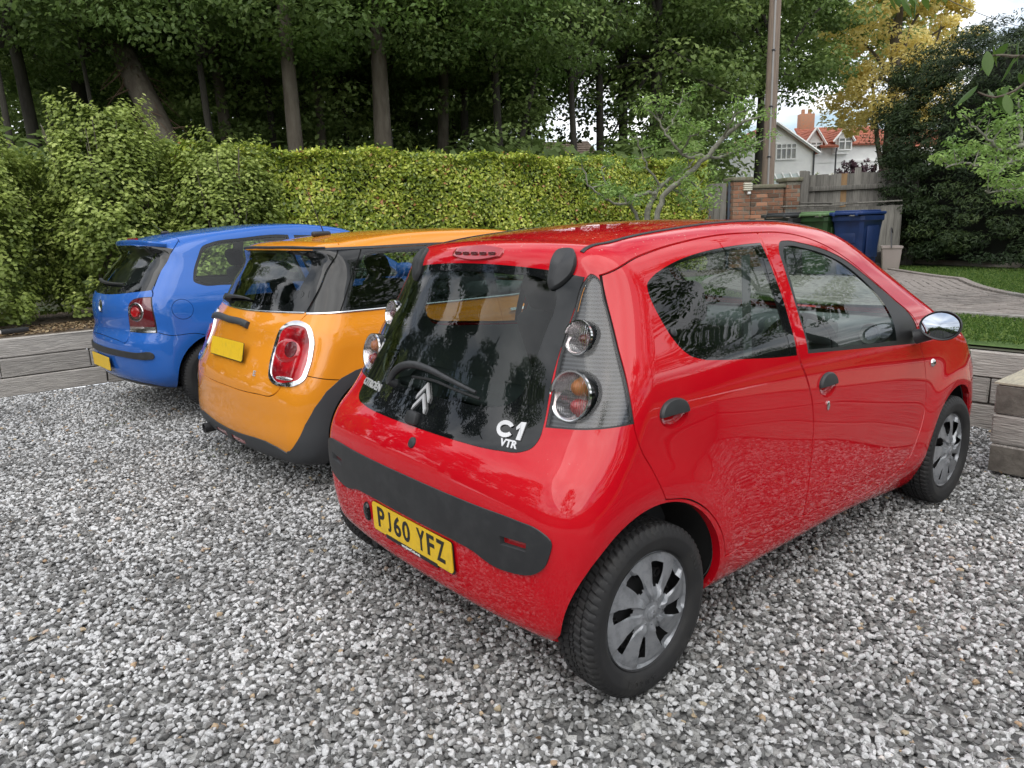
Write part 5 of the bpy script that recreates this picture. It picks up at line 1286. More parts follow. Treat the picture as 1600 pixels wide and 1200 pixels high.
# ---------------------------------------------------------------- white house, conservatory, brown-roofed house, far bushes
M['rooftile'] = mat('orange red clay roof tile', (.40, .125, .070), .85, noise=(1.2, (.28, .10, .07), .4, .7), bump=(20, .5, .02)); M['winglass'] = mat('dark window pane', (.10, .11, .10), .08, spec=.8, noise=(2, (.22, .22, .19), .45, .6))
def tiled(parent, quad, nr, nc, m, name='roof'):
    """a roof slope: quad = eaves left, eaves right, ridge right, ridge left; every course a stepped row of tiles"""
    A, B_, C_, D_ = [Vector(q) for q in quad]; nrm = (B_ - A).cross(D_ - A).normalized(); base = MB(); base.add([A, B_, C_, D_, A - nrm*.08, B_ - nrm*.08, C_ - nrm*.08, D_ - nrm*.08], [(0, 1, 2, 3), (7, 6, 5, 4), (0, 4, 5, 1), (1, 5, 6, 2), (2, 6, 7, 3), (3, 7, 4, 0)]); o = base.build(name, m, parent)
    mb = MB(); r = random.Random(1)
    for i in range(nr):
        f0, f1 = i/nr, (i + 1.12)/nr; f1 = min(f1, 1)
        for k in range(nc):
            g = .012; a, b = (k + g)/nc, (k + 1 - g)/nc; P = [A.lerp(D_, f0).lerp(B_.lerp(C_, f0), a), A.lerp(D_, f0).lerp(B_.lerp(C_, f0), b), A.lerp(D_, f1).lerp(B_.lerp(C_, f1), b), A.lerp(D_, f1).lerp(B_.lerp(C_, f1), a)]; h = .045 + r.uniform(-.01, .01)
            V = [P[0] + nrm*h, P[1] + nrm*h, P[2] + nrm*.012, P[3] + nrm*.012, P[0] + nrm*.002, P[1] + nrm*.002]; mb.add(V, [(0, 1, 2, 3), (4, 5, 1, 0)])
    s = mb.build('roof_tiles', m, o); s['kind'] = 'stuff'; return o
def window(parent, x0, x1, z0, z1, y, lights, transom=.7):
    mb = MB(); f = .07; mb.box(((x0+x1)/2, y, z0), (x1-x0+f, .10, f*1.2)); mb.box(((x0+x1)/2, y, z1), (x1-x0+f, .10, f))
    for k in range(lights + 1): x = x0 + (x1-x0)*k/lights; mb.box((x, y - .002, (z0+z1)/2), (f, .10, z1-z0))
    zt = z0 + (z1-z0)*transom; mb.box(((x0+x1)/2, y - .004, zt), (x1-x0, .10, f)); w = mb.build('window', M['white'], parent)
    for k in range(lights):
        xa, xb = x0 + (x1-x0)*k/lights, x0 + (x1-x0)*(k+1)/lights
        for (za, zb) in ((z0, zt), (zt, z1)): mb = MB(); mb.box(((xa+xb)/2, y + .02, (za+zb)/2), (xb-xa-f, .02, zb-za-f*.9)); mb.build('pane', M['winglass'], w)
def white_house():
    # local x to the right as seen from the court, y away, z up from the garden level
    t = thing('white_house', 'white rendered house with orange-red tiled roof, gables and dormer windows, behind the trees', 'house', (40.86, 23.65, 0), math.atan2(-.635, .772)); W = M['white']
    ex = lambda u: (u - 1205) * .0397        # image pixel columns -> metres across at the house's assumed distance
    ez = lambda v: 1.45 + (342 - v) * .0397  # image pixel rows -> height in metres at the same distance
    mb = MB()      # left gable block
    gx0, gx1, gp = -2.4, 2.65, .15; zf = ez(238); zp = ez(197)
    mb.prism([(gx0, 0), (gx1, 0), (gx1, zf), (gp, zp), (gx0, zf)], -5, 0, T(0, 0, 0) @ RX(math.pi/2)); mb.build('gable_wall', W, t)
    tiled(t, [(gx1 + .25, -.25, zf - .20), (gx1 + .25, 5, zf - .20), (gp, 5, zp + .06), (gp, -.25, zp + .06)], 10, 16, M['rooftile']); tiled(t, [(gx0 - .25, 5, zf - .20), (gx0 - .25, -.25, zf - .20), (gp, -.25, zp + .06), (gp, 5, zp + .06)], 10, 16, M['rooftile'])
    mb = MB(); mb.tube([(gx1 + .25, -.30, zf - .22), (gp, -.30, zp + .02)], .10, 4, smooth=False); mb.tube([(gx0 - .25, -.30, zf - .22), (gp, -.30, zp + .02)], .10, 4, smooth=False); mb.build('barge_board', W, t)
    window(t, ex(1212), ex(1243), ez(251), ez(228), -.05, 4)
    mb = MB(); mb.box(((2.7 + 8.6)/2, 1.6 + 2.5, ez(228)/2), (5.95, 5, ez(228))); mb.build('wall', W, t)       # right wing
    tiled(t, [(2.5, 1.3, ez(228) - .02), (8.9, 1.3, ez(228) - .02), (8.4, 4.6, ez(192)), (3.1, 4.6, ez(192))], 12, 22, M['rooftile'])
    mb = MB(); mb.box((5.6, 1.57, ez(254)), (5.8, .06, .12)); mb.build('string_course', W, t)
    for (a, b, ap, zl, zr) in ((1265, 1302, 1284, 223, 217), (1311, 1347, 1331, 219, 217)):
        x0, x1, xp = ex(a) + .25, ex(b) - .25, ex(ap); z0, z1 = ez(zl + 1), ez(204); zb = ez(243)
        mb = MB(); mb.prism([(x0, zb), (x1, zb), (x1, z0), (xp, z1), (x0, z0)], -3.2, -1.2, RX(math.pi/2)); d = mb.build('dormer', W, t)
        for (s, xa) in ((1, x0 - .22), (-1, x1 + .22)):
            q = [(xa, 1.0, z0 - .18), (xa, 3.8, z0 - .18), (xp, 3.8, z1 + .08), (xp, 1.0, z1 + .08)]
            if s > 0: q = [q[1], q[0], q[3], q[2]]
            tiled(t, q, 5, 9, M['rooftile'], 'dormer_roof')
            mb = MB(); mb.tube([(xa, .97, z0 - .18), (xp, .97, z1 + .06)], .075, 4, smooth=False); mb.build('barge_board', W, t)
        window(t, ex(1277) if a < 1300 else ex(1322), ex(1295) if a < 1300 else ex(1342), ez(240) if a < 1300 else ez(237), ez(224) if a < 1300 else ez(219), 1.14, 2)
    tiled(t, [(ex(1290), .7, ez(232)), (ex(1318), .7, ez(232)), (ex(1317), 2.0, ez(223)), (ex(1294), 2.0, ez(223))], 4, 8, M['rooftile'], 'porch_roof')
    for px in (1271, 1316): mb = MB(); mb.tube([(ex(px), .9 if px > 1300 else -.1, ez(234)), (ex(px), .9 if px > 1300 else -.1, ez(290))], .05, 6); mb.build('downpipe', M['pipe'], t)
    mb = MB(); mb.bbox((ex(1302), 4.6, ez(186)), (.95, .6, 1.3), .02)
    for k in (-.22, .22): mb.tube([(ex(1302) + k, 4.6, ez(170)), (ex(1302) + k, 4.6, ez(162))], .12, 10)
    mb.build('chimney', M['brick_pale'], t)
    tiled(t, [(8.4, 1.9, ez(235)), (13.5, 1.9, ez(232)), (13.0, 5, ez(200)), (8.4, 5, ez(196))], 12, 18, M['rooftile']); mb = MB(); mb.box((11, 4.7, ez(236)/2), (4.8, 5, ez(236))); mb.build('wall', W, t)
white_house()
def conservatory():
    t = thing('conservatory', 'white-framed glass conservatory roof in front of the white house', 'conservatory', (33.07, 20.36, ZL), math.atan2(-.635, .772)); L = 3.4; mb = MB(); zA = 2.0; zB = 3.35
    for k in range(9): x = L*k/8; mb.box((x, .9, (zA + zB)/2 + .0), (.06, 2.25, .08), Matrix.Rotation(math.atan2(zB - zA, 1.8), 3, 'X')); mb.box((x, 0, zA/2), (.07, .07, zA))
    for z in (zA, 1.0, .1): mb.box((L/2, -.005, z), (L, .06, .08))
    mb.box((L/2, 1.8, zB), (L, .08, .12)); mb.build('frame', M['white'], t); mb = MB()
    mb.add([(0, .03, zA - .03), (L, .03, zA - .03), (L, 1.8, zB - .03), (0, 1.8, zB - .03)], [(0, 1, 2, 3)]); mb.build('roof_glass', mat('pale conservatory glazing', (.45, .50, .50), .15), t); mb = MB(); mb.box((L/2, .03, zA/2), (L, .01, zA)); mb.build('pane', M['winglass'], t)
    mb = MB(); mb.box((L/2, 1.9, zB/2), (L, .1, zB)); mb.build('back_wall', M['white'], t)
conservatory()
def brown_house():
    t = thing('brown_roofed_house', 'low house with a steep brown tiled roof seen between the trees above the hedge', 'house', (26.4, 29.2, 0), math.atan2(-.635, .772)); m = mat('brown roof tile', (.13, .095, .075), .9, noise=(2, (.19, .14, .11), .4, .7), bump=(20, .5, .02)); mb = MB(); mb.box((0, 3, 2.3), (7.0, 6, 4.6)); mb.build('wall', mat('brown brickwork', (.18, .12, .09), .9), t)
    tiled(t, [(-3.9, -.4, 4.5), (3.9, -.4, 4.5), (3.1, 3, 6.3), (-2.0, 3, 6.3)], 12, 26, m); tiled(t, [(3.9, -.4, 4.5), (3.9, 6.4, 4.5), (3.1, 3.1, 6.3), (3.1, 3.0, 6.3)], 12, 12, m)
brown_house()
shrub('purple_bush', 'dark purple-leaved bush in front of the white house wall', (23.5, 9.8), (1.15, 1.15, 2.3), 120, 120, .09, 41, foliage_mat('purple leaves', [(0, (.045, .02, .03)), (1, (.16, .09, .11))], .3), z0=ZL + .3, cat='bush')
shrub('flowering_bush', 'pale bush covered in cream blossom below the white house', (18.2, 8.5), (.85, .85, 1.4), 90, 110, .07, 42, foliage_mat('blossom', [(0, (.06, .10, .04)), (.4, (.16, .20, .10)), (.6, (.62, .62, .50)), (1, (.75, .74, .64))], .3), z0=ZL + .5, cat='bush')
shrub('garden_shrub', 'small green shrub behind the brick wall beside the pole', (12.9, 7.9), (.8, .8, 1.5), 90, 110, .07, 43, SHRUB_MAT, z0=ZL, cat='bush')
RED = dict(
    profile=[(-.15, .19), (-.29, .20), (-.355, .25), (-.378, .34), (-.386, .45), (-.386, .60), (-.372, .69), (-.345, .75), (-.318, .785), (-.29, .83),
             (-.17, 1.07), (-.055, 1.30), (-.035, 1.36), (-.005, 1.392), (.10, 1.412), (.45, 1.448), (.9, 1.465), (1.25, 1.450), (1.5, 1.405), (1.75, 1.275),
             (2.05, 1.085), (2.24, .975), (2.42, .925), (2.7, .84), (2.88, .745), (2.99, .62), (3.035, .48), (3.03, .36), (2.98, .25), (2.85, .19), (1.2, .19)],
    Wx=([-.6, -.386, -.25, -.1, .1, .4, 1.2, 2.0, 2.4, 2.75, 3.1], [.67, .745, .768, .780, .785, .795, .800, .795, .78, .725, .60]),
    inset=([.1, .2, .27, .34, .45, .6, .75, .86, .94, 1.0, 1.1, 1.2, 1.3, 1.4, 1.5], [.10, .05, .022, .010, .001, .0, .004, .012, .021, .032, .068, .108, .155, .215, .30]),
    rear_shift=([.1, .3, .6, .72, .85, 1.1, 1.4], [.10, .065, .065, .09, .14, .16, .18]), axis=(.9, 0),
    green=.035, flares=[(0, .28, .016, .37, .10, .2), (2.34, .28, .016, .37, .10, .2)], front_shift=.30, xmid=2.1, crown=.05,
    k0=.09, k1=.13, box=((-.5, 3.15), (.1, 1.55), .9), zc=.66)
MINI = dict(
    profile=[(-.30, .145), (-.50, .150), (-.60, .19), (-.625, .27), (-.625, .42), (-.61, .60), (-.575, .70), (-.52, .82), (-.48, .93), (-.44, .985), (-.34, 1.16), (-.245, 1.325),
             (-.255, 1.36), (-.21, 1.385), (-.05, 1.405), (.3, 1.440), (.8, 1.452), (1.25, 1.437), (1.56, 1.375), (1.80, 1.215), (2.10, 1.01), (2.25, .97), (2.6, .925), (2.95, .84), (3.16, .72), (3.23, .56), (3.24, .40), (3.18, .25), (3.0, .19), (1.2, .18)],
    Wx=([-.8, -.59, -.45, -.3, -.1, .4, 1.2, 2.0, 2.5, 2.9, 3.3], [.74, .83, .855, .868, .875, .875, .872, .87, .855, .78, .64]),
    inset=([.05, .12, .18, .3, .5, .65, .8, .90, .97, 1.02, 1.12, 1.22, 1.32, 1.40, 1.5], [.07, .03, .01, .0, .0, .004, .018, .045, .075, .092, .13, .17, .21, .25, .30]),
    rear_shift=([.1, .3, .6, .75, .95, 1.1, 1.4], [.08, .09, .11, .13, .14, .15, .13]), axis=(.9, 0),
    green=.02, flares=[(0, .31, .016, .36, .09, .2), (2.53, .31, .016, .36, .09, .2)], front_shift=.30, xmid=2.1, crown=.035,
    k0=.07, k1=.13, box=((-.7, 3.35), (.1, 1.55), .95), zc=.66)
MINI_AT = (.42, 2.455, .01, .025)
POLO = dict(
    profile=[(-.40, .21), (-.52, .23), (-.64, .31), (-.67, .42), (-.675, .53), (-.665, .62), (-.645, .68), (-.645, .80), (-.635, .90), (-.61, .965), (-.46, 1.17), (-.36, 1.315),
             (-.40, 1.355), (-.35, 1.38), (-.2, 1.42), (.2, 1.475), (.7, 1.512), (1.15, 1.50), (1.5, 1.43), (1.8, 1.20), (2.12, 1.01), (2.3, .965), (2.7, .89), (2.98, .79), (3.18, .67), (3.25, .52), (3.25, .38), (3.16, .25), (2.9, .2), (1.2, .2)],
    Wx=([-.8, -.64, -.5, -.3, 0, .4, 1.2, 2.0, 2.5, 2.9, 3.3], [.68, .775, .80, .822, .835, .838, .838, .83, .81, .74, .61]),
    inset=([.1, .2, .3, .42, .55, .70, .85, .95, 1.00, 1.10, 1.20, 1.30, 1.38, 1.5], [.07, .03, .01, .0, .0, .004, .02, .045, .065, .11, .155, .20, .24, .29]),
    rear_shift=([.1, .3, .6, .75, .95, 1.1, 1.4], [.18, .175, .175, .195, .185, .19, .22]), axis=(.9, 0),
    green=.03, flares=[(0, .31, .014, .38, .09, .2), (2.49, .31, .014, .38, .09, .2)], front_shift=.30, xmid=2.1, crown=.04,
    k0=.07, k1=.13, box=((-.75, 3.3), (.1, 1.6), .95), zc=.68)
POLO_AT = (.235, 4.80, .04, .05)
# ---------------------------------------------------------------- the red hatchback (world origin = centre of its rear axle)
def build_red():
    B = CarBody(RED); root = thing('red_hatchback', 'bright red five-door hatchback nearest the camera, rear towards us', 'car')
    P_ = paint_mat('red car paint', (.49, .003, .011))
    ct = Cutter(B, .02)
    AR = (.005, .292, .335, .22, .030); AF = (2.34, .28, .335, .24, .0)
    ct.cut('S', arch_poly(*AR), 'hole'); ct.cut('S', arch_poly(*AF), 'hole')
    rw = spline([(0.150, 1.262), (0.188, 1.287), (0.245, 1.308), (0.329, 1.330), (0.431, 1.347), (0.565, 1.360), (0.707, 1.367), (0.818, 1.369, 'c'), (0.816, 1.241), (0.818, 1.15), (0.814, 1.045), (0.812, 0.969, 'c'), (0.671, 0.980), (0.484, 1.0), (0.363, 1.013), (0.275, 1.027), (0.228, 1.044), (0.198, 1.070), (0.172, 1.112), (0.155, 1.16), (0.145, 1.207), (0.144, 1.238)], True, .012)
    ct.ring('S', rw, .009, 'rwin', 'rwseal')
    ct.cut('S', spline([(.84, 1.5), (.80, 1.36), (.776, 1.25), (.772, 1.13), (.775, 1.0), (.78, .9), (1, .9), (1, 1.5)], True, .03), 'rwdark', ['rwin'])
    fo = spline([(0.915, 1.345), (0.946, 1.367), (0.993, 1.371), (1.103, 1.357), (1.238, 1.328), (1.358, 1.287), (1.475, 1.226), (1.58, 1.163), (1.686, 1.094), (1.80, 1.012), (1.835, .96), (1.835, 0.888, 'c'), (1.648, 0.903), (1.231, 0.938), (0.887, 0.966, 'c'), (0.885, 1.045), (0.886, 1.161), (0.893, 1.261)], True, .012)
    fi = spline([(0.936, 1.330), (0.96, 1.348), (1.0, 1.352), (1.088, 1.340), (1.221, 1.311), (1.34, 1.268), (1.452, 1.202), (1.534, 1.138), (1.582, 1.084), (1.613, 1.003), (1.624, 0.925, 'c'), (1.234, 0.953), (0.9, 0.979, 'c'), (0.902, 1.152), (0.915, 1.252)], True, .012)
    ct.cut('S', fo, 'fwframe'); ct.cut('S', fi, 'fwin', ['fwframe'])
    # rear screen, lamps
    gl = spline([(-.06, .7775), (.056, .7778), (.18, .778), (.343, .782), (.405, .790), (.434, .806), (.449, .835), (.452, .865), (.456, 1.007), (.478, 1.143), (.512, 1.293, 'c'), (.45, 1.303), (.388, 1.312), (.263, 1.322), (.12, 1.328), (-.06, 1.33)], True, .015)
    ct.cut('C', gl, 'rfrit')
    gi = spline([(-.06, .885), (.15, .885), (.28, .892), (.345, .915), (.378, .96), (.39, 1.02), (.41, 1.13), (.425, 1.22), (.41, 1.262), (.36, 1.285), (.2, 1.298), (-.06, 1.302)], True, .02)
    ct.cut('C', gi, 'rglass', ['rfrit'])
    lo = spline([(.530, 1.304), (.548, 1.297), (.579, 1.224), (.625, 1.085), (.657, .973), (.672, .884, 'c'), (.566, .871), (.457, .863, 'c'), (.459, .936), (.466, 1.077), (.487, 1.183), (.516, 1.290)], True, .015)
    ct.cut('C', lo, 'lampseal'); ct.cut('C', inset_poly(lo, .005), 'lamp', ['lampseal'])
    so_ = spline([(-.06, .620), (.098, .620), (.307, .618), (.43, .616), (.485, .609), (.513, .585), (.510, .538), (.497, .497), (.466, .464), (.41, .446), (.36, .443), (.325, .452), (.295, .463), (.225, .470), (.09, .472), (-.06, .472)], True, .015)
    ct.cut('C', so_, 'strip'); ct.cut('C', [(.385, .527), (.455, .532), (.458, .560), (.383, .553)], 'fog', ['strip'])
    # plate recess and lower bumper crease
    rear = lambda y, z: (np.abs(y) < .1)
    # doors
    rd = spline([(.851, 1.408, 'c'), (.629, 1.406), (.429, 1.391), (.241, 1.365), (.121, 1.338), (.028, 1.301, 'c'), (-.002, 1.177), (-.035, 1.054), (-.056, .937), (-.059, .853), (-.046, .806), (-.008, .738), (.043, .632, 'c'), (.16, .60), (.27, .52), (.345, .40), (.36, .345, 'c'), (.647, .338), (.892, .334, 'c'), (.899, .458), (.911, .624), (.911, .714), (.895, .806), (.865, .88), (.826, .953), (.827, 1.15), (.826, 1.24), (.834, 1.368)], True, .015)
    fd = spline([(.851, 1.408, 'c'), (.992, 1.404), (1.139, 1.382), (1.27, 1.341), (1.41, 1.275), (1.552, 1.188), (1.70, 1.090), (1.83, .995), (1.868, .93), (1.868, .878), (1.907, .803), (1.936, .709), (1.944, .579), (1.915, .492), (1.88, .429), (1.842, .359), (1.79, .334), (.892, .334, 'c'), (.899, .458), (.911, .624), (.911, .714), (.895, .806), (.865, .88), (.826, .953), (.827, 1.15), (.826, 1.24), (.834, 1.368)], True, .015)
    ct.ring('S', rd, .0055, 'rdoor', 'gap', ['body']); ct.ring('S', fd, .0055, 'fdoor', 'gap', ['body'])
    # handles cut out of the doors
    el = lambda cx, cz, a, b: [(cx + a*math.cos(t), cz + b*math.sin(t)) for t in np.linspace(0, 2*math.pi, 28, endpoint=False)]
    ct.cut('S', el(.113, .884, .066, .044), 'cup', ['rdoor']); ct.cut('S', el(1.016, .829, .064, .046), 'cup', ['fdoor'])
    # front end
    ct.cut('S', spline([(2.46, .86), (2.62, .845), (2.80, .77), (2.90, .68), (2.95, .60), (2.86, .585), (2.72, .63), (2.58, .72)], True, .02), 'hlamp', ['body'])
    ct.ring('T', spline([(1.50, .06), (1.50, -.30), (1.46, -.50, 'c'), (1.75, -.575), (2.02, -.63), (2.16, -.62, 'c'), (2.20, -.35), (2.215, .06)], True, .03), .03, 'windscreen', 'wsfrit', ['body'])
    ct.line('T', [(2.235, .02), (2.235, -.4), (2.22, -.60), (2.40, -.62), (2.7, -.56), (2.86, -.48)], .005, only=['body'])
    ct.line('C', [(.675, .885), (.71, .86), (.725, .82)], .004, only=['body'])
    bo = part(ct, ['body'], 'body', root, P_, lip=.012)
    for sd in 'RL':
        f = part(ct, 'fdoor', 'door', root, P_, sd, lip=.012); r = part(ct, 'rdoor', 'door', root, P_, sd, lip=.012)
        part(ct, ['fwframe'], 'window_frame', f, M['seal'], sd, -.002); part(ct, 'fwin', 'window', f, M['glass_clear'], sd, -.006)
        part(ct, ['rwseal', 'rwdark'], 'window_frame', r, M['seal'] if sd == 'x' else M['frit'], sd, -.001); part(ct, 'rwin', 'window', r, M['glass_rear'], sd, -.002)
        s = 1 if sd == 'R' else -1
        for (d, cx, cz, a, b) in ((r, .113, .884, .066, .044), (f, 1.016, .829, .064, .046)):
            mb = MB(); V, F = surf_disc(B, 'S', (cx, cz), a, b, [(1, 0), (.93, -.008), (.75, -.017), (.4, -.021), (.02, -.022)], side=s); mb.add(V, F, True); mb.build('handle_recess', P_, d, 80)
            mb = MB(); V = []; n = 22
            for (q, off) in ((1.02, -.004), (1.0, .007), (.9, .013), (.5, .016)):
                t = np.linspace(-.12, math.pi + .12, n); Q = np.stack([cx + a*q*np.cos(t), cz + .004 + (b*q)*np.sin(t)], 1); P = B.unchart('S', Q); P = P + B.normal(P)*off; V += (P*[1, s, 1]).tolist()
            F = [(i*n + k, i*n + k + 1, (i+1)*n + k + 1, (i+1)*n + k) for i in range(3) for k in range(n - 1)] + [tuple(range(3*n, 4*n))] + [(i*n, (i+1)*n, (i+1)*n + n - 1, i*n + n - 1) for i in range(3)]
            mb.add(V, F, True); mb.build('door_handle', M['blacktrim'], d, 35)
        mb = MB(); V, F = surf_disc(B, 'S', (1.014, .751), .011, .018, [(1, -.002), (1, .004), (.8, .006), (.02, .006)], 16, s); mb.add(V, F, True); mb.build('lock', M['chrome'], f)
        mb = MB(); V, F = surf_disc(B, 'S', (2.004, .776), .020, .018, [(1.1, -.002), (1.0, .004), (.75, .009), (.02, .011)], 20, s); mb.add(V, F, True); ind = mb.build('side_indicator', M['reflector'], root)
        mb = MB(); V, F = surf_disc(B, 'S', (2.004, .776), .006, .006, [(1, .008), (1, .013), (.02, .014)], 10, s); mb.add(V, F, True); mb.build('bulb', M['ink'], ind)
        # pop-out window catch knob
        mb = MB(); V, F = surf_disc(B, 'S', (.187, 1.118), .013, .013, [(1, .0), (1, .005), (.7, .008), (.02, .009)], 16, s); mb.add(V, F, True); mb.build('window_catch', M['blacktrim'], r)
    part(ct, ['gap'], 'panel_gaps', root, M['gap'], off=-.010)
    w = part(ct, ['wsfrit', 'windscreen'], 'windscreen', root, M['glass_clear'], off=-.003)
    part(ct, ['wsfrit'], 'windscreen_border', w, M['frit'], off=-.0015)
    h = part(ct, ['rglass'], 'tailgate_glass', root, M['glass_tail'], off=.002)
    part(ct, ['rfrit'], 'glass_border', h, M['frit'], off=.002, lip=.008)
    inn = part(ct, ['body', 'fdoor', 'rdoor', 'cup', 'gap', 'strip', 'fog', 'hlamp', 'lamp', 'lampseal', 'under'], 'interior_trim', root, M['greyin'], off=-.035, flip=True)
    st = part(ct, 'strip', 'bumper_strip', root, M['blacktrim'], off=.007, lip=.03); st['label'] = 'black plastic protective strip across the rear bumper'
    part(ct, 'fog', 'fog_lamp', st, M['redlens'], off=-.012)
    part(ct, 'hlamp', 'headlamp', root, M['lens'], off=.001); part(ct, 'hlamp', 'headlamp_bowl', root, M['reflector'], off=-.03)
    arch_parts(B, *AR[:3], root, P_, M['liner'], AR[3], pinch=AR[4]); arch_parts(B, *AF[:3], root, P_, M['liner'], AF[3])
    # tail lamps: ribbed dark housing, two round pods, clear cover
    for sd in 'RL':
        s = 1 if sd == 'R' else -1
        lm = part(ct, 'lamp', 'tail_lamp', root, M['lens'], sd, .001); part(ct, 'lampseal', 'lamp_seal', lm, M['seal'], sd, -.002, lip=.01)
        part(ct, ['lamp'], 'lamp_housing', lm, M['ribs'], sd, -.016)
        for (cu, cz, r) in ((.517, 1.119, .054), (.518, .957, .078)):
            p = B.unchart('C', [(cu, cz)])[0]; nn = B.normal(p[None])[0]
            ax = Vector((-1, -.10 * s, .22)).normalized(); c = Vector((p[0], p[1]*s, p[2])) - Vector((nn[0], nn[1]*s, nn[2])) * .006
            # the pod: a drum whose face looks straight back, its outer flank showing beside the face
            Mx = frame(c + ax * .012 * (1 if r < .06 else 1.3), ax)
            mb = MB(); mb.lathe([(r*1.0, 0.0), (r*1.03, -.02), (r*1.03, -.09)], 36, Mx); mb.build('lamp_pod', M['frit'], lm, 30)
            mb = MB(); mb.lathe([(r*.90, .0005), (r*.93, .004), (r*1.0, .004), (r*1.015, -.004)], 36, Mx); mb.build('lamp_ring', M['chrome'], lm, 60)
            mb = MB(); mb.lathe([(.001, -.030), (r*.5, -.024), (r*.8, -.010), (r*.92, .0)], 36, Mx); mb.build('lamp_reflector', M['reflector'], lm, 60)
            mb = MB(); V = []; F = []; n = 16
            mb.lathe([(.0005, .006), (r*.4, .0052), (r*.75, .002), (r*.92, -.001)], 36, Mx); mb.build('lamp_cover', M['fluted'], lm, 60)
            if r < .06: bl = [((.012, -.004), .020, M['darkredlens'])]
            else: bl = [((.012, .028), .026, M['amber']), ((.016, -.030), .026, M['redlens'])]
            for (bx, by), br, bm_ in bl:
                mb = MB(); mb.lathe([(.001, .016), (br*.6, .012), (br, -.004), (br, -.02)], 16, Mx @ T(bx*s, by, -.016)); mb.build('bulb', bm_, lm, 50)
    # third brake light
    mb = MB(); 
    Q = spline([(-.155, 1.365), (-.148, 1.3765), (-.13, 1.379), (.13, 1.379), (.148, 1.3765), (.155, 1.365), (.148, 1.353), (.13, 1.350), (-.13, 1.350), (-.148, 1.353)], True, .02)
    P = B.unchart('C', Q); Nn = B.normal(P); c = P.mean(0); n = len(P); V = []
    for (sc, off) in ((1.03, -.003), (1.0, .006), (.93, .009)): V += ((P - c)*[1, sc, sc] + c + Nn*off).tolist()
    mb.add(V, [(i*n + k, i*n + (k+1) % n, (i+1)*n + (k+1) % n, (i+1)*n + k) for i in range(2) for k in range(n)] + [tuple(range(2*n, 3*n))], True)
    bk = mb.build('brake_light', M['redlens'], root, 35)
    for yk in (-.10, -.05, 0, .05, .10):
        q = B.unchart('C', [(-yk/1.0, 1.3655)])[0]; mb = MB(); mb.bbox((q[0] - .012, yk, q[2]), (.006, .036, .011), .002); mb.build('light_segment', M['darkredlens'], bk)
    # hinge covers
    for s in (1, -1):
        mb = MB(); V = []; F = []
        Q = [(.395, 1.372), (.43, 1.380), (.468, 1.374), (.486, 1.345), (.480, 1.305), (.455, 1.275), (.42, 1.250), (.398, 1.243), (.385, 1.262), (.384, 1.31), (.387, 1.35)]
        Q = spline(Q, True, .012); P = B.unchart('C', Q); Nn = B.normal(P); c = P.mean(0); n = len(P)
        for (sc, off) in ((.90, -.004), (.90, .010), (.82, .017), (.5, .022), (.1, .024)):
            V += (((P - c)*sc + c + Nn*off)*[1, s, 1]).tolist()
        mb.add(V, [(i*n + k, i*n + (k+1) % n, (i+1)*n + (k+1) % n, (i+1)*n + k) for i in range(4) for k in range(n)] + [tuple(range(4*n, 5*n))], True)
        mb.build('hinge_cover', M['blacktrim'], root, 40)
    ribbon('roof_moulding', B, 'T', [(.035, -.462), (.10, -.470), (.3, -.474), (.6, -.476), (1.0, -.475), (1.4, -.475)], .016, .004, M['seal'], root, ('R', 'L'))
    # wiper
    wp = [(-.215, .886), (-.205, .915), (-.17, .945), (-.10, .962), (-.02, .960), (.08, .945), (.215, .922)]
    Q = spline(wp, False, .02); P = B.unchart('C', Q); Nn = B.normal(P); n = len(P); hh = np.interp(np.linspace(0, 1, n), [0, .3, 1], [.030, .034, .014])
    mb = MB(); mb.tube((P + Nn*hh[:, None]).tolist(), list(np.interp(np.linspace(0, 1, n), [0, .15, .5, 1], [.012, .017, .012, .006])), 8)
    q = P[0]; mb.tube([q - Nn[0]*.01, q + Nn[0]*.036], [.020, .014], 12)
    wo_ = mb.build('rear_wiper', M['blacktrim'], root, 50)
    Qb = spline([(-.12, .925), (.0, .93), (.12, .918), (.23, .908)], False, .02); Pb = B.unchart('C', Qb); Nb = B.normal(Pb); mb = MB(); mb.tube((Pb + Nb*.007).tolist(), .005, 6); mb.build('wiper_blade', M['seal'], wo_)
    mb = MB(); q = B.unchart('C', [(-.03, .80)])[0]; nn = B.normal(q[None])[0]; mb.bbox(Vector(q) + Vector(nn)*.008, (.03, .07, .05), .012, Matrix.Rotation(.35, 3, 'Y')); mb.build('hatch_button', M['blacktrim'], root)
    mb = MB(); mb.bbox((-.225, .045, .86), (.05, .11, .15), .012, Matrix.Rotation(.4, 3, 'Y')); mb.build('wiper_motor_cover', M['darkin'], root)
    q = B.unchart('C', [(.012, .733)])[0]; nn = B.normal(q[None])[0]; mb = MB(); mb.lathe([(.021, -.004), (.019, .004), (.012, .007), (.0, .007)], 20, frame(q, nn)); mb.build('lock_knob', M['blacktrim'], root)
    # badges
    for (txt, c, h, bold, xs, nm) in (('CITROËN', (-.372, .852), .036, .0009, 1.25, 'maker_lettering'), ('VTR', (.366, .803), .027, .0010, 1.25, 'trim_lettering')):
        V, F = text_mesh(txt, h, .0015, bold, xs); V = decal(B, 'C', V, c, 1.2, .0035); mb = MB(); mb.add(V, F); mb.build(nm, M['badge'], root)
    mb = MB()
    cpoly = lambda a0, a1, rx, ry: [(rx*math.cos(t), ry*math.sin(t)) for t in np.linspace(a0, a1, 15)]
    o_ = cpoly(.55, 2*math.pi - .55, .034, .0235); i_ = cpoly(.55, 2*math.pi - .55, .021, .0115); V = [(x - .020, y, zz) for zz in (0, .004) for x, y in o_ + i_]
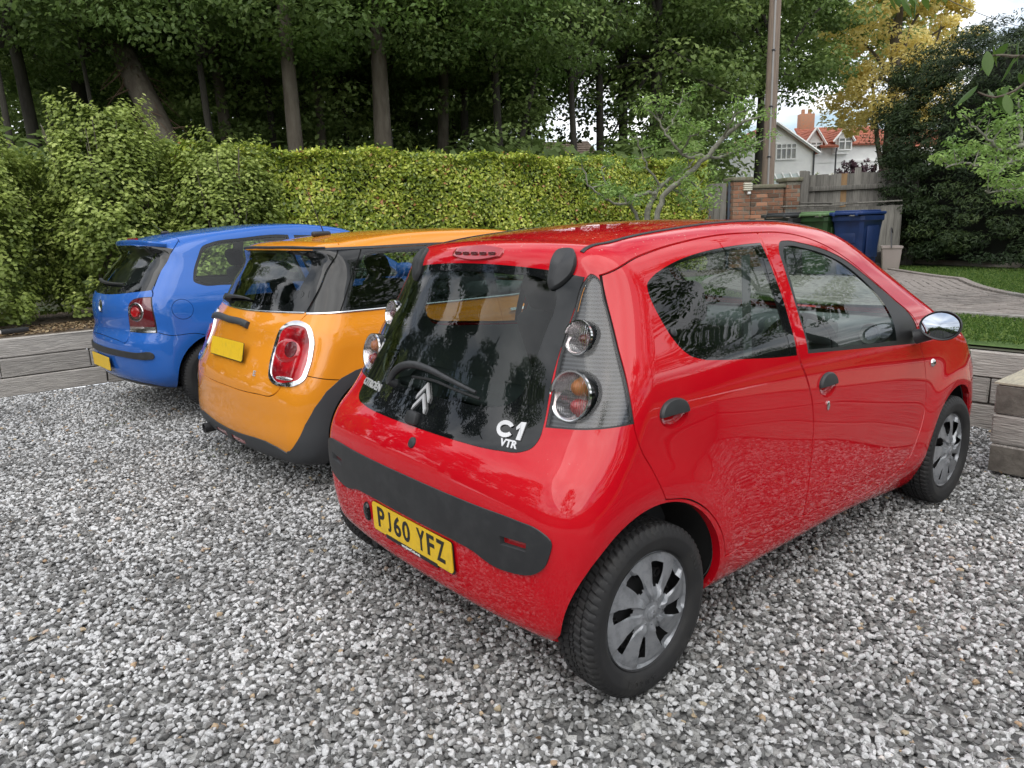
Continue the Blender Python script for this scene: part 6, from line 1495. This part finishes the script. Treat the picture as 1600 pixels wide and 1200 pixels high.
    F = [(30 + k, 31 + k, 46 + k, 45 + k) for k in range(14)] + [(k, k + 1, 31 + k, 30 + k) for k in range(14)] + [(15 + k, 45 + k, 46 + k, 16 + k) for k in range(14)]; mb.add(decal(B, 'C', V, (.362, .840), 1.2, .003), F)
    one = [(.020, .010), (.034, .026), (.052, .027), (.044, -.023), (.028, -.023), (.034, .010), (.022, .002)]; V = [(x, y, zz) for zz in (0, .004) for x, y in one]
    mb.add(decal(B, 'C', V, (.362, .840), 1.2, .003), [tuple(range(6, -1, -1)), tuple(range(7, 14))] + [(i, (i+1) % 7, (i+1) % 7 + 7, i + 7) for i in range(7)]); mb.build('model_lettering', M['badge'], root)
    mb = MB()
    for dz in (0, .036):
        ch = [(-.040, -.042 + dz), (0, .004 + dz), (.040, -.042 + dz), (.040, -.058 + dz), (0, -.014 + dz), (-.040, -.058 + dz)]
        V = [(x, z, zz) for zz in (0, .007) for x, z in ch]; F = [tuple(range(5, -1, -1)), tuple(range(6, 12))] + [(i, (i+1) % 6, (i+1) % 6 + 6, i + 6) for i in range(6)]
        mb.add(decal(B, 'C', V, (-.022, .880), 1.2, .003), F)
    mb.build('chevron_badge', M['badge'], root)
    # plate, towing eye cover, exhaust
    plate(root, 'PJ60 YFZ', -.386, -.018, .402, footer='www.JamesTodd.co.uk', tilt=-.03)
    q = B.unchart('C', [(-.233, .395)])[0]; nn = B.normal(q[None])[0]; mb = MB(); mb.lathe([(.034, -.003), (.034, .006), (.028, .012), (.0, .014)], 24, frame(q, nn) @ Matrix.Diagonal((.62, 1.15, 1, 1)).to_4x4()); mb.build('towing_eye_cover', M['frit'], root)
    mb = MB(); mb.tube([(-.30, .42, .20), (.05, .42, .23)], .022, 12); mb.build('exhaust_pipe', M['steel'], root)
    # door mirrors
    for s in (1, -1):
        c = Vector((1.76, -.895*s, .985)); tl = RZ(.17*s) @ RY(.15)
        mb = MB(); V = []; n = 28
        rings = [(-.004, .073, .055), (-.012, .079, .061), (.0, .082, .064), (.02, .080, .062), (.05, .065, .050), (.07, .038, .029), (.076, .004, .003)]
        V = []
        for (dx, a, b) in rings:
            for k in range(n):
                t = 2*math.pi*k/n; yy = a*math.cos(t); zz = b*math.sin(t)*(1 + .10*math.cos(t)*-1); V.append(c + (tl @ Vector((dx, yy*-s*-1, zz))))
        F = [(i*n + k, i*n + (k+1) % n, (i+1)*n + (k+1) % n, (i+1)*n + k) for i in range(len(rings)-1) for k in range(n)]
        mb.add(V, F, True); 
        mb.tube([c + Vector((.03, .035*s, -.040)), (1.78, -.79*s, .925)], [.026, .034], 10)
        mm = mb.build('door_mirror', M['blacktrim'], root, 50)
        mb = MB(); V = []
        for (q_, dx) in ((1.0, -.004), (.5, -.006), (.02, -.007)):
            for k in range(n):
                t = 2*math.pi*k/n; V.append(c + (tl @ Vector((dx, .072*q_*math.cos(t), .054*q_*math.sin(t)))))
        mb.add(V, [(i*n + k, i*n + (k+1) % n, (i+1)*n + (k+1) % n, (i+1)*n + k) for i in range(2) for k in range(n)] + [tuple(range(2*n, 3*n))], True); mb.build('mirror_glass', M['mirror'], mm)
    # wheels
    for (x, s, mk) in ((0, -1, True), (2.34, -1, False), (0, 1, False), (2.34, 1, False)): wheel(root, x, s*.714, .273, .279, .152, .194, s, 'cap', spin=.35 if x == 0 else .1, marks=mk)
    # cabin
    mb = MB(); mb.bbox((1.0, 0, .30), (2.3, 1.38, .10), .03); mb.build('cabin_floor', M['darkin'], root)
    seat(root, .42, 0, .46, 1.16, .44, .36, M['darkin'], headrest=False, cushion=.46)
    for s in (1, -1): seat(root, 1.12, .36*s, .48, .48, .62, .35, M['darkin'])
    mb = MB(); mb.bbox((1.93, 0, .80), (.42, 1.34, .30), .07); mb.bbox((2.08, 0, .90), (.30, 1.30, .10), .04); mb.bbox((1.66, -.37, .93), (.10, .26, .13), .05); mb.build('dashboard', M['dashmat'], root, 60)
    steering(root, 1.52, -.37, .84)
    mb = MB(); mb.lathe([(.045, 0), (.05, -.01), (.03, -.02)], 20, frame((1.71, -.62, .93), (-1, 0, .1))); mb.lathe([(.045, 0), (.05, -.01), (.03, -.02)], 20, frame((1.71, .62, .93), (-1, 0, .1))); mb.build('air_vent', M['greyin'], root)
    mb = MB(); mb.bbox((.02, 0, .84), (.26, 1.02, .02), .005); mb.build('parcel_shelf', M['darkin'], root)
    for s in (1, -1):      # seat belt straps seen through the rear side glass
        mb = MB(); mb.box((.76, -.60*s, 1.02), (.05, .004, .62), Matrix.Rotation(-.10, 3, 'Y')); mb.build('seat_belt', M['greyin'], root)
    plate(root, 'PJ60 YFZ', 3.05, 0, .40, True)
    # front grille patch
    mb = MB(); V = []; 
    for z in (.28, .34): 
        for y in np.linspace(-.42, .42, 15): V.append((0, y, z))
    o = np.array([(4.0, v[1], v[2]) for v in V]); P = B.ray(o, np.tile([-1., 0, 0], (len(o), 1))); P = P + B.normal(P)*.003
    mb.add(P.tolist(), [(k, k+1, k+16, k+15) for k in range(14)], True); mb.build('lower_grille', M['blacktrim'], root)
    return root
M['ribs'] = mat('ribbed dark lamp housing', (.045, .05, .055), .25, coat=.6)
def _ribs(m):
    t = m.node_tree; b = t.nodes['Principled BSDF']; g = t.nodes.new('ShaderNodeTexCoord'); wv = t.nodes.new('ShaderNodeTexWave'); wv.bands_direction = 'Z'; wv.inputs['Scale'].default_value = 27; wv.inputs['Distortion'].default_value = 0
    t.links.new(g.outputs['Object'], wv.inputs['Vector']); r = t.nodes.new('ShaderNodeValToRGB'); r.color_ramp.elements[0].position = .45; r.color_ramp.elements[1].position = .75; r.color_ramp.elements[0].color = (.008, .009, .010, 1); r.color_ramp.elements[1].color = (.045, .048, .053, 1)
    t.links.new(wv.outputs['Fac'], r.inputs[0]); t.links.new(r.outputs[0], b.inputs['Base Color'])
_ribs(M['ribs'])
def _fluted():
    m = glass_mat('fluted lamp cover', (.90, .86, .86), 1.5, .05); t = m.node_tree
    g = t.nodes.new('ShaderNodeTexCoord'); wv = t.nodes.new('ShaderNodeTexWave'); wv.bands_direction = 'Y'; wv.inputs['Scale'].default_value = 40; wv.inputs['Distortion'].default_value = 1.5; wv.inputs['Detail Scale'].default_value = .2
    t.links.new(g.outputs['Object'], wv.inputs['Vector']); bp = t.nodes.new('ShaderNodeBump'); bp.inputs['Strength'].default_value = 1; bp.inputs['Distance'].default_value = .006; t.links.new(wv.outputs['Fac'], bp.inputs['Height'])
    for n in t.nodes:
        if n.type in ('BSDF_GLOSSY', 'FRESNEL'): t.links.new(bp.outputs[0], n.inputs['Normal'])
    return m
M['fluted'] = _fluted()
def place_car(o, at): o.location = at[:3]; o.rotation_euler = (0, 0, at[3])

# ---------------------------------------------------------------- orange three-door hatchback
def build_mini():
    B = CarBody(MINI); root = thing('orange_hatchback', 'orange three-door hatchback with chrome-ringed tail lamps, between the red and the blue car', 'car')
    P_ = paint_mat('orange car paint', (.68, .25, .018), flake=.08); M['clad'] = mat('grey wheel arch cladding', (.035, .038, .042), .6, bump=(700, .15, .0006))
    ct = Cutter(B, .024); AC = (-.03, .30, .352); AF = (2.53, .30, .352)
    ct.cut('S', arch_poly(*AC, .2), 'hole'); ct.cut('S', arch_poly(*AF, .2), 'hole')
    # black glasshouse
    gh = spline([(-.338, .998, 'c'), (-.303, 1.047), (-.165, 1.244), (-.088, 1.343, 'c'), (.178, 1.345), (.7, 1.345), (1.1, 1.33), (1.4, 1.29), (1.6, 1.21), (1.8, 1.085), (1.92, 1.0, 'c'), (.8, .994), (-.098, .995)], True, .02)
    ct.cut('S', gh, 'ghouse')
    ct.cut('S', spline([(.065, 1.325, 'c'), (.7, 1.325), (.93, 1.32, 'c'), (.93, 1.02, 'c'), (-.165, 1.02, 'c')], True, .02), 'qwin', ['ghouse'])
    ct.cut('S', spline([(.98, 1.317, 'c'), (1.3, 1.29), (1.5, 1.225), (1.68, 1.12), (1.78, 1.02, 'c'), (.98, 1.02, 'c')], True, .02), 'dwin', ['ghouse'])
    ct.line('S', [(.052, 1.342), (-.044, 1.216), (-.196, 1.0)], .007, 'gap', ['ghouse'])
    # lip of dark trim below the roof colour
    ct.cut('S', spline([(-.28, 1.345, 'c'), (-.088, 1.343, 'c'), (.7, 1.345), (1.1, 1.33), (1.4, 1.29), (1.42, 1.303), (1.1, 1.345), (.7, 1.359), (-.08, 1.357), (-.28, 1.358, 'c')], True, .02), 'trim', ['body'])
    # rear screen
    gl = spline([(-.06, .990), (.12, .994), (.283, .998), (.40, 1.0), (.474, 1.003, 'c'), (.60, 1.01, 'c'), (.62, 1.345, 'c'), (.45, 1.345), (.35, 1.345), (.2, 1.346), (-.06, 1.347)], True, .02)
    ct.cut('C', gl, 'rfrit', ['body'])
    ct.line('S', [(-.336, 1.0), (-.303, 1.047), (-.165, 1.244), (-.09, 1.342)], .007, 'gap', ['ghouse', 'rfrit'])
    ct.cut('C', spline([(-.06, 1.025), (.2, 1.03), (.33, 1.04), (.385, 1.07), (.41, 1.16), (.425, 1.26), (.40, 1.305), (.3, 1.32), (-.06, 1.325)], True, .02), 'rglass', ['rfrit'])
    lo = spline([(.479, .955), (.522, .934), (.548, .875), (.553, .789), (.547, .711), (.533, .65), (.502, .622), (.454, .614), (.396, .620), (.366, .648), (.355, .694), (.350, .773), (.357, .855), (.380, .922), (.418, .950)], True, .015)
    li = spline([(.472, .934), (.508, .922), (.530, .876), (.537, .789), (.532, .711), (.515, .655), (.486, .641), (.402, .638), (.379, .661), (.364, .735), (.368, .839), (.386, .906), (.425, .931)], True, .015)
    ct.cut('C', lo, 'lring', ['body']); ct.cut('C', li, 'lamp', ['lring'])
    # grey cladding: round the arches and along the bottom
    def ring_poly(cx, cz, r, tail):
        a = np.linspace(-.2, math.pi + .12, 40); o = [(cx + r*math.cos(t)*1.0, cz + r*math.sin(t)) for t in a]
        return o + tail
    ct.cut('S', [(-.181+.4, .655), (.30, .60), (.375, .50), (.41, .40), (.42, .30), (.44, .262), (1.2, .25), (2.08, .262), (2.10, .36), (2.16, .50), (2.27, .62), (2.42, .69), (2.6, .695), (2.76, .64), (2.88, .54), (2.94, .44), (2.97, .36), (3.0, .30), (3.3, .28), (3.3, 0), (-.58, 0), (-.575, .235), (-.548, .255), (-.53, .303), (-.507, .354), (-.483, .413), (-.434, .501), (-.363, .584), (-.27, .646), (-.181, .678), (-.05, .70), (.10, .69)], 'clad', ['body'])
    ct.cut('C', [(-.06, 0), (-.06, .262), (.12, .268), (.25, .279), (.33, .279), (.40, .262), (.45, .240), (.50, .236), (.62, .25), (.75, .25), (.75, 0)], 'clad', ['body'])
    ct.cut('C', [(.02, .187), (.03, .237), (.16, .232), (.16, .20)], 'fog', ['clad'])
    # shut lines
    ct.line('C', [(.487, .996), (.461, .957)], .006, only=['body']); ct.line('C', [(.435, .617), (.424, .590), (.385, .553), (.295, .546), (.0, .543), (-.06, .543)], .006, only=['body'])
    ct.line('S', [(-.45, .678), (-.36, .652), (-.25, .632)], .005, only=['body'])
    ct.line('T', [(.095, .03), (.095, -.12), (.06, -.28), (.0, -.425), (-.035, -.50), (-.06, -.575)], .006, only=['body'])
    ct.line('S', [(.955, 1.0), (.95, .7), (.97, .45), (1.05, .34), (1.3, .30), (1.75, .30), (1.9, .40), (1.96, .6), (1.95, .8), (1.9, 1.0)], .006, only=['body'])
    ct.ring('T', spline([(1.56, .06), (1.56, -.35), (1.50, -.56, 'c'), (1.8, -.64), (2.08, -.70, 'c'), (2.16, -.35), (2.17, .06)], True, .03), .03, 'windscreen', 'wsfrit', ['body', 'ghouse', 'trim'])
    ct.cut('S', spline([(2.78, .84), (2.93, .80), (3.03, .70), (3.0, .60), (2.88, .58), (2.78, .66)], True, .03), 'hlamp', ['body'])
    part(ct, 'body', 'body', root, P_, lip=.012)
    part(ct, 'gap', 'panel_gaps', root, M['gap'], off=-.010)
    g = part(ct, ['ghouse'], 'pillar_trim', root, M['frit'], off=-.002, lip=.006); part(ct, 'trim', 'roof_edge_trim', root, M['blacktrim'], off=.002, lip=.006)
    for sd in 'RL':
        part(ct, 'qwin', 'window', root, M['glass_dark'], sd, -.003); part(ct, 'dwin', 'window', root, M['glass_clear'], sd, -.003)
        lm = part(ct, 'lamp', 'tail_lamp', root, M['lamp_red'], sd, .004, lip=.01); part(ct, 'lring', 'lamp_ring', lm, M['chrome'], sd, .010, lip=.02)
        s = 1 if sd == 'R' else -1
        for (cu, cz, rx, rz, mm, off) in ((.43, .80, .060, .056, M['redlens'], .012), (.445, .655, .040, .010, M['reflector'], .007)):
            mb = MB(); V, F = surf_disc(B, 'C', (cu, cz), rx, rz, [(1.15, .002), (1.0, off), (.8, off + .003), (.05, off + .004)], 24, s); mb.add(V, F, True); mb.build('lamp_bulb', mm, lm)
        mb = MB(); V, F = surf_disc(B, 'C', (.455, .805), .030, .042, [(1.1, .010), (1.0, .0175), (.05, .018)], 24, s); mb.add(V, F, True); mb.build('lamp_centre', M['darkredlens'], lm)
    h = part(ct, 'rglass', 'tailgate_glass', root, M['glass_dark'], off=.0); part(ct, 'rfrit', 'glass_border', h, M['frit'], off=.0, lip=.006)
    w = part(ct, ['wsfrit', 'windscreen'], 'windscreen', root, M['glass_clear'], off=-.003); part(ct, 'wsfrit', 'windscreen_border', w, M['frit'], off=-.001)
    part(ct, 'hlamp', 'headlamp', root, M['lens'], off=.001); part(ct, 'hlamp', 'headlamp_bowl', root, M['reflector'], off=-.02)
    part(ct, 'clad', 'arch_cladding', root, M['clad'], off=.008, lip=.03); part(ct, 'fog', 'fog_lamp', root, M['redlens'], off=.003)
    part(ct, ['body', 'gap', 'clad', 'trim', 'lamp', 'lring', 'ghouse', 'hlamp', 'fog'], 'interior_trim', root, M['darkin'], off=-.035, flip=True)
    ribbon('belt_chrome', B, 'S', [(-.336, 1.0), (-.2, 1.0), (0, .998), (.8, .995), (1.9, .998)], .013, .005, M['chrome'], root, ('R', 'L'))
    ribbon('screen_chrome', B, 'C', [(-.47, 1.002), (-.283, .997), (0, .991), (.283, .997), (.474, 1.002)], .012, .005, M['chrome'], root)
    ribbon('roof_spoiler_edge', B, 'C', [(-.50, 1.352), (-.3, 1.360), (0, 1.362), (.3, 1.360), (.50, 1.352)], .014, .012, M['blacktrim'], root)
    ribbon('boot_handle', B, 'C', [(-.42, .905), (-.36, .918), (-.1, .922), (.06, .918), (.12, .908)], .042, .022, M['clad'], root)
    arch_parts(B, *AC, root, M['clad'], M['liner'], .17); arch_parts(B, *AF, root, M['clad'], M['liner'], .17)
    # rear wiper, aerial, badge, exhaust
    mb = MB(); Q = spline([(-.30, 1.035), (-.18, 1.048), (-.02, 1.05), (.05, 1.045)], False, .03); P = B.unchart('C', Q); Nn = B.normal(P); mb.tube((P + Nn*.022).tolist(), list(np.linspace(.016, .006, len(P))), 8)
    q = B.unchart('C', [(-.29, 1.035)])[0]; mb.tube([q, q + np.array([-.035, 0, .02])], [.03, .022], 12); mb.build('rear_wiper', M['blacktrim'], root, 50)
    mb = MB(); q = B.unchart('T', [(.12, .0)])[0]; mb.bbox(Vector(q) + Vector((0, 0, .012)), (.13, .045, .035), .014); mb.tube([Vector(q) + Vector((.02, 0, .02)), Vector(q) + Vector((-.08, .0, .30))], [.004, .002], 6); mb.build('roof_aerial', M['blacktrim'], root, 50)
    V, F = text_mesh('E', .040, .0015, .001, 1.2); mb = MB(); mb.add(decal(B, 'C', V, (.262, .655), 1.2, .003), F); mb.build('badge_lettering', M['badge'], root)
    plate(root, '', -.575, 0, .765, tilt=.22)
    mb = MB(); mb.lathe([(.030, -.09), (.034, .0), (.034, .02), (.028, .02), (.026, -.09)], 20, T(-.62, .42, .185) @ RY(-math.pi/2)); mb.build('exhaust_pipe', M['steel'], root)
    for (x, s) in ((-.03, -1), (2.53, -1), (-.03, 1), (2.53, 1)): wheel(root, x, s*.775, .30, .308, .18, .205, s, 'spoke')
    for s in (1, -1):
        mb = MB(); mb.bbox((1.85, -.97*s, 1.07), (.10, .20, .13), .045); mb.tube([(1.87, -.90*s, 1.03), (1.87, -.80*s, .99)], .025, 8); mb.build('door_mirror', M['frit'], root, 50)
        ribbon('door_handle', B, 'S', [(1.02, .90), (1.18, .90)], .028, .022, M['chrome'], root, ('R' if s > 0 else 'L',))
    mb = MB(); mb.bbox((1.0, 0, .33), (2.5, 1.5, .10), .03); mb.build('cabin_floor', M['darkin'], root)
    seat(root, .40, 0, .52, 1.20, .48, .36, M['darkin'], cushion=.42)
    for s in (1, -1): seat(root, 1.2, .37*s, .50, .50, .62, .30, M['darkin'])
    mb = MB(); mb.bbox((2.0, 0, .84), (.42, 1.44, .28), .07); mb.build('dashboard', M['dashmat'], root, 60); steering(root, 1.62, -.37, .88)
    place_car(root, MINI_AT); return root

# ---------------------------------------------------------------- blue three-door hatchback
def build_polo():
    B = CarBody(POLO); root = thing('blue_hatchback', 'bright blue three-door hatchback, farthest of the row, beside the hedge', 'car')
    P_ = paint_mat('blue car paint', (.022, .115, .43), flake=.1); ct = Cutter(B, .026); AC = (0, .30, .345); AF = (2.49, .30, .345)
    ct.cut('S', arch_poly(*AC, .2), 'hole'); ct.cut('S', arch_poly(*AF, .2), 'hole')
    def win(Q, a, b): ct.ring('S', spline(Q, True, .02), .022, a, b, ['body'])
    win([(.76, 1.410), (.38, 1.392), (.12, 1.362), (.045, 1.335), (-.017, 1.25), (-.092, 1.114), (-.104, 1.062), (-.056, 1.033), (.12, 1.019), (.55, 1.008), (.86, 1.0, 'c'), (.82, 1.2), (.81, 1.406, 'c')], 'qwin', 'seal')
    win([(.86, 1.404, 'c'), (1.1, 1.39), (1.35, 1.33), (1.6, 1.20), (1.8, 1.05), (1.86, .98, 'c'), (1.3, .985), (.92, .99, 'c'), (.87, 1.2)], 'dwin', 'seal')
    gl = spline([(-.06, .972), (.06, .972), (.15, .976), (.281, .988), (.415, 1.005), (.483, 1.015, 'c'), (.478, 1.128), (.483, 1.24), (.489, 1.322, 'c'), (.444, 1.340), (.36, 1.350), (.25, 1.357), (-.06, 1.362)], True, .02)
    ct.cut('C', gl, 'rfrit', ['body'])
    ct.cut('C', spline([(-.06, 1.045), (.15, 1.045), (.30, 1.055), (.37, 1.09), (.375, 1.2), (.395, 1.30), (.36, 1.325), (-.06, 1.34)], True, .02), 'rglass', ['rfrit'])
    lo = spline([(.497, .966, 'c'), (.429, .962), (.381, .944), (.359, .913), (.352, .858), (.348, .769), (.344, .692, 'c'), (.43, .688), (.522, .686, 'c'), (.517, .81), (.507, .90)], True, .015)
    ct.cut('C', lo, 'lseal', ['body']); ct.cut('C', inset_poly(lo, .006), 'lamp', ['lseal']); ct.cut('C', [(.3, .60), (.6, .60), (.6, .735), (.3, .735)], 'lampw', ['lamp'])
    ct.cut('C', spline([(-.06, .497), (.10, .497), (.25, .495), (.397, .486), (.486, .484), (.50, .487), (.508, .51), (.50, .533), (.402, .534), (.222, .544), (-.06, .546)], True, .02), 'strip', ['body'])
    ct.cut('C', [(-.06, 0), (-.06, .285), (.25, .290), (.42, .27), (.55, .22), (.6, 0)], 'low', ['body'])
    ct.line('C', [(-.06, .640), (.10, .634), (.25, .618), (.325, .607), (.343, .64), (.342, .69)], .006, only=['body'])
    ct.line('S', [(-.108, 1.391), (-.174, 1.327), (-.334, 1.128), (-.411, 1.014)], .006, only=['body'])
    ct.line('C', [(.483, 1.015), (.494, .99), (.497, .966)], .006, only=['body'])
    ct.line('C', [(.525, .69), (.58, .66), (.66, .66), (.74, .60)], .005, only=['body'])
    ct.line('T', [(-.129, .03), (-.129, -.18), (-.132, -.40), (-.108, -.50), (-.11, -.54)], .006, only=['body'])
    a = np.linspace(0, 2*math.pi, 30); ct.line('S', [(-.240 + .080*math.cos(t), .856 + .078*math.sin(t)) for t in a], .004, only=['body'])
    ct.line('S', [(.85, 1.0), (.84, .8), (.87, .5), (.98, .33), (1.4, .29), (1.75, .30), (1.9, .45), (1.95, .7), (1.92, .95)], .006, only=['body'])
    ct.ring('T', spline([(1.52, .06), (1.52, -.35), (1.46, -.54, 'c'), (1.8, -.62), (2.1, -.68, 'c'), (2.2, -.35), (2.21, .06)], True, .03), .03, 'windscreen', 'wsfrit', ['body'])
    ct.cut('S', spline([(2.72, .80), (2.93, .76), (3.05, .66), (3.02, .56), (2.86, .55), (2.74, .64)], True, .03), 'hlamp', ['body'])
    part(ct, 'body', 'body', root, P_, lip=.012); part(ct, 'gap', 'panel_gaps', root, M['gap'], off=-.010); part(ct, 'low', 'lower_valance', root, M['blacktrim'], off=.003, lip=.01)
    part(ct, 'strip', 'bumper_strip', root, M['blacktrim'], off=.012, lip=.02)
    for sd in 'RL':
        s = 1 if sd == 'R' else -1
        part(ct, 'seal', 'window_frame', root, M['frit'], sd, -.002); part(ct, 'qwin', 'window', root, M['glass_clear'], sd, -.004); part(ct, 'dwin', 'window', root, M['glass_clear'], sd, -.004)
        lm = part(ct, 'lamp', 'tail_lamp', root, M['darkredlens'], sd, .003); part(ct, 'lampw', 'reversing_lens', lm, M['reflector'], sd, .003); part(ct, 'lseal', 'lamp_seal', lm, M['seal'], sd, -.001)
        for (cz, r, mm, off) in ((.850, .070, M['reflector'], .006), (.850, .036, M['redlens'], .012)):
            mb = MB(); V, F = surf_disc(B, 'C', (.410, cz), r*.72, r*1.0, [(1.1, .0), (1.0, off), (.7, off - .004), (.05, off - .002)], 24, s); mb.add(V, F, True); mb.build('lamp_bulb', mm, lm, 30)
    h = part(ct, 'rglass', 'tailgate_glass', root, M['glass_clear'], off=.0); part(ct, 'rfrit', 'glass_border', h, M['frit'], off=.0, lip=.006)
    w = part(ct, ['wsfrit', 'windscreen'], 'windscreen', root, M['glass_clear'], off=-.003); part(ct, 'wsfrit', 'windscreen_border', w, M['frit'], off=-.001)
    part(ct, 'hlamp', 'headlamp', root, M['lens'], off=.001); part(ct, 'hlamp', 'headlamp_bowl', root, M['reflector'], off=-.02)
    part(ct, ['body', 'gap', 'seal', 'lseal', 'lamp', 'lampw', 'low', 'strip', 'hlamp'], 'interior_trim', root, M['greyin'], off=-.035, flip=True)
    # spoiler lip and brake light
    ribbon('roof_spoiler', B, 'C', [(-.45, 1.348), (-.3, 1.366), (0, 1.374), (.3, 1.366), (.45, 1.348)], .030, .028, P_, root)
    ribbon('brake_light', B, 'C', [(-.10, 1.392), (-.05, 1.394), (.05, 1.394), (.10, 1.392)], .020, .026, M['redlens'], root)
    arch_parts(B, *AC, root, P_, M['liner'], .22); arch_parts(B, *AF, root, P_, M['liner'], .22)
    q = B.unchart('C', [(.035, .878)])[0]; nn = B.normal(q[None])[0]; mb = MB(); Fm = frame(q, nn)
    mb.lathe([(.050, -.002), (.052, .006), (.045, .007), (.044, .003), (.0, .003)], 28, Fm); em = mb.build('round_badge', M['chrome'], root, 40)
    mb = MB()
    for sx in (1, -1):
        mb.add([Fm @ Vector((x*sx, y, z)) for z in (.0035, .0055) for x, y in ((0, .008), (.010, .040), (.016, .038), (.003, -.002))], [(0, 1, 2, 3), (4, 5, 6, 7)])
        mb.add([Fm @ Vector((x*sx, y, z)) for z in (.0035, .0055) for x, y in ((.0, .0), (.014, -.042), (.020, -.040), (.036, .018), (.031, .021), (.017, -.022), (.004, .012))], [(0, 1, 2, 3, 4, 5, 6), (7, 8, 9, 10, 11, 12, 13)])
    mb.build('badge_letters', M['chrome'], em)
    mb = MB(); Q = spline([(-.14, 1.065), (-.05, 1.055), (.10, 1.05), (.27, 1.050)], False, .03); P = B.unchart('C', Q); Nn = B.normal(P); mb.tube((P + Nn*.02).tolist(), list(np.linspace(.018, .007, len(P))), 8); mb.build('rear_wiper', M['blacktrim'], root, 50)
    q = B.unchart('T', [(-.05, -.02)])[0]; mb = MB(); mb.bbox(Vector(q) + Vector((0, 0, .008)), (.07, .035, .03), .012); mb.tube([q, Vector(q) + Vector((-.10, 0, .09))], [.004, .002], 6); mb.build('roof_aerial', M['blacktrim'], root, 50)
    plate(root, '', -.685, 0, .415, tilt=-.03)
    for (x, s) in ((0, -1), (2.49, -1), (0, 1), (2.49, 1)): wheel(root, x, s*.735, .29, .296, .17, .19, s, 'spoke')
    for s in (1, -1):
        mb = MB(); mb.bbox((1.80, -.93*s, 1.05), (.12, .20, .13), .045); mb.tube([(1.82, -.86*s, 1.01), (1.82, -.76*s, .97)], .025, 8); mb.build('door_mirror', P_, root, 50)
        ribbon('door_handle', B, 'S', [(.92, .86), (1.10, .86)], .028, .022, P_, root, ('R' if s > 0 else 'L',))
    mb = MB(); mb.bbox((1.0, 0, .33), (2.5, 1.44, .10), .03); mb.build('cabin_floor', M['darkin'], root)
    seat(root, .35, 0, .52, 1.20, .50, .36, M['darkin'], cushion=.42)
    for s in (1, -1): seat(root, 1.15, .37*s, .50, .50, .64, .30, M['darkin'])
    mb = MB(); mb.bbox((2.0, 0, .84), (.42, 1.40, .28), .07); mb.build('dashboard', M['dashmat'], root, 60); steering(root, 1.6, -.37, .88)
    place_car(root, POLO_AT); return root
M['lamp_red'] = mat('red lamp glass', (.42, .004, .010), .1, coat=1, noise=(5, (.16, .002, .006), .45, .6))
red = build_red(); mini = build_mini(); polo = build_polo()
